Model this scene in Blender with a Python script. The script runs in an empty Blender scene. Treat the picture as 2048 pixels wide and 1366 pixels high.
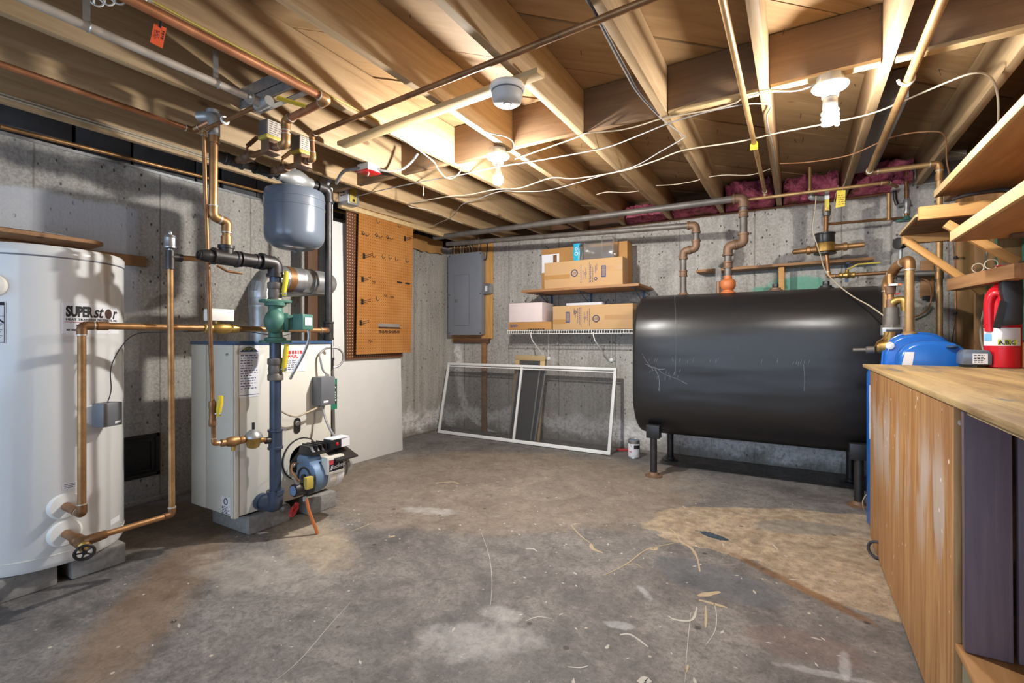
import bpy, bmesh, math, random
from mathutils import Vector, Matrix
random.seed(7)
SC = bpy.context.scene
COL = SC.collection
# ------------------------------------------------------------------ camera
cam_data = bpy.data.cameras.new('camera')
cam_data.sensor_width = 36.0
cam_data.lens = 16.787
cam_data.shift_y = -6.0 / 2048.0
cam_data.clip_start = 0.02
camera = bpy.data.objects.new('camera', cam_data)
COL.objects.link(camera)
camera.location = (0, 0, 1.06)
camera.rotation_euler = (math.radians(90), 0, math.radians(30.853))
SC.camera = camera
SC.cycles.max_bounces = 7
SC.cycles.diffuse_bounces = 4
SC.cycles.glossy_bounces = 3
SC.cycles.transmission_bounces = 4
SC.cycles.transparent_max_bounces = 8
SC.cycles.caustics_reflective = False
SC.cycles.caustics_refractive = False
# ------------------------------------------------------------------ world, lamps, exposure
SC.view_settings.view_transform = 'Standard'
SC.view_settings.look = 'None'
SC.view_settings.gamma = 1.0
SC.view_settings.use_curve_mapping = False
SC.view_settings.exposure = 0.5
world = bpy.data.worlds.new('world')
SC.world = world
world.use_nodes = True
bg = world.node_tree.nodes['Background']
bg.inputs[0].default_value = (0.58, 0.76, 1.0, 1)
bg.inputs[1].default_value = 2.5
BULB_STRENGTH = 2900.0
BULB_COLOR = (1.0, 0.97, 0.92)
# ------------------------------------------------------------------ node helpers
def lin(r, g, b):
    def f(u):
        u /= 255.0
        return u / 12.92 if u <= 0.04045 else ((u + 0.055) / 1.055) ** 2.4
    return (f(r), f(g), f(b), 1.0)
class NT:
    def __init__(s, name, rough=0.6, metal=0.0, coord='Object', rand=True):
        s.m = bpy.data.materials.new(name); s.m.use_nodes = True
        s.t = s.m.node_tree; s.n = s.t.nodes
        s.b = s.n['Principled BSDF']
        s.b.inputs['Roughness'].default_value = rough
        s.b.inputs['Metallic'].default_value = metal
        tc = s.n.new('ShaderNodeTexCoord'); s.co = tc.outputs[coord]
        if rand:
            oi = s.n.new('ShaderNodeObjectInfo')
            mul = s.n.new('ShaderNodeMath'); mul.operation = 'MULTIPLY'; mul.inputs[1].default_value = 37.0
            s.l(oi.outputs['Random'], mul.inputs[0])
            ad = s.n.new('ShaderNodeVectorMath'); ad.operation = 'ADD'
            s.l(s.co, ad.inputs[0]); s.l(mul.outputs[0], ad.inputs[1]); s.co = ad.outputs[0]
            s.rnd = oi.outputs['Random']
    def l(s, a, b): s.t.links.new(a, b)
    def setin(s, sock, v):
        if hasattr(v, 'is_linked') or hasattr(v, 'links'): s.l(v, sock)
        else: sock.default_value = v
    def map(s, scale, loc=(0, 0, 0), rot=(0, 0, 0), vec=None):
        m = s.n.new('ShaderNodeMapping'); m.inputs['Scale'].default_value = scale
        m.inputs['Location'].default_value = loc; m.inputs['Rotation'].default_value = rot
        s.l(vec or s.co, m.inputs[0]); return m.outputs[0]
    def noise(s, scale=5, detail=4, rough=0.55, dist=0.0, vec=None):
        t = s.n.new('ShaderNodeTexNoise'); t.inputs['Scale'].default_value = scale
        t.inputs['Detail'].default_value = detail; t.inputs['Roughness'].default_value = rough
        t.inputs['Distortion'].default_value = dist
        s.l(vec or s.co, t.inputs['Vector']); return t.outputs[0]
    def voro(s, scale=5, vec=None, feature='F1', rnd=1.0):
        t = s.n.new('ShaderNodeTexVoronoi'); t.feature = feature; t.inputs['Scale'].default_value = scale
        t.inputs['Randomness'].default_value = rnd
        s.l(vec or s.co, t.inputs['Vector']); return t.outputs[0]
    def ramp(s, fac, stops, interp='LINEAR'):
        r = s.n.new('ShaderNodeValToRGB'); e = r.color_ramp; e.interpolation = interp
        while len(e.elements) < len(stops): e.elements.new(0.5)
        for el, (p, c) in zip(e.elements, stops):
            el.position = p
            el.color = c if hasattr(c, '__len__') else (c, c, c, 1)
        s.l(fac, r.inputs[0]); return r.outputs[0]
    def math(s, op, a, b=0.0, clamp=False):
        m = s.n.new('ShaderNodeMath'); m.operation = op; m.use_clamp = clamp
        s.setin(m.inputs[0], a); s.setin(m.inputs[1], b); return m.outputs[0]
    def step(s, v, lo, hi):
        m = s.n.new('ShaderNodeMapRange'); m.interpolation_type = 'SMOOTHSTEP'
        s.setin(m.inputs[0], v); m.inputs[1].default_value = lo; m.inputs[2].default_value = hi
        return m.outputs[0]
    def mix(s, fac, a, b, mode='MIX'):
        m = s.n.new('ShaderNodeMix'); m.data_type = 'RGBA'; m.blend_type = mode
        s.setin(m.inputs[0], fac); s.setin(m.inputs[6], a); s.setin(m.inputs[7], b); return m.outputs[2]
    def xyz(s, vec=None):
        x = s.n.new('ShaderNodeSeparateXYZ'); s.l(vec or s.co, x.inputs[0]); return x.outputs
    def color(s, v): s.setin(s.b.inputs['Base Color'], v); return s
    def rough(s, v): s.setin(s.b.inputs['Roughness'], v); return s
    def bump(s, h, strength=0.3, dist=0.01):
        b = s.n.new('ShaderNodeBump'); b.inputs['Strength'].default_value = strength
        b.inputs['Distance'].default_value = dist
        s.l(h, b.inputs['Height']); s.l(b.outputs[0], s.b.inputs['Normal']); return s
def plain(name, rgb, rough=0.5, metal=0.0, var=0.12, scale=9.0, bump=0.0):
    t = NT(name, rough, metal)
    n = t.noise(scale, 5, 0.6)
    c = lin(*rgb)
    t.color(t.mix(t.ramp(n, [(0.3, 0.0), (0.75, 1.0)]), tuple(min(1, k * (1 - var)) for k in c[:3]) + (1,), tuple(min(1, k * (1 + var)) for k in c[:3]) + (1,)))
    if bump: t.bump(t.noise(scale * 12, 3), bump, 0.004)
    return t.m
def wood(name, a, b, dark, rough=0.65, knots=True, gr=16.0, ply=False):
    t = NT(name, rough)
    v = t.map((1.3, gr, gr))
    n1 = t.noise(1.6, 6, 0.6, 0.8, vec=v)
    n2 = t.noise(2.2, 2, 0.5)
    c = t.mix(t.ramp(n1, [(0.33, 0.0), (0.68, 1.0)]), lin(*b), lin(*a))
    c = t.mix(t.math('MULTIPLY', t.ramp(n2, [(0.35, 0.0), (0.8, 1.0)]), 0.4), c, lin(*b))
    n3 = t.noise(3.0, 5, 0.7, 0.3, vec=t.map((0.8, gr * 2.2, gr * 2.2)))
    c = t.mix(t.math('MULTIPLY', t.ramp(n3, [(0.60, 0.0), (0.74, 1.0)]), 0.55), c, lin(*dark))
    hv = t.n.new('ShaderNodeHueSaturation'); t.l(c, hv.inputs['Color'])
    t.l(t.math('ADD', t.math('MULTIPLY', t.rnd, 0.34), 0.82), hv.inputs['Value'])
    c = hv.outputs[0]
    if knots:
        k = t.voro(1.7, vec=t.map((1.0, 2.2, 2.2)))
        c = t.mix(t.math('MULTIPLY', t.step(k, 0.085, 0.04), 0.8), c, lin(*dark))
    t.color(c)
    t.bump(n3, 0.15, 0.003)
    return t.m
M = {}
WOOD = dict(
 joist=wood('joist_wood', (192, 165, 128), (165, 136, 98), (106, 80, 54)),
 joist_dark=wood('blocking_wood', (142, 112, 82), (118, 92, 66), (80, 58, 42)),
 sub=wood('subfloor_wood', (176, 144, 104), (148, 116, 78), (94, 70, 46), gr=9),
 shelf=wood('shelf_wood', (176, 132, 90), (148, 106, 68), (92, 62, 38)),
 orange=wood('orange_pine', (214, 166, 102), (192, 138, 74), (140, 92, 48)),
 pale=wood('pale_pine', (212, 186, 140), (190, 160, 112), (132, 96, 60)),
 ply=wood('fir_plywood', (186, 142, 92), (158, 112, 66), (108, 72, 42), gr=11),
 stud=wood('stud_wood', (182, 138, 92), (152, 110, 68), (98, 66, 40)),
 dark=wood('dark_old_wood', (112, 78, 52), (84, 58, 40), (48, 32, 22)),
)
def ply_front():
    t = NT('spattered_fir_plywood', 0.55)
    v = t.map((0.9, 9, 9))
    n1 = t.noise(1.6, 6, 0.6, 1.4, vec=v)
    c = t.mix(t.ramp(n1, [(0.34, 0.0), (0.66, 1.0)]), lin(158, 106, 60), lin(200, 154, 100))
    n3 = t.noise(3.0, 5, 0.7, 0.5, vec=t.map((0.6, 22, 22)))
    c = t.mix(t.math('MULTIPLY', t.ramp(n3, [(0.55, 0.0), (0.72, 1.0)]), 0.6), c, lin(116, 66, 30))
    sm = t.noise(1.0, 4, 0.55, 0.2, vec=t.map((1.6, 6.5, 6.5), (3.3, 1.0, 0.0)))
    x = t.xyz(t.n['Texture Coordinate'].outputs['Object'])
    hi = t.math('MULTIPLY', t.step(x[0], -0.15, 0.1), t.step(x[0], 0.40, 0.2))
    c = t.mix(t.math('MULTIPLY', t.math('MULTIPLY', t.step(sm, 0.47, 0.60), hi), 0.75), c, lin(196, 182, 172))
    sp = t.voro(24, vec=t.map((0.75, 1.0, 1.0)))
    c = t.mix(t.math('MULTIPLY', t.step(sp, 0.14, 0.09), t.step(t.noise(4, 3), 0.5, 0.56)), c, lin(236, 226, 208))
    t.color(c); t.bump(n3, 0.2, 0.003)
    return t.m
WOOD['ply_front'] = ply_front()
M['bulb2'] = None
def ply_top():
    t = NT('weathered_bench_top', 0.6)
    n1 = t.noise(1.4, 6, 0.65, 0.8, vec=t.map((0.7, 6, 6)))
    c = t.mix(t.ramp(n1, [(0.34, 0.0), (0.66, 1.0)]), lin(150, 118, 78), lin(214, 184, 128))
    c = t.mix(t.step(t.noise(2.0, 5, 0.6, 0.6, vec=t.map((0.6, 5, 5), (7, 2, 1))), 0.56, 0.66), c, lin(112, 116, 116))
    n3 = t.noise(3.0, 5, 0.7, 0.5, vec=t.map((0.6, 18, 18)))
    c = t.mix(t.math('MULTIPLY', t.ramp(n3, [(0.55, 0.0), (0.72, 1.0)]), 0.6), c, lin(112, 78, 44))
    t.color(c); return t.m
M['ply_top'] = ply_top()
M['iron'] = plain('black_iron', (64, 62, 62), 0.42, 0.55, 0.3, 14)
M['iron_grey'] = plain('grey_iron_pipe', (112, 106, 100), 0.5, 0.35, 0.3, 10)
M['iron_rust'] = plain('rusty_iron', (128, 100, 78), 0.55, 0.3, 0.35, 9)
M['blue_pipe'] = plain('blue_black_painted_pipe', (66, 78, 98), 0.35, 0.25, 0.25, 12)
M['galv'] = plain('galvanised_steel', (176, 178, 180), 0.34, 0.75, 0.22, 22)
M['alum'] = plain('cast_aluminium', (178, 180, 180), 0.38, 0.6, 0.1, 20)
def copper_mat(name, a, b, metal=0.75, rough=0.34):
    t = NT(name, rough, metal)
    n = t.noise(7, 5, 0.65)
    t.color(t.mix(t.ramp(n, [(0.36, 0.0), (0.66, 1.0)]), lin(*b), lin(*a)))
    t.rough(t.ramp(n, [(0.3, 0.5), (0.7, rough)]))
    return t.m
M['copper'] = copper_mat('old_copper', (190, 146, 98), (140, 104, 68), 0.65, 0.38)
M['copper_bright'] = copper_mat('bright_copper', (200, 142, 104), (166, 112, 78), 0.65, 0.38)
M['copper_dark'] = copper_mat('brown_copper', (164, 120, 80), (116, 82, 54), 0.6, 0.42)
M['copper_pale'] = copper_mat('dusty_copper', (190, 156, 108), (152, 116, 74), 0.5, 0.45)
M['pipe_dusty'] = plain('dusty_grey_pipe', (186, 176, 164), 0.55, 0.2, 0.18, 16)
M['brass'] = copper_mat('brass', (206, 172, 100), (150, 118, 64), 0.8, 0.35)
M['solder'] = plain('solder_ring', (206, 200, 190), 0.4, 0.6)
M['white_enamel'] = plain('white_enamel', (226, 226, 224), 0.16, 0.0, 0.02, 3)
M['cream'] = plain('cream_enamel', (222, 219, 208), 0.30, 0.0, 0.03, 4)
M['white'] = plain('white_paint', (232, 232, 230), 0.5, 0.0, 0.03, 5)
M['white_plastic'] = plain('white_plastic', (238, 236, 230), 0.35, 0.0, 0.03)
M['paper'] = plain('white_paper', (232, 232, 236), 0.8, 0.0, 0.04)
M['grey_box'] = plain('grey_sheet_metal', (112, 114, 120), 0.42, 0.1, 0.05)
M['grey_tank'] = plain('grey_enamel', (106, 115, 128), 0.24, 0.1, 0.03, 3)
M['panel_grey'] = plain('panel_grey', (136, 140, 150), 0.45, 0.1, 0.04)
M['blue_trim'] = plain('blue_trim', (58, 84, 118), 0.4)
M['blue_housing'] = plain('blue_cast_housing', (112, 140, 172), 0.5, 0.1, 0.14)
M['green_pump'] = plain('green_cast_pump', (70, 116, 104), 0.5, 0.1, 0.1, 14)
M['green_plate'] = plain('green_plate', (40, 118, 98), 0.5)
M['yellow'] = plain('yellow_plastic', (226, 200, 50), 0.4, 0, 0.05)
M['yellow_dirty'] = plain('worn_yellow', (196, 176, 84), 0.5, 0, 0.1)
M['red'] = plain('red_enamel', (196, 24, 38), 0.28, 0, 0.05)
M['red_wheel'] = plain('red_wheel', (186, 42, 48), 0.45, 0, 0.15)
M['orange'] = plain('orange_paint', (204, 118, 66), 0.5, 0, 0.12, 20)
M['orange_tag'] = plain('orange_card', (238, 96, 48), 0.7, 0, 0.05)
M['black'] = plain('black_plastic', (36, 36, 38), 0.42, 0, 0.1)
M['ink'] = plain('black_ink', (34, 34, 38), 0.7, 0, 0.05)
M['ink_blue'] = plain('blue_ink', (74, 82, 120), 0.7, 0, 0.05)
M['ink_red'] = plain('red_ink', (196, 60, 66), 0.7, 0, 0.05)
M['blue_poly'] = plain('blue_poly', (36, 104, 190), 0.26, 0, 0.08, 5)
M['card'] = plain('cardboard', (196, 158, 112), 0.8, 0, 0.04, 4)
M['card_dark'] = plain('brown_cardboard', (182, 134, 78), 0.8, 0, 0.05, 4)
M['tape'] = plain('packing_tape', (178, 134, 80), 0.35, 0, 0.03)
M['pinkbox'] = plain('pinkish_white_card', (228, 212, 210), 0.7, 0, 0.02)
M['cable_white'] = plain('white_cable', (184, 172, 150), 0.5, 0, 0.05)
M['cable_grey'] = plain('grey_cable', (150, 146, 142), 0.5, 0, 0.08)
M['cable_black'] = plain('black_cable', (58, 58, 62), 0.5, 0, 0.08)
M['cable_brown'] = plain('brown_cable', (150, 108, 76), 0.5, 0, 0.08)
M['conduit'] = plain('flexible_grey_conduit', (158, 158, 160), 0.45, 0.3, 0.12, 30)
M['steel'] = plain('bright_steel', (200, 200, 200), 0.3, 0.8)
M['block'] = plain('cinder_block', (150, 148, 144), 0.9, 0, 0.22, 40, 0.5)
M['purple'] = wood('purple_stained_board', (112, 94, 98), (94, 78, 84), (66, 54, 60), knots=False, gr=26)
M['teal_board'] = wood('teal_painted_board', (62, 142, 120), (48, 122, 104), (34, 84, 74), knots=False)
def tankm():
    t = NT('black_tank_paint', 0.3)
    n = t.noise(2.2, 4, 0.6)
    scr = t.noise(6, 6, 0.8, 1.2, vec=t.map((1.0, 1.0, 5.0)))
    c = t.mix(t.step(scr, 0.735, 0.77), lin(34, 33, 34), lin(120, 118, 116))
    t.color(c); t.rough(t.ramp(n, [(0.3, 0.40), (0.7, 0.31)]))
    t.bump(t.noise(1.3, 2, 0.5, vec=t.map((0.7, 1.2, 3.2))), 0.35, 0.05)
    return t.m
M['tank'] = tankm()
def clear():
    t = NT('clear_plastic', 0.08)
    t.color((0.9, 0.92, 0.93, 1))
    t.b.inputs['Transmission Weight'].default_value = 0.85
    t.b.inputs['Alpha'].default_value = 0.45
    return t.m
M['clear'] = clear()
def screen():
    t = NT('insect_screen', 0.8)
    t.color(lin(74, 74, 76)); t.b.inputs['Alpha'].default_value = 0.42
    return t.m
M['screen'] = screen()
def screen2():
    t = NT('dark_insect_screen', 0.8)
    t.color(lin(84, 82, 80)); t.b.inputs['Alpha'].default_value = 0.85
    return t.m
M['screen_dark'] = screen2()
def pink():
    t = NT('pink_fibreglass', 0.95)
    n = t.noise(14, 6, 0.7)
    c = t.mix(t.ramp(n, [(0.35, 0.0), (0.65, 1.0)]), lin(134, 44, 72), lin(222, 120, 140))
    t.color(t.mix(t.step(t.noise(5, 4), 0.60, 0.66), c, lin(120, 78, 46))); t.bump(n, 1.0, 0.03)
    return t.m
M['pink'] = pink()
def emit(name, col, s):
    t = NT(name, 0.4)
    t.color((1, 1, 1, 1)); t.b.inputs['Emission Color'].default_value = col + (1,)
    t.b.inputs['Emission Strength'].default_value = s
    return t.m
M['bulb2'] = emit('lit_round_bulb', BULB_COLOR, BULB_STRENGTH)
M['bulb'] = emit('lit_bulb', BULB_COLOR, BULB_STRENGTH * 0.23)
def pegm(name, a, b, gloss):
    t = NT(name, gloss, rand=False)
    v = t.xyz(t.map((1 / 0.0254, 1 / 0.0254, 1 / 0.0254)))
    fy = t.math('SUBTRACT', t.math('FRACT', v[1]), 0.5); fz = t.math('SUBTRACT', t.math('FRACT', v[2]), 0.5)
    d = t.math('SQRT', t.math('ADD', t.math('MULTIPLY', fy, fy), t.math('MULTIPLY', fz, fz)))
    base = t.mix(t.ramp(t.noise(6, 5), [(0.35, 0.0), (0.7, 1.0)]), lin(*a), lin(*b))
    t.color(t.mix(t.step(d, 0.17, 0.10), base, lin(52, 30, 14)))
    return t.m
M['peg'] = pegm('pegboard_tan', (182, 126, 68), (168, 110, 54), 0.32)
def peg2():
    t = NT('pegboard_dark', 0.5, rand=False)
    v = t.xyz(t.map((1 / 0.0254, 1 / 0.0254, 1 / 0.0254)))
    fy = t.math('SUBTRACT', t.math('FRACT', v[1]), 0.5); fz = t.math('SUBTRACT', t.math('FRACT', v[2]), 0.5)
    d = t.math('SQRT', t.math('ADD', t.math('MULTIPLY', fy, fy), t.math('MULTIPLY', fz, fz)))
    t.color(t.mix(t.step(d, 0.2, 0.12), lin(104, 64, 36), lin(205, 198, 188)))
    return t.m
M['peg_dark'] = peg2()
def concrete_wall(name, side):
    t = NT(name, 0.9, rand=False)
    x = t.xyz()
    along = x[0] if side == 'back' else x[1]
    z = x[2]
    sv = t.map((18, 18, 0.9))
    streak = t.noise(1.0, 6, 0.65, 0.3, vec=sv)
    big = t.noise(1.3, 4, 0.6)
    fine = t.noise(55, 4, 0.7)
    c = t.mix(t.ramp(big, [(0.3, 0.0), (0.7, 1.0)]), lin(152, 148, 141), lin(194, 190, 182))
    c = t.mix(t.math('MULTIPLY', t.ramp(streak, [(0.38, 0.0), (0.64, 1.0)]), 0.7), c, lin(140, 134, 126))
    c = t.mix(t.math('MULTIPLY', t.ramp(fine, [(0.42, 0.0), (0.6, 1.0)]), 0.4), c, lin(212, 209, 202))
    c = t.mix(t.math('MULTIPLY', t.ramp(t.noise(90, 3, 0.8), [(0.54, 0.0), (0.64, 1.0)]), 0.3), c, lin(116, 110, 103))
    pits = t.voro(26, vec=t.map((1, 1, 0.6)))
    pm = t.math('MULTIPLY', t.step(pits, 0.2, 0.08), t.step(t.noise(7, 3), 0.40, 0.55))
    c = t.mix(pm, c, lin(86, 80, 74))
    # form joints: thin dark vertical lines every 0.61 m
    fr = t.math('ABSOLUTE', t.math('SUBTRACT', t.math('FRACT', t.math('DIVIDE', t.math('ADD', along, t.math('MULTIPLY', t.noise(9, 2), 0.012)), 0.61)), 0.5))
    c = t.mix(t.math('MULTIPLY', t.step(fr, 0.012, 0.004), 0.6), c, lin(112, 104, 94))
    # white mineral bloom creeping up from the floor
    nz = t.math('ADD', z, t.math('MULTIPLY', t.math('SUBTRACT', t.noise(3.5, 6, 0.7), 0.5), 0.5))
    band = t.math('MULTIPLY', t.step(nz, 0.03, 0.14), t.step(nz, 0.30, 0.18))
    if side == 'back':
        xc = t.math('ADD', t.math('DIVIDE', 0.07, t.math('ADD', z, 0.12)), -3.53)
        dd = t.math('ABSOLUTE', t.math('ADD', t.math('SUBTRACT', along, xc), t.math('MULTIPLY', t.math('SUBTRACT', t.noise(6, 5, 0.7), 0.5), 0.28)))
        edge = t.math('MULTIPLY', t.step(dd, 0.075, 0.02), t.step(z, 1.05, 0.95))
        band = t.math('MAXIMUM', band, edge)
    else:
        band = t.math('MULTIPLY', band, t.step(along, 2.2, 3.9))
    band = t.math('MULTIPLY', band, t.ramp(t.noise(24, 5, 0.75), [(0.38, 0.25), (0.55, 1.0)]))
    low_tone = t.step(t.math('ADD', z, t.math('MULTIPLY', t.noise(3, 4), 0.3)), 0.42, 0.14)  # wall colour turns darker towards the floor
    c = t.mix(t.math('MULTIPLY', low_tone, 0.5), c, lin(120, 112, 104))
    c = t.mix(band, c, lin(232, 230, 228))
    if side == 'back':
        px = t.math('DIVIDE', t.math('SUBTRACT', along, -0.02), 0.30); pz = t.math('DIVIDE', t.math('SUBTRACT', z, 1.46), 0.13)
        r = t.math('ADD', t.math('MULTIPLY', px, px), t.math('MULTIPLY', pz, pz))
        r = t.math('ADD', r, t.math('MULTIPLY', t.math('SUBTRACT', t.noise(5, 4), 0.5), 2.4))
        c = t.mix(t.math('MULTIPLY', t.step(r, 1.0, 0.6), 0.8), c, lin(104, 176, 150))
    else:
        # rolled patch of pale grey-blue paint by the heater
        pa = t.math('MULTIPLY', t.step(along, 1.42, 1.36), t.step(t.math('ADD', z, t.math('MULTIPLY', t.noise(6, 3), 0.06)), 1.93, 1.90))
        pa = t.math('MULTIPLY', pa, t.step(z, 1.20, 1.24))
        c = t.mix(t.math('MULTIPLY', pa, 0.75), c, lin(196, 200, 208))
    t.color(c)
    h = t.math('SUBTRACT', t.math('ADD', t.math('MULTIPLY', streak, 0.6), t.math('MULTIPLY', fine, 0.4)), pm)
    t.bump(h, 0.7, 0.008)
    return t.m
M['wall_back'] = concrete_wall('concrete_back', 'back')
M['wall_left'] = concrete_wall('concrete_left', 'left')
def floor_mat():
    t = NT('concrete_floor', 0.62, rand=False)
    x = t.xyz()
    def ell(c, rx, ry, rot=0.0, amp=0.9, ns=3.0, lo=1.1, hi=0.7, det=6):
        ca, sa = math.cos(rot), math.sin(rot)
        dx = t.math('SUBTRACT', x[0], c[0]); dy = t.math('SUBTRACT', x[1], c[1])
        u = t.math('DIVIDE', t.math('ADD', t.math('MULTIPLY', dx, ca), t.math('MULTIPLY', dy, sa)), rx)
        v = t.math('DIVIDE', t.math('SUBTRACT', t.math('MULTIPLY', dy, ca), t.math('MULTIPLY', dx, sa)), ry)
        r = t.math('ADD', t.math('MULTIPLY', u, u), t.math('MULTIPLY', v, v))
        r = t.math('ADD', r, t.math('MULTIPLY', t.math('SUBTRACT', t.noise(ns, det, 0.65), 0.5), amp * 2))
        return t.step(r, lo, hi)
    big = t.noise(1.1, 5, 0.6, 0.4)
    mid = t.noise(5, 6, 0.7, 0.6)
    fine = t.noise(60, 4, 0.75)
    c = t.mix(t.ramp(big, [(0.36, 0.0), (0.64, 1.0)]), lin(96, 92, 92), lin(142, 137, 133))
    c = t.mix(t.math('MULTIPLY', t.ramp(mid, [(0.42, 0.0), (0.62, 1.0)]), 0.5), c, lin(158, 152, 146))
    c = t.mix(t.math('MULTIPLY', t.ramp(t.noise(9, 7, 0.75, 1.2), [(0.5, 0.0), (0.64, 1.0)]), 0.5), c, lin(84, 80, 80))
    c = t.mix(t.math('MULTIPLY', t.ramp(fine, [(0.48, 0.0), (0.62, 1.0)]), 0.5), c, lin(86, 83, 82))
    c = t.mix(t.math('MULTIPLY', t.ramp(t.noise(26, 5, 0.8), [(0.56, 0.0), (0.68, 1.0)]), 0.4), c, lin(182, 174, 164))
    # tan dusty worn zone towards the back left
    c = t.mix(t.math('MULTIPLY', ell((-1.9, 3.0, 0), 1.5, 1.0, 0.5, 0.8, 1.6), 0.38), c, lin(168, 148, 124))
    # rust run from the boiler pad
    c = t.mix(t.math('MULTIPLY', ell((-2.288,0.978,0.000), 0.75, 0.15, -0.75, 1.2, 4, 1.8, 0.1), 0.55), c, lin(146, 116, 84))
    c = t.mix(t.math('MULTIPLY', ell((-3.127,1.336,0.000), 0.5, 0.35, 0.3, 0.8, 4), 0.6), c, lin(104, 84, 60))
    c = t.mix(t.math('MULTIPLY', ell((-2.256,1.652,0.000), 0.50, 0.16, -0.35, 1.6, 5, 1.6, 0.2, 8), 0.55), c, lin(200, 180, 152))
    c = t.mix(t.math('MULTIPLY', ell((-2.151,1.262,0.000), 0.33, 0.17, 0.3, 2.4, 6, 1.8, 0.1, 8), 0.5), c, lin(190, 182, 172))
    # white chalky bloom spots
    for p, a, b, r in (((-0.973,1.374,0.000), 0.22, 0.10, 0.5), ((-0.987,1.562,0.000), 0.09, 0.05, 0.2), ((-1.937,2.261,0.000), 0.18, 0.06, 0.3)):
        c = t.mix(t.math('MULTIPLY', ell(p, a, b, r, 2.2, 9, 1.6, 0.2, 8), 0.42), c, lin(200, 198, 196))
    # worn tan paint patch in front of the oil tank
    pm = t.math('MAXIMUM', ell((0.12, 3.05, 0), 0.92, 0.42, 0.33, 0.42, 4.0, 1.05, 0.97, 8), ell((0.25, 2.62, 0), 0.42, 0.34, -0.3, 0.5, 5, 1.05, 0.95, 8))
    pc = t.mix(t.ramp(t.noise(20, 6, 0.75), [(0.36, 0.0), (0.6, 1.0)]), lin(146, 128, 108), lin(206, 186, 158))
    pc = t.mix(t.math('MULTIPLY', t.ramp(t.noise(7, 7, 0.75, 0.8), [(0.5, 0.0), (0.62, 1.0)]), 0.5), pc, lin(140, 112, 82))
    pc = t.mix(t.math('MULTIPLY', t.ramp(t.noise(40, 5, 0.8), [(0.54, 0.0), (0.62, 1.0)]), 0.6), pc, lin(112, 98, 84))
    pc = t.mix(t.math('MULTIPLY', ell((0.013,3.127,0.000), 0.28, 0.10, 0.4, 0.8, 6), 0.5), pc, lin(120, 126, 126))
    c = t.mix(t.math('MULTIPLY', pm, 0.85), c, pc)
    c = t.mix(t.math('MULTIPLY', ell((-0.008,2.387,0.000), 0.36, 0.03, -0.62, 1.6, 9, 1.6, 0.2), 0.75), c, lin(124, 86, 48))
    c = t.mix(t.math('MULTIPLY', ell((-0.310,2.256,0.000), 0.30, 0.14, -0.2, 0.9, 6), 0.6), c, lin(96, 102, 110))
    c = t.mix(ell((-0.384,2.756,0.000), 0.085, 0.032, -0.3, 2.2, 18, 1.1, 0.8), c, lin(62, 76, 88))
    c = t.mix(t.math('MULTIPLY', ell((0.008,1.928,0.000), 0.20, 0.10, 0.2, 0.9, 5), 0.45), c, lin(122, 100, 92))
    for p, a, b, r in (((0.133,1.885,0.000), 0.08, 0.016, 1.5), ((0.062,1.802,0.000), 0.12, 0.016, 0.2), ((-0.566,1.720,0.000), 0.05, 0.022, 0.3), ((-0.545,1.995,0.000), 0.05, 0.016, -0.8)):
        c = t.mix(t.math('MULTIPLY', ell(p, a, b, r, 2.4, 16, 1.8, 0.2), 0.5), c, lin(200, 200, 202))
    # dark specks
    v = t.voro(5.0)
    c = t.mix(t.math('MULTIPLY', t.step(v, 0.075, 0.04), 0.8), c, lin(58, 54, 52))
    v2 = t.voro(7.3, vec=t.map((1, 1, 1), (3.1, 1.7, 0)))
    c = t.mix(t.math('MULTIPLY', t.step(v2, 0.06, 0.03), 0.8), c, lin(216, 206, 192))
    ov = t.ramp(t.noise(16, 8, 0.78, 0.9), [(0.36, 0.74), (0.5, 0.98), (0.66, 1.14)])
    c = t.mix(1.0, c, ov, 'MULTIPLY')
    ov = t.ramp(t.noise(3.2, 6, 0.7, 1.4), [(0.36, 0.80), (0.62, 1.06)])
    c = t.mix(1.0, c, ov, 'MULTIPLY')
    t.color(c)
    t.rough(t.ramp(big, [(0.3, 0.5), (0.7, 0.72)]))
    t.bump(t.math('ADD', t.math('MULTIPLY', mid, 0.7), t.math('MULTIPLY', fine, 0.3)), 0.5, 0.008)
    return t.m
M['floor'] = floor_mat()
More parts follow.
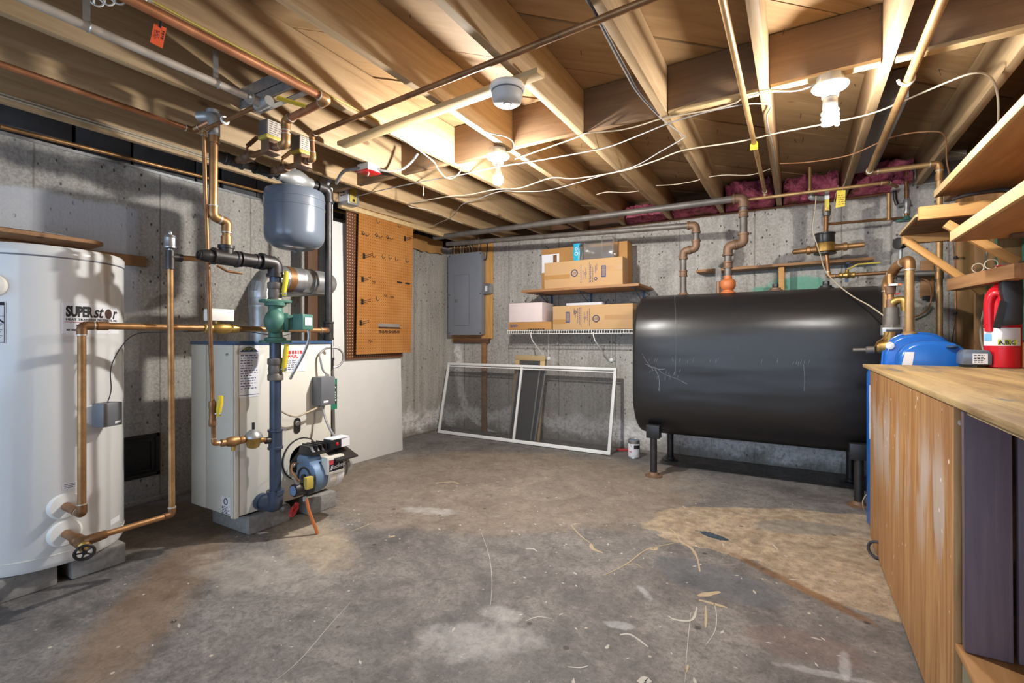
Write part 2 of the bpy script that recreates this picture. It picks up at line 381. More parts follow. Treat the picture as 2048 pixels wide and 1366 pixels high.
# ------------------------------------------------------------------ mesh helpers
V3 = Vector
def frame(d):
    d = V3(d).normalized()
    a = V3((0, 0, 1)) if abs(d.z) < 0.9 else V3((1, 0, 0))
    u = d.cross(a).normalized(); v = d.cross(u).normalized()
    return d, u, v
class MB:
    def __init__(s): s.v = []; s.f = []
    def add(s, vs, fs):
        o = len(s.v); s.v += [V3(p) for p in vs]; s.f += [[i + o for i in f] for f in fs]; return s
    def box(s, x0, x1, y0, y1, z0, z1):
        vs = [(x, y, z) for x in (x0, x1) for y in (y0, y1) for z in (z0, z1)]
        return s.add(vs, [(0, 1, 3, 2), (4, 6, 7, 5), (0, 4, 5, 1), (2, 3, 7, 6), (0, 2, 6, 4), (1, 5, 7, 3)])
    def bar(s, p0, p1, w, t, up=(0, 0, 1)):
        p0, p1 = V3(p0), V3(p1); d = (p1 - p0).normalized(); up = V3(up)
        a = d.cross(up).normalized() * (w / 2); b = a.cross(d).normalized() * (t / 2)
        vs = [p + i * a + j * b for p in (p0, p1) for i in (-1, 1) for j in (-1, 1)]
        return s.add(vs, [(0, 1, 3, 2), (4, 6, 7, 5), (0, 4, 5, 1), (2, 3, 7, 6), (0, 2, 6, 4), (1, 5, 7, 3)])
    def lathe(s, prof, o, d, n=24):
        o = V3(o); d, u, v = frame(d); vs = []; fs = []
        for r, t in prof:
            for k in range(n):
                a = 2 * math.pi * k / n
                vs.append(o + d * t + (u * math.cos(a) + v * math.sin(a)) * max(r, 1e-5))
        m = len(prof)
        for i in range(m - 1):
            for k in range(n):
                k2 = (k + 1) % n
                fs.append((i * n + k, i * n + k2, (i + 1) * n + k2, (i + 1) * n + k))
        fs.append(tuple(range(n))); fs.append(tuple((m - 1) * n + k for k in range(n)))
        return s.add(vs, fs)
    def cyl(s, p0, p1, r0, r1=None, n=16):
        p0, p1 = V3(p0), V3(p1)
        return s.lathe([(r0, 0), (r1 if r1 is not None else r0, (p1 - p0).length)], p0, p1 - p0, n)
    def tube(s, pts, r, n=10, ry=None):
        pts = [V3(p) for p in pts]
        if len(pts) < 2: return s
        vs = []; fs = []
        d = (pts[1] - pts[0]).normalized(); _, u, v = frame(d)
        for i, p in enumerate(pts):
            if i == 0: t = (pts[1] - p)
            elif i == len(pts) - 1: t = (p - pts[i - 1])
            else: t = (pts[i + 1] - p).normalized() + (p - pts[i - 1]).normalized()
            if t.length < 1e-9: t = d
            t.normalize()
            u = (u - t * u.dot(t)); u.normalize(); v = t.cross(u)
            rr = r[i] if hasattr(r, '__len__') else r
            for k in range(n):
                a = 2 * math.pi * k / n
                vs.append(p + (u * math.cos(a) + v * math.sin(a)) * rr)
        for i in range(len(pts) - 1):
            for k in range(n):
                k2 = (k + 1) % n
                fs.append((i * n + k, i * n + k2, (i + 1) * n + k2, (i + 1) * n + k))
        fs.append(tuple(range(n))); fs.append(tuple((len(pts) - 1) * n + k for k in range(n)))
        return s.add(vs, fs)
    def ell(s, c, rx, ry, rz, n=20, m=12, z0=-1.0, z1=1.0):
        c = V3(c); vs = []; fs = []
        for i in range(m + 1):
            zz = z0 + (z1 - z0) * i / m
            th = math.asin(max(-1, min(1, z0 + (z1 - z0) * (0.5 - 0.5 * math.cos(math.pi * i / m)))))
            for k in range(n):
                a = 2 * math.pi * k / n
                vs.append(c + V3((rx * max(math.cos(th), 1e-4) * math.cos(a), ry * max(math.cos(th), 1e-4) * math.sin(a), rz * math.sin(th))))
        for i in range(m):
            for k in range(n):
                k2 = (k + 1) % n
                fs.append((i * n + k, i * n + k2, (i + 1) * n + k2, (i + 1) * n + k))
        fs.append(tuple(range(n))); fs.append(tuple(m * n + k for k in range(n)))
        return s.add(vs, fs)
    def torus(s, c, d, R, r, n=20, m=8, a0=0.0, a1=2 * math.pi):
        c = V3(c); _, u, v = frame(d)
        if abs(a1 - a0) > 6.2:
            pts = []
            vs = []; fs = []; dd = V3(d).normalized()
            for i in range(n):
                a = 2 * math.pi * i / n; e = u * math.cos(a) + v * math.sin(a)
                for k in range(m):
                    b = 2 * math.pi * k / m
                    vs.append(c + e * (R + r * math.cos(b)) + dd * (r * math.sin(b)))
            for i in range(n):
                for k in range(m):
                    i2 = (i + 1) % n; k2 = (k + 1) % m
                    fs.append((i * m + k, i2 * m + k, i2 * m + k2, i * m + k2))
            return s.add(vs, fs)
        pts = [c + (u * math.cos(a0 + (a1 - a0) * i / n) + v * math.sin(a0 + (a1 - a0) * i / n)) * R for i in range(n + 1)]
        return s.tube(pts, r, m)
    def prism(s, poly, o, u, v, w):
        o, u, v, w = V3(o), V3(u), V3(v), V3(w); n = len(poly)
        vs = [o + u * a + v * b for a, b in poly] + [o + u * a + v * b + w for a, b in poly]
        fs = [tuple(range(n)), tuple(range(n, 2 * n))] + [(i, (i + 1) % n, n + (i + 1) % n, n + i) for i in range(n)]
        return s.add(vs, fs)
def fillet(pts, r, n=5):
    pts = [V3(p) for p in pts]; out = [pts[0]]
    for i in range(1, len(pts) - 1):
        a, p, b = pts[i - 1], pts[i], pts[i + 1]
        d0 = (a - p); d1 = (b - p)
        q = min(r, d0.length * 0.49, d1.length * 0.49)
        A = p + d0.normalized() * q; B = p + d1.normalized() * q
        for k in range(n + 1):
            t = k / n
            out.append(A * (1 - t) ** 2 + p * 2 * t * (1 - t) + B * t * t)
    out.append(pts[-1]); return out
def spline(pts, n=6):
    pts = [V3(p) for p in pts]; q = [pts[0]] + pts + [pts[-1]]; out = []
    for i in range(1, len(q) - 2):
        a, b, c, d = q[i - 1], q[i], q[i + 1], q[i + 2]
        for k in range(n):
            t = k / n
            out.append(0.5 * ((2 * b) + (c - a) * t + (2 * a - 5 * b + 4 * c - d) * t * t + (3 * b - a - 3 * c + d) * t ** 3))
    out.append(pts[-1]); return out
WL = {}
def build_mesh(name, mb, mat, origin, bev=0.0, smooth=38, seg=2):
    me = bpy.data.meshes.new(name)
    bm = bmesh.new()
    vs = [bm.verts.new(p - origin) for p in mb.v]
    for f in mb.f:
        try: bm.faces.new([vs[i] for i in f])
        except ValueError: pass
    bmesh.ops.recalc_face_normals(bm, faces=bm.faces)
    if bev:
        ed = [e for e in bm.edges if len(e.link_faces) == 2 and e.calc_face_angle(0) > 0.6]
        bmesh.ops.bevel(bm, geom=ed, offset=bev, segments=seg, affect='EDGES', profile=0.5, clamp_overlap=True)
    for f in bm.faces: f.smooth = True
    bm.to_mesh(me); bm.free()
    me.set_sharp_from_angle(angle=math.radians(smooth))
    if mat is not None: me.materials.append(mat)
    return me
def bbox(mb):
    lo = V3((min(p.x for p in mb.v), min(p.y for p in mb.v), min(p.z for p in mb.v)))
    hi = V3((max(p.x for p in mb.v), max(p.y for p in mb.v), max(p.z for p in mb.v)))
    return lo, hi
def tag(o, label=None, cat=None, group=None, kind=None):
    if label: o['label'] = label
    if cat: o['category'] = cat
    if group: o['group'] = group
    if kind: o['kind'] = kind
    return o
def thing(name, label, cat, base, group=None):
    o = bpy.data.objects.new(name, None); COL.objects.link(o)
    o.location = base; o.empty_display_size = 0.05; WL[o] = V3(base)
    return tag(o, label, cat, group)
def part(parent, name, mb, mat, label=None, bev=0.0, smooth=38, kind=None):
    lo, hi = bbox(mb); org = (lo + hi) / 2
    me = build_mesh(name, mb, mat, org, bev, smooth)
    o = bpy.data.objects.new(name, me); COL.objects.link(o)
    o.location = org - WL[parent]; o.parent = parent; WL[o] = org
    return tag(o, label, None, None, kind)
def solo(name, label, cat, mb, mat, bev=0.0, group=None, smooth=38, kind=None):
    lo, hi = bbox(mb); org = V3(((lo.x + hi.x) / 2, (lo.y + hi.y) / 2, lo.z))
    me = build_mesh(name, mb, mat, org, bev, smooth)
    o = bpy.data.objects.new(name, me); COL.objects.link(o)
    o.location = org; WL[o] = org
    return tag(o, label, cat, group, kind)
def struct(name, mb, mat, bev=0.0, label=None):
    me = build_mesh(name, mb, mat, V3((0, 0, 0)), bev)
    o = bpy.data.objects.new(name, me); COL.objects.link(o); WL[o] = V3((0, 0, 0))
    return tag(o, label, None, None, 'structure')
def plank(parent, name, p0, p1, w, t, mat, up=(0, 0, 1), bev=0.002, label=None, cat=None, group=None):
    """a sawn board: local X along the grain, w across (horizontal), t along 'up'"""
    p0, p1 = V3(p0), V3(p1); L = (p1 - p0).length; d = (p1 - p0).normalized()
    up = V3(up); side = up.cross(d).normalized(); up2 = d.cross(side).normalized()
    mb = MB().box(-L / 2, L / 2, -w / 2, w / 2, -t / 2, t / 2)
    me = build_mesh(name, mb, mat, V3((0, 0, 0)), bev)
    o = bpy.data.objects.new(name, me); COL.objects.link(o)
    R = Matrix((d, side, up2)).transposed()
    o.rotation_euler = R.to_euler()
    c = (p0 + p1) / 2
    o.location = c - (WL[parent] if parent else V3((0, 0, 0)))
    if parent: o.parent = parent
    WL[o] = c
    return tag(o, label, cat, group)
def glyphs(body, size=1.0, bold=0.0, shear=0.0, spacing=1.0, align='LEFT'):
    cu = bpy.data.curves.new('text', 'FONT'); cu.body = body; cu.size = size; cu.offset = bold; cu.shear = shear
    cu.space_character = spacing; cu.align_x = align; cu.resolution_u = 3
    ob = bpy.data.objects.new('text', cu); COL.objects.link(ob)
    dg = bpy.context.evaluated_depsgraph_get(); me = bpy.data.meshes.new_from_object(ob.evaluated_get(dg))
    vs = [(p.co.x, p.co.y) for p in me.vertices]; fs = [tuple(f.vertices) for f in me.polygons]
    bpy.data.objects.remove(ob); bpy.data.meshes.remove(me); bpy.data.curves.remove(cu)
    return vs, fs
def put_text(mb, body, o, u, v, size, bold=0.0, shear=0.0, align='LEFT', wrap=None, sx=1.0, spacing=1.0):
    vs, fs = glyphs(body, size, bold, shear, spacing, align)
    u, v = V3(u).normalized(), V3(v).normalized()
    o = V3((0, 0, 0)) if wrap else V3(o)
    if wrap: pts = [wrap(a * sx, b) for a, b in vs]
    else: pts = [o + u * a * sx + v * b for a, b in vs]
    return mb.add(pts, fs)
def dashes(mb, o, u, v, w, h, rows, n, thick=0.5, seed=1, lift=None):
    """rows of small print too fine to read: short bars"""
    rn = random.Random(seed); o, u, v = V3(o), V3(u).normalized(), V3(v).normalized(); nrm = u.cross(v)
    lift = nrm * (lift or 0.0)
    for i in range(rows):
        x = 0.0; y = -h * (i + 0.5) / rows; dh = h / rows * thick / 2
        end = w * rn.uniform(0.65, 1.0)
        while x < end:
            l = w / n * rn.uniform(0.4, 1.1); l = min(l, end - x)
            a = o + u * x + v * y + lift
            mb.add([a - v * dh, a + u * l - v * dh, a + u * l + v * dh, a + v * dh], [(0, 1, 2, 3)])
            x += l + w / n * 0.28
    return mb
def pipe(name, label, pts, r, mat, fmat=None, cat='pipe', group=None, style='copper', fr=1.22, ends=(), n=12):
    """a rigid pipe run: the tube and one fitting at each corner"""
    pts = [V3(p) for p in pts]; fmat = fmat or mat
    lo = min(pts, key=lambda p: p.z)
    t = thing(name, label, cat, lo, group)
    part(t, 'tube', MB().tube(fillet(pts, r * 1.5), r, n), mat)
    for i in range(1, len(pts) - 1):
        a = (pts[i - 1] - pts[i]); b = (pts[i + 1] - pts[i])
        L = r * 2.6
        A = pts[i] + a.normalized() * min(L, a.length * 0.5); B = pts[i] + b.normalized() * min(L, b.length * 0.5)
        mb = MB().tube(fillet([A, pts[i], B], r * 2.0, 6), r * fr, n)
        if style == 'iron':
            for P, q in ((A, a), (B, b)):
                mb.cyl(P - q.normalized() * r * 0.45, P + q.normalized() * r * 0.1, r * fr * 1.16, n=n)
        part(t, 'elbow', mb, fmat)
        if style == 'copper':
            for P, q in ((A, a), (B, b)):
                part(t, 'solder_ring', MB().cyl(P - q.normalized() * r * 0.05, P + q.normalized() * r * 0.22, r * fr * 1.03, n=n), M['solder'])
    for p, d in ends:
        part(t, 'coupling', MB().cyl(V3(p) - V3(d) * r * 1.3, V3(p) + V3(d) * r * 1.3, r * fr * 1.05, n=n), fmat)
    return t
def coupling(t, p, d, r, L, mat, name='coupling', rim=True):
    p, d = V3(p), V3(d).normalized()
    pr = [(r * 1.25, -L / 2), (r * 1.25, -L / 2 + r * 0.35), (r * 1.12, -L / 2 + r * 0.45), (r * 1.12, L / 2 - r * 0.45), (r * 1.25, L / 2 - r * 0.35), (r * 1.25, L / 2)] if rim else [(r * 1.15, -L / 2), (r * 1.15, L / 2)]
    return part(t, name, MB().lathe(pr, p, d, 14), mat)
def wire(name, label, pts, r, mat, group=None, cat='cable', smooth_n=5, n=6):
    return solo(name, label, cat, MB().tube(spline(pts, smooth_n), r, n), mat, group=group)
def dup(root, off, label=None, group=None):
    """copy of a thing with its parts and sub-parts, moved by off"""
    r = root.copy(); COL.objects.link(r); r.location = root.location + V3(off); WL[r] = V3(r.location)
    if label: r['label'] = label
    if group: r['group'] = group
    for ch in list(root.children):
        c = ch.copy(); COL.objects.link(c); c.parent = r; WL[c] = WL[ch] + V3(off)
        for g in ch.children:
            d = g.copy(); COL.objects.link(d); d.parent = c; WL[d] = WL[g] + V3(off)
    return r
# ================================================================== THE SETTING
ZB = 2.16           # underside of the joists
ZS = 2.395          # underside of the subfloor
YB, XL, XR = 4.54, -3.62, 0.93
floor = struct('floor', MB().box(-3.9, 1.5, -2.6, 4.9, -0.12, 0.0), M['floor'])
wall_back = struct('wall_back', MB().box(-3.9, 1.5, YB, YB + 0.2, 0.0, 2.142), M['wall_back'])
wall_left = struct('wall_left', MB().box(XL - 0.2, XL, -2.6, YB, 0.0, 2.142), M['wall_left'])
pil = struct('trim_1', MB().box(0.60, 1.02, YB - 0.11, YB + 0.02, 0.0, 2.30), M['wall_back'], bev=0.006)
# footing strips along the foot of the walls
struct('trim_2', MB().box(XL, XL + 0.03, -2.6, YB, 0.0, 0.03), M['wall_left'], bev=0.006)
# sill plates and rim boards on top of the concrete
sill = struct('trim_3', MB().box(XL - 0.16, XL + 0.01, -2.6, YB + 0.16, 2.142, ZB - 0.002), M['galv'])
plank(sill, 'sill_plate', (-3.6, YB + 0.075, 2.151), (1.3, YB + 0.075, 2.151), 0.14, 0.018, WOOD['shelf'])
plank(sill, 'rim_board', (-3.86, YB + 0.17, 2.28), (1.3, YB + 0.17, 2.28), 0.04, 0.235, WOOD['dark'])
plank(sill, 'rim_board', (XL - 0.10, -2.6, 2.28), (XL - 0.10, YB + 0.16, 2.28), 0.04, 0.235, WOOD['dark'])
M['slate'] = plain('dark_grey_foam', (84, 84, 86), 0.9, 0, 0.25, 6)
rn = random.Random(17); y = -1.4
while y < 4.3:
    l = rn.uniform(0.16, 0.42); dz = rn.uniform(-0.008, 0.008); dx = rn.uniform(-0.012, 0.012)
    part(sill, 'foam_block', MB().box(XL - 0.07 + dx, XL - 0.012 + dx, y, y + l - rn.uniform(0.006, 0.02), 2.162, 2.33 + dz), M['slate'], bev=0.004)
    y += l
# ceiling: subfloor, diagonal boards, joists, blocking
ceil = struct('ceiling', MB().box(-3.9, 1.5, -2.6, 4.9, ZS + 0.022, ZS + 0.06), WOOD['dark'])
def clip(poly, ax, lim, sgn):
    out = []
    for i in range(len(poly)):
        a, b = poly[i], poly[(i + 1) % len(poly)]
        ia, ib = (a[ax] - lim) * sgn >= 0, (b[ax] - lim) * sgn >= 0
        if ia: out.append(a)
        if ia != ib:
            t = (lim - a[ax]) / (b[ax] - a[ax])
            out.append(tuple(a[k] + (b[k] - a[k]) * t for k in (0, 1)))
    return out
def subfloor_board(k, width=0.322, gap=0.010):
    o = 1.90 + k * width                 # offset of the seam measured as (Y - X) / sqrt 2
    s2 = math.sqrt(0.5)
    def w(a, b): return ((a - b) * s2, (a + b) * s2)     # a along, b across
    poly = [w(-6, o + gap / 2), w(8, o + gap / 2), w(8, o + width - gap / 2), w(-6, o + width - gap / 2)]
    for ax, lim, sg in ((0, -3.72, 1), (0, 1.3, -1), (1, -1.4, 1), (1, 4.75, -1)):
        poly = clip(poly, ax, lim, sg)
        if len(poly) < 3: return
    cx_ = sum(p[0] for p in poly) / len(poly); cy_ = sum(p[1] for p in poly) / len(poly)
    loc = [((p[0] - cx_) * s2 + (p[1] - cy_) * s2, -(p[0] - cx_) * s2 + (p[1] - cy_) * s2) for p in poly]
    mb = MB().prism(loc, (0, 0, 0), (1, 0, 0), (0, 1, 0), (0, 0, 0.020))
    me = build_mesh('subfloor_board', mb, WOOD['sub'], V3((0, 0, 0)))
    ob = bpy.data.objects.new('subfloor_board', me); COL.objects.link(ob)
    ob.rotation_euler = (0, 0, math.radians(45)); ob.location = (cx_, cy_, ZS + (0.004 if k % 2 else 0.0)); ob.parent = ceil
for k in range(-9, 13): subfloor_board(k)
JX = [-3.21, -2.773, -2.335, -1.897, -1.46, -1.022, -0.584, -0.146, 0.291, 0.73]
for x in JX:
    plank(ceil, 'floor_joist', (x + 0.019, -2.5, (ZB + ZS) / 2), (x + 0.019, YB + 0.14, (ZB + ZS) / 2), 0.038, ZS - ZB - 0.002, WOOD['joist'])
for i, x in enumerate(JX[:-1]):
    if i < 1: continue
    y = 2.415 + random.uniform(-0.015, 0.015)
    x1 = JX[i + 1]
    plank(ceil, 'blocking', (x + 0.040, y, (ZB + ZS) / 2 + 0.004), (x1 - 0.002, y, (ZB + ZS) / 2 + 0.004), 0.038, ZS - ZB - 0.012, WOOD['joist_dark'])
plank(ceil, 'blocking', (-3.168, 2.42, 2.285), (-2.775, 2.42, 2.285), 0.038, 0.22, WOOD['joist_dark'])
plank(ceil, 'blocking', (0.772, 2.33, 2.27), (1.0, 2.33, 2.27), 0.038, 0.2, WOOD['joist_dark'])
# pale strips stand in for light on the blocking's bottom edges
plank(ceil, 'lit_blocking_edge', (-0.10, 2.40, ZB + 0.006), (0.285, 2.40, ZB + 0.006), 0.046, 0.016, WOOD['pale'])
plank(ceil, 'lit_blocking_edge', (-0.54, 2.41, ZB + 0.006), (-0.15, 2.41, ZB + 0.006), 0.046, 0.016, WOOD['pale'])
plank(ceil, 'lit_blocking_edge', (0.335, 2.40, ZB + 0.006), (0.725, 2.40, ZB + 0.006), 0.046, 0.016, WOOD['pale'])
# flooring nails that came through
nl = MB(); rn = random.Random(3)
for _ in range(150):
    x = rn.uniform(-2.2, 0.9); y = rn.uniform(0.8, 4.2)
    if any(abs(x - j - 0.019) < 0.05 for j in JX): continue
    p = V3((x, y, ZS)); q = p + V3((rn.uniform(-0.012, 0.012), rn.uniform(-0.012, 0.012), -rn.uniform(0.014, 0.03)))
    nl.cyl(p, q, 0.0018, 0.001, 5)
part(ceil, 'nail', nl, M['iron'], kind='stuff')
# right wall: sheathing, studs, top plate and panels between the studs
wall_right = struct('wall_right', MB().box(1.03, 1.10, -2.6, YB + 0.02, 0.0, ZS), WOOD['stud'])
for y in (4.36, 3.96, 3.56, 3.16, 2.76, 2.36, 1.96, 1.56, 1.1, 0.6):
    plank(wall_right, 'stud', (0.978, y, 0.0), (0.978, y, ZB - 0.06), 0.04, 0.092, WOOD['stud'], up=(1, 0, 0))
plank(wall_right, 'top_plate', (0.978, -2.4, ZB - 0.04), (0.978, 4.42, ZB - 0.04), 0.096, 0.038, WOOD['pale'])
plank(wall_right, 'ledger', (0.90, -2.4, 2.06), (0.90, 4.42, 2.06), 0.04, 0.09, WOOD['shelf'])
for i, (y0, y1) in enumerate(((3.99, 4.33), (3.59, 3.93), (3.19, 3.53), (2.79, 3.13), (2.39, 2.73), (1.99, 2.33))):
    for z0, z1, mt in ((0.02, 1.04, WOOD['stud']), (1.05, 1.70, M['teal_board'] if i in (0, 1, 2) else WOOD['shelf']), (1.71, 2.09, WOOD['stud'])):
        plank(wall_right, 'wall_panel', (1.02, (y0 + y1) / 2, z0), (1.02, (y0 + y1) / 2, z1), y1 - y0, 0.012, mt, up=(1, 0, 0), bev=0.001,
              label='teal painted wall panel' if mt is M['teal_board'] else None)
# ---- paint drips and crusts on the floor
def ribbon(pts, w):
    pts = spline(pts, 4); mb = MB(); n = len(pts); vs = []
    for i, p in enumerate(pts):
        t = (pts[min(i + 1, n - 1)] - pts[max(i - 1, 0)]).normalized(); s = V3((-t.y, t.x, 0))
        k = w * (0.35 + 0.65 * math.sin(math.pi * (i + 0.6) / n)) * random.uniform(0.75, 1.25)
        vs += [V3((p.x, p.y, 0.0002)) + s * k, V3((p.x, p.y, 0.0002)) - s * k]
    vs2 = [v + V3((0, 0, 0.0009)) for v in vs]
    m = len(vs); fs = []
    for i in range(0, m - 2, 2):
        fs.append((m + i, m + i + 1, m + i + 3, m + i + 2)); fs.append((i, i + 2, m + i + 2, m + i)); fs.append((i + 1, m + i + 1, m + i + 3, i + 3))
    return mb.add(vs + vs2, fs)
M['drip'] = plain('dried_tan_paint', (184, 166, 138), 0.6, 0, 0.12, 30)
M['drip_white'] = plain('dried_white_paint', (192, 188, 180), 0.6, 0, 0.1, 30)
drips = [
 ([(-0.616,2.743,0.000), (-0.564,2.679,0.000), (-0.520,2.587,0.000), (-0.462,2.539,0.000), (-0.417,2.443,0.000), (-0.379,2.299,0.000)], 0.010, 'drip'),
 ([(-0.520,2.587,0.000), (-0.583,2.507,0.000), (-0.651,2.399,0.000), (-0.680,2.244,0.000), (-0.703,2.149,0.000), (-0.746,2.037,0.000)], 0.0045, 'drip'),
 ([(-0.697,2.175,0.000), (-0.655,2.223,0.000), (-0.616,2.201,0.000)], 0.003, 'drip'),
 ([(-1.104,2.502,0.000), (-1.046,2.438,0.000), (-0.987,2.381,0.000), (-0.900,2.317,0.000)], 0.005, 'drip'),
 ([(-0.913,2.323,0.000), (-0.883,2.273,0.000), (-0.824,2.256,0.000)], 0.014, 'drip'),
 ([(-1.104,2.502,0.000), (-1.064,2.552,0.000)], 0.006, 'drip'),
 ([(-0.637,2.421,0.000), (-0.612,2.422,0.000), (-0.617,2.473,0.000)], 0.012, 'drip'),
 ([(-0.351,2.080,0.000), (-0.311,2.122,0.000), (-0.277,2.160,0.000)], 0.020, 'drip'),
 ([(-0.342,2.050,0.000), (-0.300,2.050,0.000), (-0.236,2.047,0.000)], 0.012, 'drip'),
 ([(-0.312,2.018,0.000), (-0.298,1.935,0.000), (-0.288,1.864,0.000)], 0.006, 'drip'),
 ([(-0.286,2.058,0.000), (-0.266,1.974,0.000), (-0.256,1.863,0.000), (-0.271,1.762,0.000)], 0.003, 'drip_white'),
 ([(-0.418,1.462,0.000), (-0.407,1.488,0.000), (-0.389,1.479,0.000)], 0.018, 'drip_white'),
 ([(-0.635,1.415,0.000), (-0.600,1.431,0.000), (-0.581,1.453,0.000)], 0.004, 'drip_white'),
 ([(-0.303,1.584,0.000), (-0.304,1.624,0.000)], 0.006, 'drip'),
 ([(-0.110,2.804,0.000), (-0.083,2.738,0.000)], 0.004, 'drip_white'),
 ([(-1.173,2.100,0.000), (-1.142,2.118,0.000), (-1.112,2.104,0.000)], 0.006, 'drip_white'),
 ([(-0.874,1.565,0.000), (-0.847,1.611,0.000), (-0.796,1.627,0.000)], 0.003, 'drip_white'),
 ([(-1.871,1.845,0.000), (-1.853,1.878,0.000)], 0.012, 'drip'),
 ([(-2.103,1.790,0.000), (-2.098,1.891,0.000), (-2.092,1.999,0.000)], 0.004, 'drip'),
 ([(-0.544,1.664,0.000), (-0.510,1.684,0.000), (-0.440,1.648,0.000)], 0.006, 'drip_white'),
 ([(-0.424,1.871,0.000), (-0.392,1.860,0.000), (-0.340,1.891,0.000), (-0.340,1.993,0.000)], 0.007, 'drip_white'),
 ([(-0.561,1.564,0.000), (-0.560,1.589,0.000)], 0.007, 'drip_white'),
 ([(-2.281,2.717,0.000), (-2.186,2.803,0.000), (-2.115,2.788,0.000)], 0.010, 'drip'),
 ([(-0.353,1.941,0.000), (-0.326,1.729,0.000), (-0.297,1.534,0.000)], 0.0015, 'drip_white'),
 ([(-1.539,1.310,0.000), (-1.484,1.171,0.000), (-1.407,0.993,0.000), (-1.386,0.883,0.000)], 0.0016, 'drip_white'),
 ([(-1.487,2.158,0.000), (-1.296,1.949,0.000), (-1.150,1.754,0.000), (-1.047,1.587,0.000)], 0.0018, 'drip_white'),
]
for pts, w, mk in drips: part(floor, 'paint_drip', ribbon(pts, w * 0.72), M[mk])
flk = MB(); rn = random.Random(11)
for _ in range(260):
    x = rn.uniform(-2.6, 0.3); y = rn.uniform(0.75, 3.4); a = rn.uniform(0, 6.28); s_ = rn.choice((0.002, 0.003, 0.004, 0.006)); l = s_ * rn.uniform(1, 3.2)
    u = V3((math.cos(a), math.sin(a), 0)); v = V3((-u.y, u.x, 0)); p = V3((x, y, 0.0002))
    b = [p + u * l, p + v * s_, p - u * l, p - v * s_ * 0.8]
    flk.add(b + [q + V3((0, 0, 0.001)) for q in b], [(4, 5, 6, 7), (0, 1, 5, 4), (1, 2, 6, 5), (2, 3, 7, 6), (3, 0, 4, 7)])
part(floor, 'paint_fleck', flk, M['drip_white'], kind='stuff')
# ---- pink insulation pushed into the joist bays over the back wall
def batt(x0, x1, z0, z1, y0, y1, seed, label):
    rn = random.Random(seed); nx, nz = 16, 8; mb = MB(); vs = []; fs = []
    for i in range(nx + 1):
        for j in range(nz + 1):
            e = (0 < i < nx) and (0 < j < nz)
            vs.append((x0 + (x1 - x0) * i / nx + (rn.uniform(-.016, .016) if e else 0), (y0 + rn.uniform(-0.05, 0.05)) if e else y1, z0 + (z1 - z0) * j / nz + (rn.uniform(-.012, .012) if e else 0)))
    for i in range(nx):
        for j in range(nz):
            a = i * (nz + 1) + j; fs.append((a, a + 1, a + nz + 2, a + nz + 1))
    mb.add(vs, fs); fr = len(mb.v)
    mb.box(x0, x1, y1, y1 + 0.05, z0, z1)
    return solo('insulation_batt', label, 'insulation', mb, M['pink'], group='pink insulation over the back wall', smooth=180)
batt(-1.42, -1.03, 2.165, 2.33, 4.45, 4.56, 1, 'pink insulation batt in joist bay above the wall boxes, leftmost of the batts')
batt(-0.98, -0.59, 2.165, 2.26, 4.36, 4.54, 2, 'pink insulation batt sagging low behind the vent pipe elbows')
batt(-0.54, -0.15, 2.165, 2.385, 4.38, 4.56, 3, 'thick pink insulation batt filling the bay above the orange-necked fill pipe')
batt(-0.10, 0.285, 2.165, 2.37, 4.42, 4.56, 4, 'pink insulation batt in the bay above the water meter')
batt(0.335, 0.725, 2.165, 2.37, 4.36, 4.54, 5, 'pink insulation batt at the right, behind the yellow tag')
# ================================================================== LEFT: WATER HEATER
HC = V3((-2.967, 0.769, 0)); HR = 0.295
def cylwrap(c, r, ang0, z0, lift=0.0012):
    """maps (u right, v up) onto the outside of an upright cylinder; ang0 = angle of u = 0"""
    def w(u, v):
        a = ang0 + u / r
        return V3((c.x + (r + lift) * math.cos(a), c.y + (r + lift) * math.sin(a), z0 + v))
    return w
def curved_label(w, u0, u1, v0, v1, n=10):
    vs = []; fs = []
    for i in range(n + 1):
        u = u0 + (u1 - u0) * i / n; vs += [w(u, v0), w(u, v1)]
    for i in range(n): fs.append((2 * i, 2 * i + 2, 2 * i + 3, 2 * i + 1))
    return MB().add(vs, fs)
wh = thing('water_heater', 'tall white cylindrical indirect water heater on concrete blocks at the left', 'water heater', (HC.x, HC.y, 0.095))
part(wh, 'tank_body', MB().lathe([(HR - 0.03, 0.092), (HR - 0.008, 0.10), (HR, 0.118), (HR, 1.405)], (HC.x, HC.y, 0), (0, 0, 1), 72), M['white_enamel'])
part(wh, 'top_cap', MB().lathe([(HR + 0.001, 1.403), (HR + 0.003, 1.408), (HR + 0.003, 1.436), (HR - 0.006, 1.449), (0.02, 1.451)], (HC.x, HC.y, 0), (0, 0, 1), 72), M['white_enamel'])
part(wh, 'seam_ring', MB().lathe([(HR - 0.002, 1.398), (HR + 0.0022, 1.400), (HR + 0.0022, 1.405), (HR - 0.002, 1.407)], (HC.x, HC.y, 0), (0, 0, 1), 72), M['grey_box'])
part(wh, 'base_ring', MB().lathe([(HR - 0.002, 0.148), (HR + 0.0015, 0.150), (HR + 0.0015, 0.153), (HR - 0.002, 0.155)], (HC.x, HC.y, 0), (0, 0, 1), 72), M['cream'])
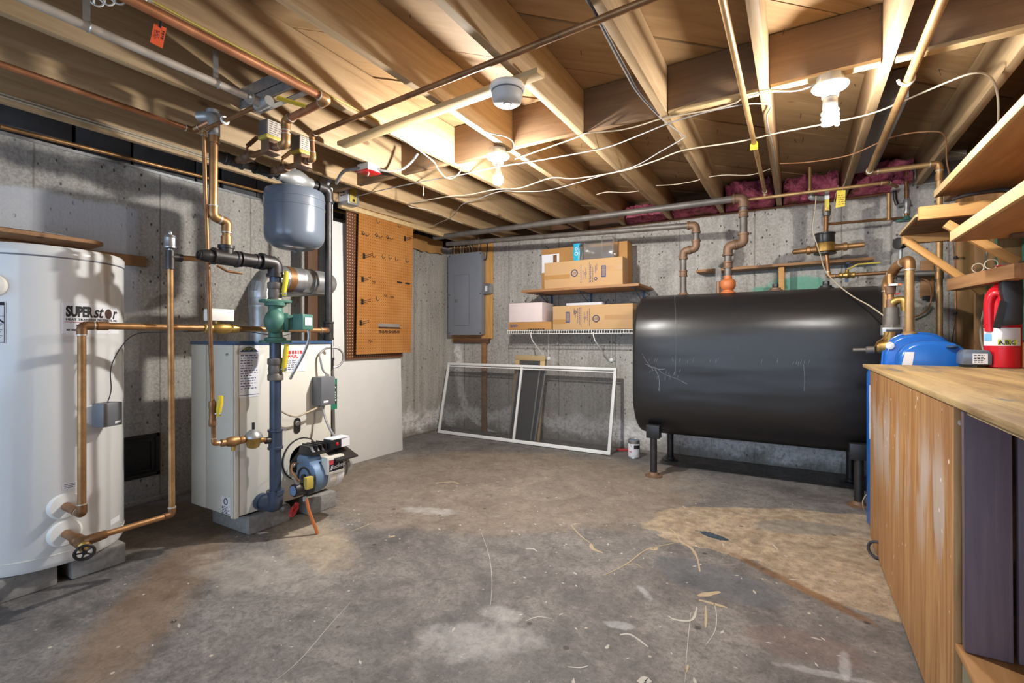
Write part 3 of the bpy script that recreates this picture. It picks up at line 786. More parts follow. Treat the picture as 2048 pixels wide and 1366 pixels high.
# the brand sticker, wrapped round the jacket
A0 = math.radians(-2.5)
w = cylwrap(HC, HR, A0, 1.156, 0.0012)
lab = part(wh, 'brand_label', curved_label(w, 0.0, 0.262, -0.075, 0.058, 14), M['paper'], label='white brand sticker with bold black lettering')
w2 = cylwrap(HC, HR, A0, 1.156, 0.0020)
def arc_text(mb, body, u0, u1, b, size, **kw):
    vs, _ = glyphs(body, size, kw.get('bold', 0), kw.get('shear', 0), kw.get('spacing', 1))
    x0 = min(p[0] for p in vs); x1 = max(p[0] for p in vs); k = (u1 - u0) / (x1 - x0)
    put_text(mb, body, 0, (1, 0, 0), (0, 1, 0), size, wrap=lambda a, c: w2(u0 + (a - x0) * k, b + c), **kw)
tx = MB()
arc_text(tx, 'SUPER', 0.014, 0.112, 0.0, 0.060, bold=0.0032)
arc_text(tx, 'st', 0.114, 0.162, -0.002, 0.072, bold=0.0014, shear=0.3)
arc_text(tx, 'r', 0.212, 0.246, -0.004, 0.072, bold=0.0014, shear=0.3)
arc_text(tx, 'HEAT TRANSFER PRODUCTS, INC.', 0.014, 0.246, -0.018, 0.0125, bold=0.0004, spacing=1.15)
for a_, b_, c_ in ((0.05, 0.066, -0.043), (0.069, 0.095, -0.043), (0.016, 0.028, -0.063), (0.032, 0.048, -0.063)):
    m = curved_label(w2, a_, b_, c_, c_ + 0.007, 3); tx.add(m.v, m.f)
part(lab, 'lettering', tx, M['ink'])
M['emblem'] = plain('dark_brown_print', (74, 42, 34), 0.6)
dot = [(0.187 + 0.020 * math.cos(k * math.pi / 10), 0.016 + 0.023 * math.sin(k * math.pi / 10)) for k in range(20)]
part(lab, 'emblem', MB().add([w2(a, b) for a, b in dot], [tuple(range(20))]), M['emblem'], label='dark round emblem in the place of the letter o')
part(lab, 'rule_line', curved_label(w2, 0.010, 0.25, -0.0265, -0.0245), M['ink_red'])
# warning sticker at the left edge
w = cylwrap(HC, HR, math.radians(-38.5), 1.105, 0.0012)
lab = part(wh, 'warning_label', curved_label(w, -0.05, 0.022, -0.065, 0.105), M['paper'], label='white safety sticker with black drawing')
w2 = cylwrap(HC, HR, math.radians(-38.5), 1.105, 0.0020)
mb = curved_label(w2, -0.046, 0.018, 0.088, 0.101); part(lab, 'header_bar', mb, M['ink'])
mb = MB()
for u0, u1, v0, v1 in ((-0.046, 0.018, 0.044, 0.0455), (0.0165, 0.018, -0.06, 0.088), (-0.046, 0.018, -0.0615, -0.06), (0.002, 0.0035, 0.046, 0.086)):
    m = curved_label(w2, u0, u1, v0, v1, 4); mb.add(m.v, m.f)
for k in range(9):
    m = curved_label(w2, -0.04, 0.012 - 0.004 * (k % 3), 0.012 - k * 0.0078, 0.0145 - k * 0.0078, 4); mb.add(m.v, m.f)
m = MB().add([w2(a, b) for a, b in ((-0.046, 0.03), (-0.02, 0.035), (0.0, 0.028), (0.016, 0.014), (0.016, 0.022), (0.0, 0.037), (-0.02, 0.041), (-0.046, 0.037))], [tuple(range(8))]); mb.add(m.v, m.f)
m = MB().add([w2(a, b) for a, b in ((-0.03, 0.05), (-0.006, 0.05), (-0.014, 0.062), (-0.010, 0.074), (-0.022, 0.078))], [tuple(range(5))]); mb.add(m.v, m.f)
part(lab, 'printing', mb, M['ink'])
w = cylwrap(HC, HR, math.radians(-2.0), 0.43, 0.0012)
lab = part(wh, 'data_label', curved_label(w, 0.0, 0.05, -0.012, 0.014), M['paper'])
w2 = cylwrap(HC, HR, math.radians(-2.0), 0.43, 0.002); mb = MB()
for k in range(3):
    m = curved_label(w2, 0.006, 0.044, 0.007 - k * 0.007, 0.009 - k * 0.007, 4); mb.add(m.v, m.f)
part(lab, 'printing', mb, M['ink'])
w = cylwrap(HC, HR, math.radians(36.0), 0.20, 0.0012)
part(wh, 'small_sticker', curved_label(w, 0.0, 0.07, -0.006, 0.02), M['paper'])
# ports: white rosette flanges with pipe stubs
for z in (0.348, 0.232):
    fl = part(wh, 'port_flange', MB().lathe([(0.058, 0.0), (0.060, 0.006), (0.050, 0.018), (0.026, 0.022)], (HC.x + HR - 0.012, HC.y, z), (1, 0, 0), 28), M['white_plastic'])
    part(fl, 'pipe_stub', MB().cyl((HC.x + HR, HC.y, z), (-2.545, HC.y, z), 0.017, n=14), M['copper_dark'])
fl = part(wh, 'vent_flange', MB().lathe([(0.045, 0.0), (0.045, 0.02), (0.03, 0.035)], (HC.x + HR * math.cos(-0.73) * 0.985, HC.y + HR * math.sin(-0.73) * 0.985, 1.272), (math.cos(-0.73), math.sin(-0.73), 0), 24), M['white_plastic'])
# aquastat on the side
a = math.radians(20); nd = V3((math.cos(a), math.sin(a), 0)); tv = V3((-nd.y, nd.x, 0))
o = HC + nd * (HR - 0.006); o.z = 0.722
fl = part(wh, 'sensor_flange', MB().lathe([(0.044, 0.0), (0.045, 0.008), (0.034, 0.020), (0.012, 0.024), (0.012, 0.03)], o, nd, 26), M['white_plastic'])
bx = (-2.585,0.866,0.718)
c = o + nd * 0.06 + tv * 0.016
ab = part(wh, 'thermostat_box', MB().prism([(-0.042, -0.052), (0.042, -0.052), (0.042, 0.052), (-0.042, 0.052)], c - nd * 0.032, tv, (0, 0, 1), nd * 0.064), M['grey_box'], bev=0.004, label='small grey thermostat box on a white round flange')
mb = MB().prism([(0, 0), (0.026, 0.003), (0.026, 0.012), (0, 0.009)], c + nd * 0.0322 + tv * 0.008 + V3((0, 0, -0.042)), tv, (0, 0, 1), nd * 0.0008)
part(ab, 'name_plate', mb, M['paper'])
wire('control_wire', 'thin dark control wire looping from the heater thermostat box to the boiler', [c + V3((0, 0, 0.05)), (-2.600,0.902,0.833), (-2.590,0.898,0.933), (-2.580,0.934,1.027), (-2.570,0.983,1.080), (-2.560,1.073,1.090), (-2.560,1.295,1.098), (-2.560,1.502,1.095), (-2.520,1.651,1.074), (-2.530,1.785,1.104), (-2.530,1.888,1.112), (-2.560,1.964,1.063)], 0.0022, M['cable_black'])
for i, (y0, y1, lb) in enumerate(((0.37, 0.762, 'left cinder block under the white water heater'), (0.806, 1.005, 'right cinder block under the white water heater'))):
    solo('concrete_block', lb, 'concrete block', MB().box(-3.13, -2.728, y0, y1, 0.0, 0.094), M['block'], bev=0.009, group='blocks under the water heater')
# ---------------------------------------------------------------- shelf over the heater
sh = thing('wall_shelf', 'brown wooden shelf on the left concrete wall above the water heater', 'shelf', (-3.5, 0.5, 1.53))
mb = MB(); poly = [(0.0, -0.9), (0.24, -0.9), (0.24, 1.08), (0.225, 1.125), (0.19, 1.15), (0.0, 1.15)]
part(sh, 'shelf_board', MB().prism(poly, (-3.61, 0, 1.588), (1, 0, 0), (0, 1, 0), (0, 0, 0.022)), WOOD['shelf'], bev=0.003)
plank(sh, 'ledger_board', (-3.608, -0.9, 1.553), (-3.608, 1.43, 1.553), 0.02, 0.066, WOOD['shelf'])
for y in (0.62, -0.2): part(sh, 'bracket', MB().box(-3.60, -3.42, y - 0.012, y + 0.012, 1.576, 1.588).box(-3.60, -3.594, y - 0.012, y + 0.012, 1.45, 1.588), M['galv'])
pp = MB()
for k in range(3):
    p = [V3((-3.56 + 0.01 * k, 0.62 + 0.02 * k, 1.6115 + k * 0.0014)), V3((-3.40 + 0.01 * k, 0.60 - 0.03 * k, 1.6115 + k * 0.0014)), V3((-3.39 + 0.006 * k, 1.00 - 0.02 * k, 1.6115 + k * 0.0014)), V3((-3.55, 1.01, 1.6115 + k * 0.0014))]
    pp.add(p + [q + V3((0, 0, 0.001)) for q in p], [(0, 1, 2, 3), (4, 5, 6, 7), (0, 1, 5, 4), (1, 2, 6, 5), (2, 3, 7, 6), (3, 0, 4, 7)])
solo('paper_sheet', 'loose white papers lying on the shelf above the water heater', 'paper', pp, M['paper'])
# ---------------------------------------------------------------- iron clean-out in the wall
cd = thing('cleanout_door', 'black cast iron clean-out door set low in the left wall between heater and boiler', 'clean-out door', (XL, 1.3, 0.16))
part(cd, 'frame', MB().box(XL - 0.01, XL + 0.012, 1.10, 1.515, 0.165, 0.19).box(XL - 0.01, XL + 0.012, 1.10, 1.515, 0.415, 0.44).box(XL - 0.01, XL + 0.012, 1.49, 1.515, 0.165, 0.44).box(XL - 0.01, XL + 0.012, 1.10, 1.125, 0.165, 0.44), M['black'], bev=0.004)
dp = part(cd, 'door_panel', MB().box(XL - 0.004, XL + 0.006, 1.12, 1.495, 0.186, 0.419), M['black'], bev=0.003)
part(dp, 'raised_rim', MB().box(XL, XL + 0.014, 1.14, 1.475, 0.205, 0.213).box(XL, XL + 0.014, 1.14, 1.475, 0.392, 0.400).box(XL, XL + 0.014, 1.465, 1.473, 0.205, 0.4).box(XL, XL + 0.014, 1.14, 1.148, 0.205, 0.4), M['black'], bev=0.002)
mb = dashes(MB(), (XL + 0.0075, 1.16, 0.315), (0, 1, 0), (0, 0, 1), 0.26, 0.05, 2, 5, 0.55, 4)
part(dp, 'lettering', mb, M['iron'])
# ================================================================== HEATER PIPING (copper)
XP = -2.45
t = pipe('copper_pipe', 'copper pipe from the upper heater port, up and across above the boiler', [(-2.56, 0.769, 0.348), (-2.495, 0.769, 0.348), (-2.505, 0.772, 1.113), (-2.52, 1.96, 1.110), (-2.60, 2.03, 1.110)], 0.0145, M['copper'], M['copper_dark'], ends=(((-2.508, 0.84, 1.113), (0, 1, 0)),))
# flow check valve and white switch on that pipe
y0 = (-2.510,1.306,1.123)[1]
fv = thing('zone_valve', 'brass motorised valve with white box head in the horizontal copper pipe above the boiler', 'valve', (-2.51, y0, 1.09))
part(fv, 'valve_body', MB().lathe([(0.017, -0.085), (0.022, -0.08), (0.022, -0.05), (0.018, -0.045), (0.026, -0.03), (0.030, 0.0), (0.026, 0.03), (0.018, 0.045), (0.022, 0.05), (0.022, 0.08), (0.017, 0.085)], (-2.51, y0 + 0.02, 1.111), (0, 1, 0), 20), M['brass'])
part(fv, 'stem', MB().cyl((-2.51, y0, 1.12), (-2.51, y0, 1.15), 0.014, n=14), M['brass'])
part(fv, 'motor_head', MB().box(-2.555, -2.475, y0 - 0.045, y0 + 0.065, 1.148, 1.208), M['white_plastic'], bev=0.004, label='white box head')
XQ = -2.45
lo = thing('copper_pipe', 'copper pipe from the lower heater valve, right and up to the air vent', 'pipe', (XQ, 0.82, 0.25))
P0, P1, P2 = V3((XQ, 0.80, 0.2527)), V3((XQ, 1.075, 0.257)), V3((XQ, 1.068, 1.425))
part(lo, 'tube', MB().tube(fillet([P0, P1, P2], 0.02), 0.0125, 12), M['copper'])
part(lo, 'elbow', MB().tube(fillet([P1 + V3((0, -0.032, 0)), P1, P1 + V3((0, 0, 0.032))], 0.022), 0.0155, 12), M['copper_dark'])
part(lo, 'solder_ring', MB().cyl(P1 + V3((0, 0, 0.030)), P1 + V3((0, 0, 0.036)), 0.0160), M['solder'])
part(lo, 'tee', MB().cyl((XQ, 1.068, 1.375), (XQ, 1.068, 1.46), 0.018).cyl((XQ, 1.068, 1.432), (XQ, 1.115, 1.432), 0.018), M['iron'], label='dark tee at the top of the pipe')
part(lo, 'branch_tube', MB().tube([(XQ, 1.10, 1.432), (XQ + 0.02, 1.18, 1.436), (XQ + 0.045, 1.262, 1.445)], 0.0125, 12), M['copper'])
av = thing('air_vent', 'small silver air vent cap on top of the copper pipe left of the boiler', 'air vent', (XQ, 1.068, 1.46))
part(av, 'vent_body', MB().lathe([(0.008, 0.0), (0.010, 0.012), (0.023, 0.016), (0.024, 0.024), (0.022, 0.028), (0.022, 0.062), (0.024, 0.064), (0.020, 0.074), (0.008, 0.078)], (XQ, 1.068, 1.455), (0, 0, 1), 20), M['galv'])
part(av, 'vent_cap', MB().lathe([(0.006, 0.0), (0.008, 0.006), (0.006, 0.014), (0.003, 0.018)], (XQ, 1.068, 1.532), (0, 0, 1), 14), M['alum'])
gv = thing('gate_valve', 'gate valve with dark spoked handwheel at the lower port of the water heater', 'valve', (-2.47, 0.78, 0.2))
part(gv, 'valve_body', MB().lathe([(0.019, 0), (0.024, 0.004), (0.024, 0.03), (0.020, 0.036), (0.027, 0.06), (0.027, 0.085), (0.02, 0.10)], (-2.555, 0.769, 0.232), (1, 0, 0), 18).tube([(-2.475, 0.769, 0.236), (-2.455, 0.79, 0.248), (XQ, 0.835, 0.2527)], [0.021, 0.020, 0.017], 12), M['copper_dark'])
part(gv, 'bonnet', MB().lathe([(0.02, 0), (0.022, 0.012), (0.012, 0.02), (0.008, 0.052)], (-2.46, 0.766, 0.229), (0.93, -0.25, -0.25), 14), M['brass'])
hc = V3((-2.413, 0.752, 0.216)); hd = V3((0.93, -0.25, -0.25))
mb = MB().torus(hc, hd, 0.03, 0.0055, 24, 8); _, u, v = frame(hd)
for k in range(5):
    a = 2 * math.pi * k / 5; e = u * math.cos(a) + v * math.sin(a); mb.tube([hc, hc + e * 0.03], 0.0035, 6)
mb.cyl(hc - hd * 0.006, hc + hd * 0.006, 0.008)
part(gv, 'handwheel', mb, M['iron'], label='dark spoked handwheel')
# ================================================================== BOILER
bo = thing('boiler', 'cream enamelled oil boiler on blocks with stickers, burner and grey control box', 'boiler', (-2.76, 1.71, 0.10))
BX0, BX1, BY0, BY1, BZ0, BZ1 = -2.985, -2.545, 1.412, 2.012, 0.114, 1.03
part(bo, 'jacket', MB().box(BX0, BX1, BY0, BY1, BZ0, BZ1), M['cream'], bev=0.004)
part(bo, 'side_panel', MB().box(BX0 + 0.004, BX0 + 0.16, BY0 - 0.006, BY0, BZ0 + 0.003, BZ1 - 0.004).box(BX0 + 0.166, BX1 - 0.03, BY0 - 0.004, BY0, BZ0 + 0.003, BZ1 - 0.004), M['cream'], bev=0.002)
part(bo, 'corner_strip', MB().box(BX1 - 0.024, BX1 - 0.001, BY0 - 0.012, BY0, BZ0 - 0.004, BZ1 - 0.004).box(BX1, BX1 + 0.010, BY0 - 0.006, BY0 + 0.016, BZ0 - 0.004, BZ1 - 0.004), M['cream'], bev=0.003)
part(bo, 'front_panel', MB().box(BX1, BX1 + 0.007, BY0 + 0.020, BY1 - 0.002, BZ0 + 0.004, BZ1 - 0.006), M['cream'], bev=0.002)
part(bo, 'top_trim', MB().box(BX0 - 0.006, BX1 + 0.012, BY0 - 0.008, BY1 + 0.006, BZ1 - 0.004, BZ1 + 0.016), M['blue_trim'], bev=0.003, label='dark blue top edge')
part(bo, 'underside', MB().box(BX0 + 0.02, BX1 - 0.02, BY0 + 0.02, BY1 - 0.02, 0.102, BZ0 + 0.004), M['black'])
for p in ((-2.536,1.868,0.479), (-2.536,1.708,0.536), (-2.536,1.659,0.960)):
    part(bo, 'screw', MB().lathe([(0.004, 0), (0.004, 0.003), (0.002, 0.005)], p, (1, 0, 0), 10), M['steel'])
for p in ((-2.994,1.406,0.968), (-2.605,1.406,0.975)):
    part(bo, 'screw', MB().lathe([(0.006, 0), (0.006, 0.006), (0.003, 0.010)], p, (0, -1, 0), 10), M['steel'])
FX = BX1 + 0.0075
def sticker(parent, name, a, b, mat, label=None):
    (x, y0, z1), (_, y1, z0) = a, b
    return part(parent, name, MB().box(FX, FX + 0.0012, y0, y1, z0, z1), mat, label=label)
s = sticker(bo, 'data_label', (-2.538,1.429,1.020), (-2.538,1.539,0.744), M['paper'], 'tall white data sticker with a blue and green arched top')
(_, ya, za), (_, yb, zb) = (-2.538,1.429,1.020), (-2.538,1.539,0.744)
wd = yb - ya
part(s, 'arched_header', MB().prism([(0.04 * wd + 0.92 * wd * k / 10, 0.028 * math.sin(math.pi * k / 10) + 0.002) for k in range(11)], (FX + 0.0014, ya, za - 0.034), (0, 1, 0), (0, 0, 1), (0.0006, 0, 0)), M['blue_trim'])
mb = MB()
for k in range(7): mb.box(FX + 0.0021, FX + 0.0024, ya + wd * (0.22 + k * 0.08), ya + wd * (0.27 + k * 0.08), za - 0.026 + 0.004 * (k % 3), za - 0.012 + 0.005 * (k % 2))
part(s, 'header_print', mb, M['yellow_dirty'])
mb = dashes(MB(), (FX + 0.0016, ya + 0.008, za - 0.045), (0, 1, 0), (0, 0, 1), wd - 0.016, 0.19, 14, 5, 0.35, 5)
mb.box(FX + 0.0013, FX + 0.0018, ya, yb, za - 0.265, za - 0.262)
part(s, 'printing', mb, M['ink_blue'])
s = sticker(bo, 'notice_label', (-2.538,1.681,1.000), (-2.538,1.824,0.865), M['paper'], 'white notice sticker with red heading')
(_, ya, za), (_, yb, zb) = (-2.538,1.681,1.000), (-2.538,1.824,0.865)
mb = dashes(MB(), (FX + 0.0016, ya + 0.030, za - 0.008), (0, 1, 0), (0, 0, 1), 0.10, 0.026, 1, 5, 0.8, 6)
dashes(mb, (FX + 0.0016, ya + 0.03, za - 0.036), (0, 1, 0), (0, 0, 1), 0.08, 0.024, 2, 4, 0.6, 3)
part(s, 'heading', mb, M['ink_red'])
mb = dashes(MB(), (FX + 0.0016, ya + 0.012, za - 0.065), (0, 1, 0), (0, 0, 1), 0.10, 0.06, 5, 5, 0.35, 8); part(s, 'printing', mb, M['ink_blue'])
mb = MB().box(BX1 - 0.135, BX1 - 0.035, BY0 - 0.0075, BY0 - 0.0062, 0.135, 0.235)
a, b = (-2.663,1.406,0.214), (-2.576,1.406,0.123)
s = part(bo, 'rating_label', MB().box(a[0], b[0], BY0 - 0.0072, BY0 - 0.0042, b[2], a[2]), M['paper'])
mb = dashes(MB(), (a[0] + 0.006, BY0 - 0.0078, a[2] - 0.05), (1, 0, 0), (0, 0, 1), b[0] - a[0] - 0.012, 0.05, 6, 3, 0.5, 4)
mb.torus(((a[0] + b[0]) / 2, BY0 - 0.0078, a[2] - 0.025), (0, 1, 0), 0.016, 0.0025, 18, 4); part(s, 'printing', mb, M['ink'])
# flame inspection slot
p = (-2.538,1.771,0.546)
s = part(bo, 'inspection_slot', MB().prism([(0.022 * math.cos(t_) , (0.024 if math.sin(t_) >= 0 else -0.024) + 0.022 * math.sin(t_)) for t_ in [2 * math.pi * k / 24 for k in range(24)]], (FX, p[1], p[2]), (0, 1, 0), (0, 0, 1), (0.003, 0, 0)), M['black'], label='black oblong inspection slot')
part(s, 'sight_glass', MB().lathe([(0.015, 0), (0.015, 0.006), (0.010, 0.007)], (FX, p[1], p[2] + 0.012), (1, 0, 0), 18), M['alum'])
# grey control box on the front, upper right
cb = part(bo, 'control_box', MB().box(FX, -2.45, 1.872, 1.972, 0.655, 0.826), M['grey_box'], bev=0.003, label='grey control box')
part(cb, 'name_plate', MB().box(-2.4498, -2.4485, 1.887, 1.922, 0.672, 0.684), M['paper'])
part(cb, 'conduit_nut', MB().cyl((-2.49, 1.90, 0.64), (-2.49, 1.90, 0.656), 0.012).cyl((-2.49, 1.945, 0.826), (-2.49, 1.945, 0.84), 0.012), M['steel'])
gp = part(bo, 'instruction_plate', MB().box(-2.58, -2.556, 2.016, 2.072, 0.605, 0.80), M['green_plate'], label='green instruction plate with black printed field')
part(gp, 'print_field', MB().box(-2.5562, -2.5545, 2.024, 2.066, 0.64, 0.765), M['ink'])
part(gp, 'printing', dashes(MB(), (-2.554, 2.03, 0.755), (0, 1, 0), (0, 0, 1), 0.034, 0.10, 6, 2, 0.6, 2), M['paper'])
# burner
bc = V3((-2.34, 1.70, 0.285))
pc = V3((-2.538,1.797,0.345))
part(bo, 'burner_plate', MB().lathe([(0.125, 0), (0.125, 0.006)], pc, (1, 0, 0), 36), M['iron'], label='round dark mounting plate')
part(bo, 'burner_ring', MB().lathe([(0.118, 0.006), (0.118, 0.014), (0.085, 0.016), (0.085, 0.006)], pc, (1, 0, 0), 36), M['cream'])
fl = part(bo, 'burner_flange', MB().prism([(-0.085, -0.03), (-0.075, -0.05), (0.03, -0.085), (0.085, -0.06), (0.08, 0.05), (0.035, 0.092), (0.005, 0.088), (-0.08, 0.0)], (pc.x + 0.014, pc.y, pc.z), (0, 1, 0), (0, 0, 1), (0.010, 0, 0)), M['iron'], bev=0.002)
for dy, dz in ((0.02, 0.072), (-0.066, -0.022)): part(fl, 'bolt', MB().lathe([(0.012, 0), (0.012, 0.008), (0.006, 0.014)], (pc.x + 0.024, pc.y + dy, pc.z + dz), (1, 0, 0), 12), M['steel'])
part(bo, 'air_tube', MB().cyl((pc.x + 0.016, pc.y + 0.01, pc.z - 0.02), (-2.38, 1.75, 0.305), 0.058, n=22), M['iron'])
bh = part(bo, 'burner_housing', MB().lathe([(0.070, 0.0), (0.088, 0.010), (0.092, 0.024), (0.092, 0.078), (0.086, 0.086)], (-2.355, 1.690, 0.285), (0, 1, 0), 32), M['blue_housing'], label='blue cast fan housing')
part(bh, 'housing_neck', MB().prism([(-0.075, 0.0), (0.045, 0.0), (0.045, 0.06), (0.02, 0.105), (-0.06, 0.105), (-0.075, 0.09)], (-2.355, 1.692, 0.30), (1, 0, 0), (0, 0, 1), (0, 0.085, 0)), M['blue_housing'], bev=0.008)
part(bh, 'air_shutter', MB().torus((-2.355, 1.689, 0.285), (0, 1, 0), 0.055, 0.006, 26, 6).cyl((-2.355, 1.688, 0.285), (-2.355, 1.68, 0.285), 0.02, n=14), M['iron'])
mo = part(bo, 'burner_motor', MB().lathe([(0.082, 0.0), (0.089, 0.006), (0.089, 0.046), (0.086, 0.048), (0.086, 0.052), (0.089, 0.054), (0.089, 0.10), (0.080, 0.112)], (-2.345, 1.778, 0.285), (0, 1, 0), 30), M['cream'], label='cream electric motor')
part(mo, 'motor_cap', MB().lathe([(0.04, 0.0), (0.05, 0.004), (0.05, 0.03), (0.062, 0.032), (0.062, 0.06), (0.05, 0.075), (0.02, 0.08)], (-2.33, 1.885, 0.30), (0, 1, 0), 24), M['steel'])
part(mo, 'paper_band', MB().lathe([(0.0895, 0), (0.0903, 0.0004), (0.0903, 0.032), (0.0895, 0.0324)], (-2.345, 1.842, 0.285), (0, 1, 0), 30), M['paper'])
# front cover with the name plate
fp = part(bo, 'cover_plate', MB().box(-2.30, -2.245, 1.755, 1.872, 0.295, 0.395), M['cream'], bev=0.006)
npl = part(fp, 'name_plate', MB().box(-2.2448, -2.2435, 1.765, 1.862, 0.312, 0.378), M['ink'], label='dark name plate with script lettering')
b2 = thing  # (kept short)
mb = MB(); put_text(mb, 'Beckett', (-2.2428, 1.772, 0.322), (0, 1, 0.10), (0, -0.10, 1), 0.034, shear=0.35, bold=0.0003)
mb.box(-2.2434, -2.2428, 1.762, 1.865, 0.378, 0.381).box(-2.2434, -2.2428, 1.762, 1.865, 0.309, 0.312).box(-2.2434, -2.2428, 1.762, 1.765, 0.309, 0.381).box(-2.2434, -2.2428, 1.862, 1.865, 0.309, 0.381)
part(fp, 'lettering', mb, M['paper'])
part(fp, 'red_patch', MB().box(-2.2434, -2.2430, 1.768, 1.795, 0.352, 0.376), M['ink_red'])
# transformer, reset control, tray
tr = part(bo, 'transformer', MB().prism([(-0.06, 0), (0.06, 0), (0.06, 0.022), (0.03, 0.05), (-0.045, 0.05), (-0.06, 0.03)], (-2.36, 1.70, 0.408), (1, 0, 0), (0, 0, 1), (0, 0.14, 0)), M['black'], bev=0.003)
for k in range(4): part(tr, 'fin', MB().box(-2.425 , -2.295, 1.725 + k * 0.03, 1.731 + k * 0.03, 0.43, 0.462), M['black'])
part(bo, 'tray', MB().prism([(0, 0), (0.125, -0.05), (0.125, -0.042), (0.0, 0.008)], (-2.345, 1.80, 0.415), (1, 0, 0), (0, 0, 1), (0, 0.15, 0)), M['iron'], label='dark hinged cover')
rc = part(bo, 'reset_control', MB().box(-2.34, -2.27, 1.80, 1.93, 0.428, 0.482), M['black'], bev=0.003, label='black and white burner reset control')
part(rc, 'cover', MB().box(-2.27, -2.264, 1.868, 1.925, 0.432, 0.478).box(-2.338, -2.266, 1.802, 1.928, 0.4821, 0.486), M['paper'])
part(rc, 'reset_button', MB().lathe([(0.009, 0), (0.009, 0.007), (0.006, 0.010)], (-2.27, 1.838, 0.455), (1, 0, 0), 14), M['red'], label='red reset button')
# oil pump on the left of the burner
pu = part(bo, 'oil_pump', MB().lathe([(0.033, 0), (0.035, 0.006), (0.035, 0.06), (0.045, 0.066), (0.045, 0.10), (0.03, 0.105)], (-2.30, 1.583, 0.250), (0, 1, 0), 22), M['black'], bev=0.0)
part(pu, 'pump_badge', MB().lathe([(0.026, 0), (0.026, 0.003)], (-2.30, 1.5825, 0.250), (0, -1, 0), 22), M['blue_housing'], label='pale blue round badge')
part(pu, 'valve_coil', MB().box(-2.275, -2.245, 1.625, 1.668, 0.250, 0.315), M['yellow_dirty'], bev=0.004).name = 'valve_coil'
part(pu, 'oil_line', MB().tube(spline([(-2.27, 1.60, 0.30), (-2.30, 1.575, 0.35), (-2.36, 1.62, 0.375), (-2.40, 1.68, 0.36)]), 0.005, 8), M['copper_dark'])
part(pu, 'fitting', MB().cyl((-2.29, 1.60, 0.285), (-2.29, 1.58, 0.325), 0.012).cyl((-2.265, 1.625, 0.19), (-2.265, 1.625, 0.215), 0.010), M['galv'])
wire('oil_hose', 'orange sleeved oil line hanging from the burner pump to the floor', [(-2.262, 1.635, 0.20), (-2.255, 1.64, 0.15), (-2.245, 1.655, 0.09), (-2.235, 1.672, 0.035), (-2.235, 1.68, 0.004)], 0.0085, M['orange'], cat='hose', n=10)
# blocks
solo('concrete_block', 'front concrete block under the boiler, below the blue riser', 'concrete block', MB().box(-2.90, -2.53, 1.478, 1.722, 0.0, 0.10), M['block'], bev=0.008, group='blocks under the boiler')
solo('concrete_block', 'rear concrete block under the boiler, below the burner', 'concrete block', MB().box(-2.90, -2.50, 1.83, 2.02, 0.0, 0.10), M['block'], bev=0.008, group='blocks under the boiler')
# ================================================================== BLUE RISER WITH CIRCULATOR
XR_, YR_ = -2.40, 1.546
ri = thing('supply_riser', 'thick dark blue vertical pipe in front of the boiler, elbowed into its base', 'pipe', (XR_, YR_, 0.11))
part(ri, 'tube', MB().tube(fillet([(-2.535, YR_, 0.165), (XR_, YR_, 0.165), (XR_, YR_, 1.045)], 0.05), 0.0295, 18), M['blue_pipe'])
part(ri, 'elbow', MB().tube(fillet([(-2.50, YR_, 0.165), (XR_, YR_, 0.165), (XR_, YR_, 0.235)], 0.06, 7), 0.039, 18).cyl((XR_, YR_, 0.228), (XR_, YR_, 0.248), 0.044, n=18).cyl((-2.53, YR_, 0.165), (-2.50, YR_, 0.165), 0.046, n=18), M['blue_pipe'])
coupling(ri, (XR_, YR_, 0.522), (0, 0, 1), 0.031, 0.105, M['blue_pipe'], 'tee')
part(ri, 'side_outlet', MB().cyl((XR_, YR_ - 0.01, 0.522), (XR_, YR_ - 0.055, 0.522), 0.018), M['iron'])
part(ri, 'upper_tube', MB().cyl((XR_, YR_, 1.255), (XR_, YR_, 1.42), 0.0295, n=18), M['blue_pipe'])
def ball_valve(label, p, r, hl, hdir, mat_body, off=(0.045, 0.02, 0)):
    p = V3(p); t = thing('ball_valve', label, 'valve', p - V3((0, 0, 0.06)))
    part(t, 'valve_body', MB().lathe([(r * 1.12, -0.06), (r * 1.28, -0.056), (r * 1.28, -0.03), (r * 1.1, -0.022), (r * 1.2, 0.0), (r * 1.1, 0.022), (r * 1.28, 0.03), (r * 1.28, 0.056), (r * 1.12, 0.06)], p, (0, 0, 1), 18), mat_body)
    o = V3(off); q = p + o
    part(t, 'stem', MB().cyl(p + o * 0.5, q + o.normalized() * 0.012, 0.009, n=10), M['galv'])
    d = V3(hdir).normalized()
    part(t, 'lever', MB().tube([q - d * 0.012, q + d * 0.02, q + d * hl * 0.6 + o.normalized() * 0.006, q + d * hl + o.normalized() * 0.008], [0.010, 0.013, 0.0135, 0.011], 10), M['yellow'], label='yellow lever handle')
    return t
ball_valve('ball valve with yellow lever on the blue riser below the green pump', (XR_, YR_, 0.895), 0.031, 0.135, (0, 0.05, 1), M['iron_grey'])
ball_valve('ball valve with yellow lever above the green pump, under the iron elbow', (XR_, YR_, 1.30), 0.031, 0.12, (0, 0.05, 1), M['iron_grey'])
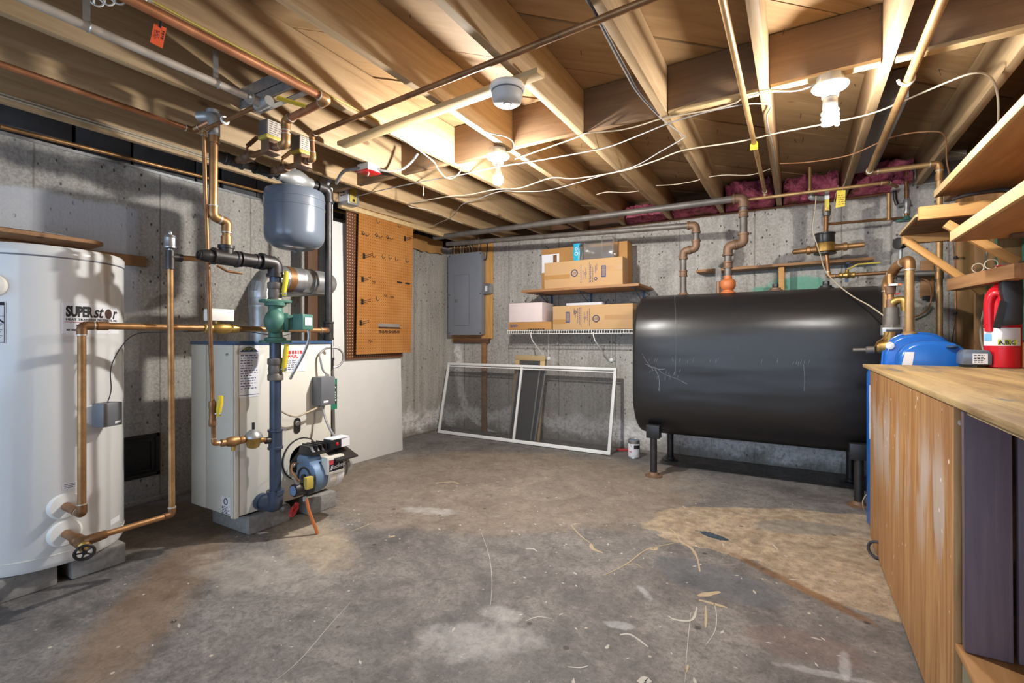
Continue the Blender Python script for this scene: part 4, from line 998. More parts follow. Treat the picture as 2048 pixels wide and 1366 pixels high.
# green circulator
cp = thing('circulator_pump', 'green cast circulator pump in the blue riser above the boiler', 'pump', (XR_, YR_, 1.045))
part(cp, 'volute', MB().lathe([(0.052, 0.0), (0.054, 0.004), (0.054, 0.016), (0.036, 0.022), (0.034, 0.05), (0.046, 0.07), (0.056, 0.095), (0.057, 0.115), (0.046, 0.145), (0.036, 0.158), (0.036, 0.185), (0.054, 0.19), (0.054, 0.208), (0.05, 0.21)], (XR_, YR_, 1.046), (0, 0, 1), 26).ell((XR_ + 0.028, YR_ - 0.02, 1.15), 0.05, 0.055, 0.065, 18, 10), M['green_pump'])
part(cp, 'pump_head', MB().lathe([(0.048, 0), (0.052, 0.006), (0.052, 0.022), (0.042, 0.026), (0.040, 0.10), (0.036, 0.108)], (XR_ + 0.03, YR_ + 0.028, 1.145), (0.55, 0.84, 0), 22), M['green_pump'])
jb = part(cp, 'terminal_box', MB().prism([(-0.045, -0.042), (0.045, -0.042), (0.045, 0.042), (-0.045, 0.042)], V3((XR_ + 0.085, YR_ + 0.075, 1.148)), (-0.3, 0.95, 0), (0, 0, 1), V3((0.06, 0.02, 0))), M['green_pump'], bev=0.005)
part(jb, 'label_plate', MB().prism([(-0.028, -0.02), (0.028, -0.02), (0.028, 0.022), (-0.028, 0.022)], V3((XR_ + 0.1458, YR_ + 0.0953, 1.15)), (-0.3, 0.95, 0), (0, 0, 1), V3((0.001, 0.0003, 0))), M['paper'])
part(cp, 'flange', MB().prism([(-0.075, -0.03), (-0.06, -0.045), (0.06, -0.045), (0.075, -0.03), (0.075, 0.03), (0.06, 0.045), (-0.06, 0.045), (-0.075, 0.03)], (XR_, YR_, 1.252), (0.3, 0.95, 0), (-0.95, 0.3, 0), (0, 0, 0.014)), M['green_pump'], bev=0.002)
part(cp, 'flange', MB().prism([(-0.075, -0.03), (-0.06, -0.045), (0.06, -0.045), (0.075, -0.03), (0.075, 0.03), (0.06, 0.045), (-0.06, 0.045), (-0.075, 0.03)], (XR_, YR_, 1.036), (0.3, 0.95, 0), (-0.95, 0.3, 0), (0, 0, 0.014)), M['green_pump'], bev=0.002)
pts = spline([(XR_ + 0.12, YR_ + 0.115, 1.11), (XR_ + 0.12, YR_ + 0.115, 1.05), (XR_ + 0.10, YR_ + 0.095, 0.97), (XR_ + 0.07, YR_ + 0.06, 0.88), (XR_ + 0.06, YR_ + 0.045, 0.84)], 8)
cb_ = thing('armoured_cable', 'silver and black flexible armoured cable dangling from the green pump', 'cable', pts[-1])
part(cb_, 'core', MB().tube(pts, 0.0062, 8), M['cable_black'])
mb = MB()
for i in range(2, len(pts) - 1):
    d = pts[i] - pts[i - 1]
    for k in (0.0, 0.34, 0.67): mb.cyl(pts[i - 1] + d * k, pts[i - 1] + d * (k + 0.2), 0.0082, n=8)
part(cb_, 'armour_ring', mb, M['steel'], kind='stuff')
# black iron header at the top of the riser
hd_ = thing('iron_header', 'black iron header with elbow, unions and tee left of the grey flue pipe', 'pipe', (XR_, 1.4, 1.42))
part(hd_, 'elbow', MB().tube(fillet([(XR_, YR_, 1.395), (XR_, YR_, 1.462), (XR_, YR_ - 0.075, 1.462)], 0.05, 7), 0.038, 18).cyl((XR_, YR_, 1.388), (XR_, YR_, 1.405), 0.044, n=18).cyl((XR_, YR_ - 0.085, 1.462), (XR_, YR_ - 0.065, 1.462), 0.044, n=18), M['iron'])
part(hd_, 'tube', MB().cyl((XR_, YR_ - 0.06, 1.461), (XR_, 1.20, 1.452), 0.030, n=18), M['iron'])
coupling(hd_, (XR_, 1.40, 1.458), (0, 1, 0), 0.031, 0.09, M['iron'])
coupling(hd_, (XR_, 1.285, 1.455), (0, 1, 0), 0.033, 0.12, M['iron'], 'tee')
part(hd_, 'tee_outlet', MB().cyl((XR_, 1.29, 1.47), (XR_, 1.29, 1.512), 0.032, n=16).cyl((XR_, 1.29, 1.50), (XR_, 1.29, 1.516), 0.037, n=16), M['iron'])
part(hd_, 'end_valve', MB().lathe([(0.02, 0), (0.03, 0.006), (0.03, 0.028), (0.024, 0.05)], (XR_ - 0.0, 1.222, 1.452), (0, -1, 0), 14).torus((XR_ + 0.0, 1.165, 1.45), (0, 1, 0), 0.02, 0.004, 16, 6), M['iron'])
part(hd_, 'lever', MB().tube([(XR_ + 0.02, 1.235, 1.41), (XR_ + 0.035, 1.275, 1.385), (XR_ + 0.04, 1.345, 1.382)], 0.006, 8), M['copper_dark'], label='brown lever of the end valve')
# copper pipe A with S bend
pipe('copper_pipe', 'thick copper pipe with an S bend dropping from the joists to the black iron header', [(XR_, 1.232, 2.10), (XR_, 1.228, 1.645), (XR_, 1.292, 1.628), (XR_, 1.29, 1.50)], 0.0185, M['copper'], M['copper'], ends=(((XR_, 1.29, 1.535), (0, 0, 1)), ((XR_, 1.232, 2.02), (0, 0, 1))))
pv = thing('top_fitting', 'whitish elbow fitting at the joist on top of the S-bend copper pipe', 'fitting', (XR_, 1.24, 2.03))
part(pv, 'elbow', MB().tube(fillet([(XR_, 1.232, 2.03), (XR_, 1.232, 2.125), (XR_ - 0.07, 1.20, 2.125)], 0.04), 0.026, 14), M['alum'])
part(pv, 'flange', MB().cyl((XR_, 1.232, 2.135), (XR_, 1.232, 2.15), 0.032, n=16), M['alum'])
# thin copper pipe with backflow preventer
pipe('copper_pipe', 'thin copper feed pipe dropping beside the S-bend pipe down to the boiler feed valve', [(-1.93, 1.195, 2.055), (XR_ - 0.01, 1.19, 2.045), (XR_, 1.232, 0.556), (XR_, 1.275, 0.552)], 0.0095, M['copper_dark'], M['copper'])
ball_valve('small ball valve with yellow lever on the thin copper feed pipe', (XR_, 1.225, 0.70), 0.0125, 0.085, (0, 0, 1), M['copper_dark'], (0.022, 0.018, 0))
bf = thing('feed_valve', 'brass backflow preventer and bell shaped feed regulator beside the blue riser', 'valve', (XR_, 1.38, 0.49))
part(bf, 'backflow_body', MB().lathe([(0.012, 0), (0.018, 0.004), (0.018, 0.02), (0.014, 0.024), (0.022, 0.034), (0.026, 0.06), (0.022, 0.085), (0.015, 0.09), (0.019, 0.096), (0.019, 0.112), (0.010, 0.118)], (XR_, 1.262, 0.552), (0, 1, -0.03), 16), M['copper'])
part(bf, 'drain_port', MB().cyl((XR_, 1.325, 0.55), (XR_, 1.325, 0.505), 0.011, n=12), M['brass'])
rg = part(bf, 'regulator_body', MB().lathe([(0.012, -0.05), (0.028, -0.042), (0.034, -0.02), (0.038, 0.0), (0.040, 0.006)], (XR_, 1.425, 0.545), (0, 0, 1), 20).cyl((XR_, 1.385, 0.548), (XR_, 1.47, 0.53), 0.016, n=14), M['brass'])
part(rg, 'bell_cap', MB().lathe([(0.044, 0.0), (0.044, 0.008), (0.036, 0.022), (0.022, 0.036), (0.010, 0.042)], (XR_, 1.425, 0.551), (0, 0, 1), 22), M['alum'], label='pale bell shaped cap')
part(rg, 'adjuster', MB().cyl((XR_, 1.425, 0.59), (XR_, 1.425, 0.628), 0.007, n=10), M['black'])
part(bf, 'nipple', MB().cyl((XR_, 1.465, 0.532), (XR_, 1.50, 0.524), 0.013, n=12), M['copper_dark'])
# drain with red wheel
dv = thing('drain_valve', 'drain valve with red handwheel at the foot of the blue riser', 'valve', (XR_, 1.60, 0.10))
part(dv, 'valve_body', MB().lathe([(0.02, 0.0), (0.026, 0.01), (0.026, 0.03), (0.016, 0.04), (0.010, 0.06)], (XR_ - 0.005, 1.575, 0.150), (0.75, 0.6, -0.3), 16), M['iron_grey'])
hc = V3((XR_ + 0.05, 1.622, 0.128)); hdir = V3((0.85, 0.42, -0.3)).normalized(); _, u, v = frame(hdir)
mb = MB()
ring = []
for k in range(48):
    a = 2 * math.pi * k / 48; ring.append(hc + (u * math.cos(a) + v * math.sin(a)) * (0.032 + 0.004 * math.cos(8 * a)))
mb.tube(ring + [ring[0]], 0.007, 8)
for k in range(4):
    a = math.pi / 2 * k; mb.tube([hc, hc + (u * math.cos(a) + v * math.sin(a)) * 0.032], 0.005, 6)
mb.cyl(hc - hdir * 0.008, hc + hdir * 0.008, 0.010)
part(dv, 'handwheel', mb, M['red_wheel'], label='red scalloped handwheel')
# ================================================================== FLUE
fp_ = thing('flue_pipe', 'galvanised round flue pipe rising from the boiler and turning to the wall', 'flue pipe', (-2.77, 1.705, 1.04))
FXC, FYC, FZ = -2.77, 1.705, 1.435
part(fp_, 'riser', MB().lathe([(0.078, 0), (0.078, 0.20), (0.080, 0.205), (0.080, 0.215), (0.078, 0.22), (0.078, 0.29)], (FXC, FYC, 1.043), (0, 0, 1), 30), M['galv'])
mb = MB()
arc = [V3((FXC, FYC + 0.10 - 0.10 * math.cos(a), FZ - 0.10 + 0.10 * math.sin(a))) for a in [math.pi / 2 * k / 4 for k in range(5)]]
mb.tube([arc[0] + V3((0, 0, -0.03))] + arc + [arc[-1] + V3((0, 0.02, 0))], 0.081, 30)
part(fp_, 'elbow', mb, M['galv'], smooth=10)
part(fp_, 'horizontal_run', MB().lathe([(0.079, 0.0), (0.079, 0.13), (0.082, 0.134), (0.082, 0.142), (0.079, 0.146), (0.079, 0.20), (0.084, 0.204), (0.084, 0.22), (0.079, 0.224), (0.079, 0.26)], (FXC, FYC + 0.11, FZ), (0, 1, 0), 30), M['galv'])
part(fp_, 'rust_band', MB().lathe([(0.0795, 0), (0.0808, 0.001), (0.0808, 0.045), (0.0795, 0.046)], (FXC, FYC + 0.135, FZ), (0, 1, 0), 30), M['copper_dark'], label='rusty brown band')
part(fp_, 'wall_run', MB().tube(fillet([(FXC, FYC + 0.36, FZ), (FXC, FYC + 0.46, FZ), (XL - 0.02, FYC + 0.48, FZ + 0.02)], 0.12, 6), 0.079, 26), M['galv'])
# ================================================================== BOILER RETURN: black pipe, air scoop, expansion tank
XH, ZH = -2.60, 2.015
hp = thing('iron_header', 'black iron header under the joists carrying the zone branches and the grey expansion tank', 'pipe', (XH, 1.7, 1.97))
part(hp, 'tube', MB().cyl((XH, 1.33, ZH), (XH, 1.98, ZH + 0.006), 0.023, n=16), M['iron'])
coupling(hp, (XH, 1.36, ZH), (0, 1, 0), 0.026, 0.07, M['iron'], 'end_cap')
coupling(hp, (XH, 1.44, ZH), (0, 1, 0), 0.027, 0.09, M['iron'], 'tee')
coupling(hp, (XH, 1.60, ZH), (0, 1, 0), 0.027, 0.10, M['iron'], 'tee')
part(hp, 'air_scoop', MB().lathe([(0.030, -0.115), (0.034, -0.11), (0.034, -0.085), (0.048, -0.06), (0.060, -0.02), (0.060, 0.02), (0.048, 0.06), (0.036, 0.085), (0.036, 0.11), (0.030, 0.115)], (XH, 1.80, ZH + 0.004), (0, 1, 0), 24).cyl((XH, 1.80, ZH - 0.075), (XH, 1.80, ZH - 0.03), 0.018, n=14).cyl((XH, 1.78, ZH + 0.04), (XH, 1.78, ZH + 0.085), 0.022, n=14), M['alum'], label='silver cast air scoop')
part(hp, 'elbow', MB().tube(fillet([(XH, 1.965, ZH + 0.006), (XH, 2.04, ZH + 0.006), (XH, 2.04, ZH - 0.07)], 0.05, 7), 0.030, 16).cyl((XH, 1.955, ZH + 0.006), (XH, 1.972, ZH + 0.006), 0.035, n=16).cyl((XH, 2.04, ZH - 0.08), (XH, 2.04, ZH - 0.062), 0.035, n=16), M['iron'])
rp = thing('iron_return_pipe', 'black iron return pipe dropping from the overhead header to the right side of the boiler', 'pipe', (XH, 2.04, 0.85))
part(rp, 'tube', MB().cyl((XH, 2.04, ZH - 0.07), (XH, 2.04, 0.88), 0.0235, n=16), M['iron'])
coupling(rp, (XH, 2.04, 1.11), (0, 0, 1), 0.028, 0.115, M['iron'], 'tee')
part(rp, 'tee_outlet', MB().cyl((XH + 0.01, 2.03, 1.11), (XH + 0.035, 1.985, 1.11), 0.022, n=14), M['iron'])
part(rp, 'elbow', MB().tube(fillet([(XH, 2.04, 0.925), (XH, 2.04, 0.862), (XH, 1.985, 0.862)], 0.04, 7), 0.032, 16).cyl((XH, 2.04, 0.918), (XH, 2.04, 0.935), 0.037, n=16), M['iron'])
ex = thing('expansion_tank', 'grey rounded expansion tank hanging from the overhead header', 'expansion tank', (XH, 1.80, 1.59))
part(ex, 'shell', MB().lathe([(0.004, 1.592), (0.05, 1.594), (0.10, 1.602), (0.138, 1.618), (0.159, 1.640), (0.167, 1.664), (0.169, 1.69), (0.169, 1.835), (0.1715, 1.837), (0.1715, 1.845), (0.169, 1.847), (0.169, 1.885), (0.1715, 1.887), (0.1715, 1.895), (0.169, 1.897), (0.168, 1.928), (0.162, 1.940), (0.145, 1.948), (0.02, 1.952)], (XH, 1.80, 0), (0, 0, 1), 48), M['grey_tank'])
part(ex, 'air_valve', MB().cyl((XH, 1.80, 1.578), (XH, 1.80, 1.598), 0.008, n=10), M['grey_tank'])
part(ex, 'neck', MB().cyl((XH, 1.80, 1.945), (XH, 1.80, 1.995), 0.016, n=12), M['alum'])
# zone branches
def zone_branch(y, xv, label_v, label_z, top):
    bv = thing('shutoff_valve', label_v, 'valve', (-2.46, y, 1.98))
    part(bv, 'valve_body', MB().lathe([(0.018, 0), (0.023, 0.004), (0.023, 0.024), (0.018, 0.03), (0.027, 0.05), (0.027, 0.065), (0.018, 0.082), (0.023, 0.086), (0.023, 0.108), (0.016, 0.112)], (-2.54, y, 2.012), (1, 0, 0.0), 16), M['iron_rust'])
    part(bv, 'nipple', MB().cyl((-2.60, y, 2.014), (-2.53, y, 2.012), 0.016, n=14).cyl((-2.435, y, 2.012), (xv - 0.03, y, 2.012), 0.015, n=14), M['copper_dark'])
    part(bv, 'lever', MB().tube([(-2.482, y, 2.04), (-2.482, y, 2.062), (-2.465, y, 2.072)], 0.006, 8).bar((-2.475, y, 2.072), (-2.385, y - 0.0, 2.098), 0.022, 0.007), M['copper_dark'], bev=0.0, label='brown flat lever')
    zv = thing('zone_valve', label_z, 'valve', (xv, y, 1.97))
    part(zv, 'valve_body', MB().box(xv - 0.034, xv + 0.034, y - 0.034, y + 0.034, 1.985, 2.05).cyl((xv - 0.05, y, 2.012), (xv + 0.055, y, 2.012), 0.019, n=14), M['iron_rust'], bev=0.003)
    part(zv, 'motor_head', MB().box(xv - 0.036, xv + 0.036, y - 0.046, y + 0.046, 2.064, 2.142), M['iron_grey'], bev=0.003)
    part(zv, 'yellow_band', MB().box(xv - 0.037, xv + 0.037, y - 0.047, y + 0.047, 2.049, 2.068), M['yellow_dirty'], bev=0.002, label='lime yellow band')
    mb = dashes(MB(), (xv + 0.0368, y - 0.034, 2.138), (0, 1, 0), (0, 0, 1), 0.068, 0.066, 6, 3, 0.4, 6)
    part(zv, 'label_plate', MB().box(xv + 0.0361, xv + 0.0366, y - 0.04, y + 0.04, 2.07, 2.14), M['pipe_dusty'])
    part(zv, 'printing', mb, M['iron_grey'])
    return zv
zone_branch(1.44, -2.27, 'shutoff valve with flat brown lever on the left branch of the overhead header', 'left zone valve with grey head and lime yellow band', 0)
zone_branch(1.64, -2.30, 'shutoff valve with flat brown lever on the right branch of the overhead header', 'right zone valve with grey head and lime yellow band', 0)
pipe('copper_pipe', 'thick copper pipe rising from the left zone valve and running forward under a joist', [(-2.22, 1.44, 2.012), (-2.15, 1.44, 2.012), (-2.145, 1.435, 2.125), (-1.815, 1.42, 2.135), (-1.815, -1.2, 2.135)], 0.018, M['copper_bright'], M['copper'])
pipe('copper_pipe', 'long brown copper pipe crossing below the joists from the right zone valve', [(-2.25, 1.64, 2.012), (-2.205, 1.635, 2.012), (-2.205, 1.625, 2.138), (0.10, 1.50, 2.138)], 0.0125, M['copper_dark'], M['copper'])
pipe('copper_pipe', 'orange copper pipe along the left joists above the S-bend pipe', [(-2.505, -1.2, 2.065), (-2.505, 1.19, 2.065), (-2.42, 1.225, 2.10)], 0.0125, M['copper_bright'], M['copper'])
pipe('copper_pipe', 'copper pipe running the length of the left wall just below the sill', [(-3.570,0.769,2.166), (-3.570,2.254,2.204), (-3.57, 3.9, 2.225)], 0.012, M['copper'], M['copper'])
pipe('copper_pipe', 'dusty grey copper pipe hung on straps along the joists at upper left', [(-1.957, -1.2, 2.062), (-1.957, 1.185, 2.062)], 0.0145, M['pipe_dusty'], M['pipe_dusty'])
ft = thing('pipe_tee', 'crusty whitish tee with yellow lever joining the grey pipe and the cross pipe', 'fitting', (-1.96, 1.2, 2.04))
part(ft, 'tee_body', MB().cyl((-1.957, 1.135, 2.062), (-1.957, 1.185, 2.06), 0.021, n=14).cyl((-1.99, 1.20, 2.056), (-1.90, 1.198, 2.058), 0.021, n=14).torus((-1.957, 1.15, 2.062), (0, 1, 0), 0.021, 0.005, 16, 6), M['alum'])
part(ft, 'lever', MB().bar((-1.90, 1.23, 2.085), (-1.845, 1.33, 2.075), 0.03, 0.006), M['yellow'], label='yellow lever')
for (x, y, z) in ((-1.957, 0.62, 2.062), (-1.957, 1.02, 2.062)):
    hs = thing('pipe_strap', 'perforated steel strap holding the dusty grey pipe, %s of two' % ('left' if y < 0.8 else 'right'), 'strap', (x, y, 2.04), 'steel straps on the grey pipe')
    part(hs, 'band', MB().bar((x - 0.017, y, 2.058), (x - 0.017, y, 2.20), 0.02, 0.0015, up=(1, 0, 0)), M['galv'])
    part(hs, 'loop', MB().torus((x, y, 2.062), (0, 1, 0), 0.017, 0.002, 18, 5), M['galv'])
solo('pipe_clip', 'white clip holding the thin cross pipe near the left valves', 'clip', MB().torus((-2.23, 1.192, 2.05), (1, 0, 0), 0.014, 0.007, 18, 6), M['white_plastic'])
ch = thing('metal_channel', 'grey sheet metal channel bridging two joists above the zone valves', 'metal channel', (-2.1, 1.36, 2.16))
part(ch, 'web', MB().box(-2.297, -1.90, 1.30, 1.36, 2.20, 2.204).box(-2.297, -1.90, 1.30, 1.303, 2.16, 2.26), M['galv'])
part(ch, 'flange', MB().bar((-2.297, 1.375, 2.172), (-1.90, 1.375, 2.172), 0.03, 0.004), M['galv'])

# cables on the boiler front
wire('burner_cable', 'grey flexible conduit from the control box down to the burner', [(-2.485, 1.90, 0.655), (-2.47, 1.905, 0.61), (-2.44, 1.90, 0.56), (-2.38, 1.885, 0.51), (-2.33, 1.875, 0.483)], 0.0075, M['conduit'], cat='conduit', n=8)
wire('burner_cable', 'pale cable drooping from behind the blue riser to the bottom of the control box', [(-2.500,1.638,0.657), (-2.490,1.677,0.628), (-2.485,1.728,0.610), (-2.480,1.789,0.622), (-2.480,1.850,0.638), (-2.485,1.889,0.648)], 0.006, M['cable_white'], n=8)
wire('burner_cable', 'grey cable looping from the top of the control box up behind the iron elbow', [(-2.49, 1.945, 0.84), (-2.500,1.922,0.867), (-2.510,1.912,0.928), (-2.520,1.916,0.965), (-2.520,1.952,0.995), (-2.500,1.981,1.001)], 0.007, M['conduit'], cat='conduit', n=8)
solo('cable_loop', 'grey loop of conduit behind the iron elbow at the right of the boiler', 'conduit', MB().torus((-2.660,2.131,0.933), (1, -0.25, 0), 0.066, 0.0075, 28, 8), M['conduit'])
# ================================================================== DOOR SLAB, PEGBOARDS, BREAKER PANEL
solo('door_slab', 'plain white flush door slab standing on edge behind the boiler and pegboard', 'door slab', MB().prism([(0.0, 0.0), (0.036, 0.0), (-0.024, 2.03), (-0.060, 2.03)], (-3.255, 2.60, 0.0), (1, 0, 0), (0, 0, 1), (0, 0.765, 0)), M['white'], bev=0.002)
fr = thing('wooden_upright', 'dark brown wooden upright behind the flue and iron pipe, beside the white door', 'wooden post', (-3.40, 2.6, 0))
plank(fr, 'post', (-3.40, 2.50, 0.0), (-3.40, 2.50, 2.16), 0.05, 0.09, WOOD['dark'], up=(0, 1, 0))
plank(fr, 'cross_block', (-3.345, 2.45, 2.00), (-3.345, 2.90, 2.00), 0.09, 0.05, WOOD['shelf'])
pd = thing('pegboard', 'dark brown perforated pegboard half hidden behind the tan one', 'pegboard', (-3.24, 3.0, 0.88))
part(pd, 'sheet', MB().prism([(0, 0), (0.66, 0), (0.66, 1.24), (0, 1.24)], (-3.222, 2.70, 0.885), (0, 1, 0), (0, 0, 1), (0.006, 0, 0)), M['peg_dark'])
pg = thing('pegboard', 'tan pegboard hung crooked from the joist with metal tool hooks', 'pegboard', (-3.19, 3.15, 0.925))
# hung a little crooked: rotated about 1 degree in its own plane
PO = V3((-3.178, 2.765, 0.925)); pu = V3((0, 1, 0.003)).normalized(); pv_ = V3((0.0, 0.024, 1)).normalized()
part(pg, 'sheet', MB().prism([(0, 0), (0.662, 0), (0.662, 1.245), (0, 1.245)], PO, pu, pv_, (0.006, 0, 0)), M['peg'], label='tan perforated hardboard sheet')
def hook(kind, a, b):
    o = PO + pu * a + pv_ * b + V3((0.007, 0, 0))
    if kind == 'L': pts = [o + V3((0, 0, 0.03)), o + V3((0.004, 0, 0)), o + V3((0.02, 0.003, -0.008)), o + V3((0.026, 0.010, 0.006))]
    elif kind == 'U': pts = [o, o + V3((0.022, 0, -0.012)), o + V3((0.026, 0.016, -0.012)), o + V3((0.004, 0.016, 0))]
    elif kind == 'arm': pts = [o + V3((0, 0, 0.012)), o + V3((0.01, 0, -0.004)), o + V3((0.055, 0.045, 0.016))]
    elif kind == 'bar': pts = [o, o + V3((0.012, 0.012, 0)), o + V3((0.012, 0.05, -0.002))]
    else: pts = [o + V3((0, 0, 0.02)), o + V3((0.012, 0, -0.006)), o + V3((0.02, 0.02, 0.006)), o + V3((0.018, 0.036, -0.012)), o + V3((0.03, 0.05, 0.008))]
    mb = MB().tube(spline(pts, 4), 0.0021 if kind != 'bar' else 0.006, 6)
    if kind == 'arm': mb.tube(spline([p + V3((0, 0.0, -0.016)) for p in pts], 4), 0.0021, 6); mb.box(o.x - 0.002, o.x + 0.004, o.y - 0.010, o.y + 0.012, o.z - 0.03, o.z + 0.016)
    if kind == 'coil': mb.torus(o + V3((0.008, 0.004, 0.012)), (1, 0, 0), 0.012, 0.002, 12, 5)
    ob = part(pg, 'tool_hook', mb, M['iron'])
for k, a, b in (('L', 0.20, 1.155), ('L', 0.46, 1.17), ('coil', 0.04, 1.02), ('coil', 0.19, 1.03), ('coil', 0.32, 1.035), ('arm', 0.55, 1.08),
                ('arm', 0.06, 0.845), ('L', 0.16, 0.85), ('L', 0.27, 0.855), ('L', 0.35, 0.86), ('L', 0.43, 0.855), ('L', 0.57, 0.86),
                ('arm', 0.05, 0.645), ('U', 0.16, 0.635), ('bar', 0.46, 0.655), ('bar', 0.565, 0.655),
                ('arm', 0.05, 0.455), ('L', 0.21, 0.475), ('U', 0.30, 0.525), ('U', 0.38, 0.52), ('arm', 0.04, 0.275), ('U', 0.13, 0.12)):
    hook(k, a, b)
rk = part(pg, 'screwdriver_rack', MB().bar(PO + pu * 0.235 + pv_ * 0.238 + V3((0.022, 0, 0)), PO + pu * 0.50 + pv_ * 0.238 + V3((0.022, 0, 0)), 0.032, 0.003).bar(PO + pu * 0.235 + pv_ * 0.238 + V3((0.008, 0, 0.014)), PO + pu * 0.50 + pv_ * 0.238 + V3((0.008, 0, 0.014)), 0.003, 0.03), M['steel'], label='steel rack with holes for small tools')
for k in range(7): part(rk, 'rack_loop', MB().torus(PO + pu * (0.255 + k * 0.037) + pv_ * 0.195 + V3((0.018, 0, 0)), (1, 0, 0.4), 0.011, 0.0025, 12, 5), M['iron'])
# shutoff box with yellow ruler-like plate at the end of the beam
jb = thing('relay_box', 'pale grey electrical relay box with yellow gauge strip beside the joist', 'electrical box', (-3.12, 2.62, 2.13))
part(jb, 'box', MB().box(-3.17, -3.06, 2.585, 2.70, 2.135, 2.385), M['alum'], bev=0.003)
part(jb, 'side_label', MB().box(-3.165, -3.066, 2.5835, 2.5847, 2.16, 2.37), M['paper'])
part(jb, 'print', dashes(MB(), (-3.15, 2.5828, 2.355), (1, 0, 0), (0, 0, 1), 0.075, 0.16, 7, 3, 0.35, 9), M['ink'])
part(jb, 'gauge_strip', MB().box(-3.0598, -3.054, 2.60, 2.668, 2.15, 2.36), M['yellow_dirty'], bev=0.002, label='brassy yellow strip with round knobs')
for z in (2.165, 2.335): part(jb, 'knob', MB().lathe([(0.011, 0), (0.011, 0.006), (0.006, 0.008)], (-3.054, 2.634, z), (1, 0, 0), 14), M['black'])
solo('pale_batten', 'pale weathered batten along the bottom of the joist above the pegboards', 'batten', MB().bar((-3.178, 2.60, 2.138), (-3.185, 4.40, 2.140), 0.05, 0.040), WOOD['pale'], bev=0.004)
sw = thing('emergency_switch', 'red square emergency switch plate on a white box under the joist', 'switch', (-2.34, 2.13, 2.09))
part(sw, 'box', MB().box(-2.385, -2.285, 2.085, 2.185, 2.115, 2.158), M['white_plastic'], bev=0.003)
part(sw, 'plate', MB().box(-2.392, -2.278, 2.078, 2.192, 2.109, 2.115), M['red'], bev=0.002, label='red cover plate')
part(sw, 'toggle', MB().tube([(-2.335, 2.135, 2.109), (-2.335, 2.125, 2.088)], [0.007, 0.006], 10), M['steel'])
wire('flex_conduit', 'grey flexible conduit arching from the red switch box to the relay box', [(-2.36, 2.09, 2.13), (-2.55, 2.12, 2.155), (-2.72, 2.20, 2.13), (-2.850,2.380,2.312), (-2.880,2.308,2.237), (-2.900,2.255,2.139), (-2.920,2.262,2.076)], 0.011, M['conduit'], cat='conduit', n=10)
wire('flex_conduit', 'grey cable bending up from the red switch box into the joist bay on its right', [(-2.29, 2.16, 2.135), (-2.24, 2.20, 2.125), (-2.18, 2.26, 2.14), (-2.13, 2.30, 2.19), (-2.10, 2.33, 2.25)], 0.008, M['cable_grey'], n=8)
wire('flex_conduit', 'pair of grey cables drooping from the relay box toward the next joist', [(-2.950,2.540,2.356), (-2.900,2.507,2.276), (-2.850,2.540,2.208), (-2.800,2.563,2.199), (-2.770,2.591,2.232)], 0.007, M['cable_grey'], n=8)
wire('white_conduit', 'slim white tube running down the wall behind the iron return pipe', [(-2.90, 2.30, 2.15), (-2.90, 2.30, 1.30), (-2.90, 2.30, 0.9)], 0.011, M['white_plastic'], cat='tube', smooth_n=2, n=10)
# breaker panel on its backing boards
bb = thing('backing_board', 'orange brown wooden board on the back wall behind the grey breaker panel', 'board', (-3.2, YB, 1.06))
plank(bb, 'board', (-3.035, YB - 0.012, 1.06), (-3.035, YB - 0.012, 2.14), 0.155, 0.022, WOOD['orange'], up=(0, 1, 0))
plank(bb, 'board', (-3.19, YB - 0.012, 1.02), (-3.19, YB - 0.012, 2.14), 0.15, 0.022, WOOD['shelf'], up=(0, 1, 0))
plank(bb, 'board', (-3.40, YB - 0.012, 1.02), (-3.40, YB - 0.012, 2.14), 0.27, 0.022, WOOD['shelf'], up=(0, 1, 0))
plank(bb, 'lower_batten', (-3.50, YB - 0.02, 1.035), (-3.0, YB - 0.02, 1.035), 0.038, 0.05, WOOD['dark'])
solo('wooden_post', 'narrow brown wooden post from the floor up to the breaker panel board', 'wooden post', MB().box(-3.10, -3.04, YB - 0.035, YB - 0.001, 0.0, 1.06), WOOD['shelf'], bev=0.003)
bp = thing('breaker_panel', 'grey electrical breaker panel on the back wall near the corner', 'breaker panel', (-3.285, 4.47, 1.10))
part(bp, 'cabinet', MB().box(-3.51, -3.05, 4.435, YB - 0.024, 1.105, 2.035), M['panel_grey'], bev=0.004)
part(bp, 'cover', MB().box(-3.515, -3.045, 4.425, 4.436, 1.10, 2.04), M['panel_grey'], bev=0.003)
part(bp, 'door_gap', MB().box(-3.430, -3.210, 4.4235, 4.4255, 1.210, 1.795), M['grey_box'])
dr = part(bp, 'panel_door', MB().box(-3.425, -3.215, 4.418, 4.426, 1.215, 1.79), M['panel_grey'], bev=0.002)
part(dr, 'latch', MB().box(-3.412, -3.375, 4.412, 4.419, 1.475, 1.515), M['grey_box'], bev=0.002)
for x, z in ((-3.50, 2.02), (-3.06, 2.02), (-3.50, 1.57), (-3.06, 1.57), (-3.50, 1.12), (-3.06, 1.12)):
    part(bp, 'screw', MB().lathe([(0.008, 0), (0.007, 0.003)], (x, 4.425, z), (0, -1, 0), 10), M['iron'])
for k in range(9):
    x = -3.46 + k * 0.042
    wire('panel_cable', ('white', 'tan', 'white')[k % 3] + ' cable entering the top of the breaker panel, %s from the left' % ('first', 'second', 'third', 'fourth', 'fifth', 'sixth', 'seventh', 'eighth', 'ninth')[k], [(x, 4.48, 2.02), (x + random.uniform(-0.01, 0.01), 4.475, 2.08), (x + random.uniform(-0.03, 0.03), 4.47 + random.uniform(-0.01, 0.02), 2.15), (x + random.uniform(-0.04, 0.04), 4.46, 2.20)], 0.0065, M[('cable_white', 'cable_brown', 'cable_white')[k % 3]], group='cables into the breaker panel')
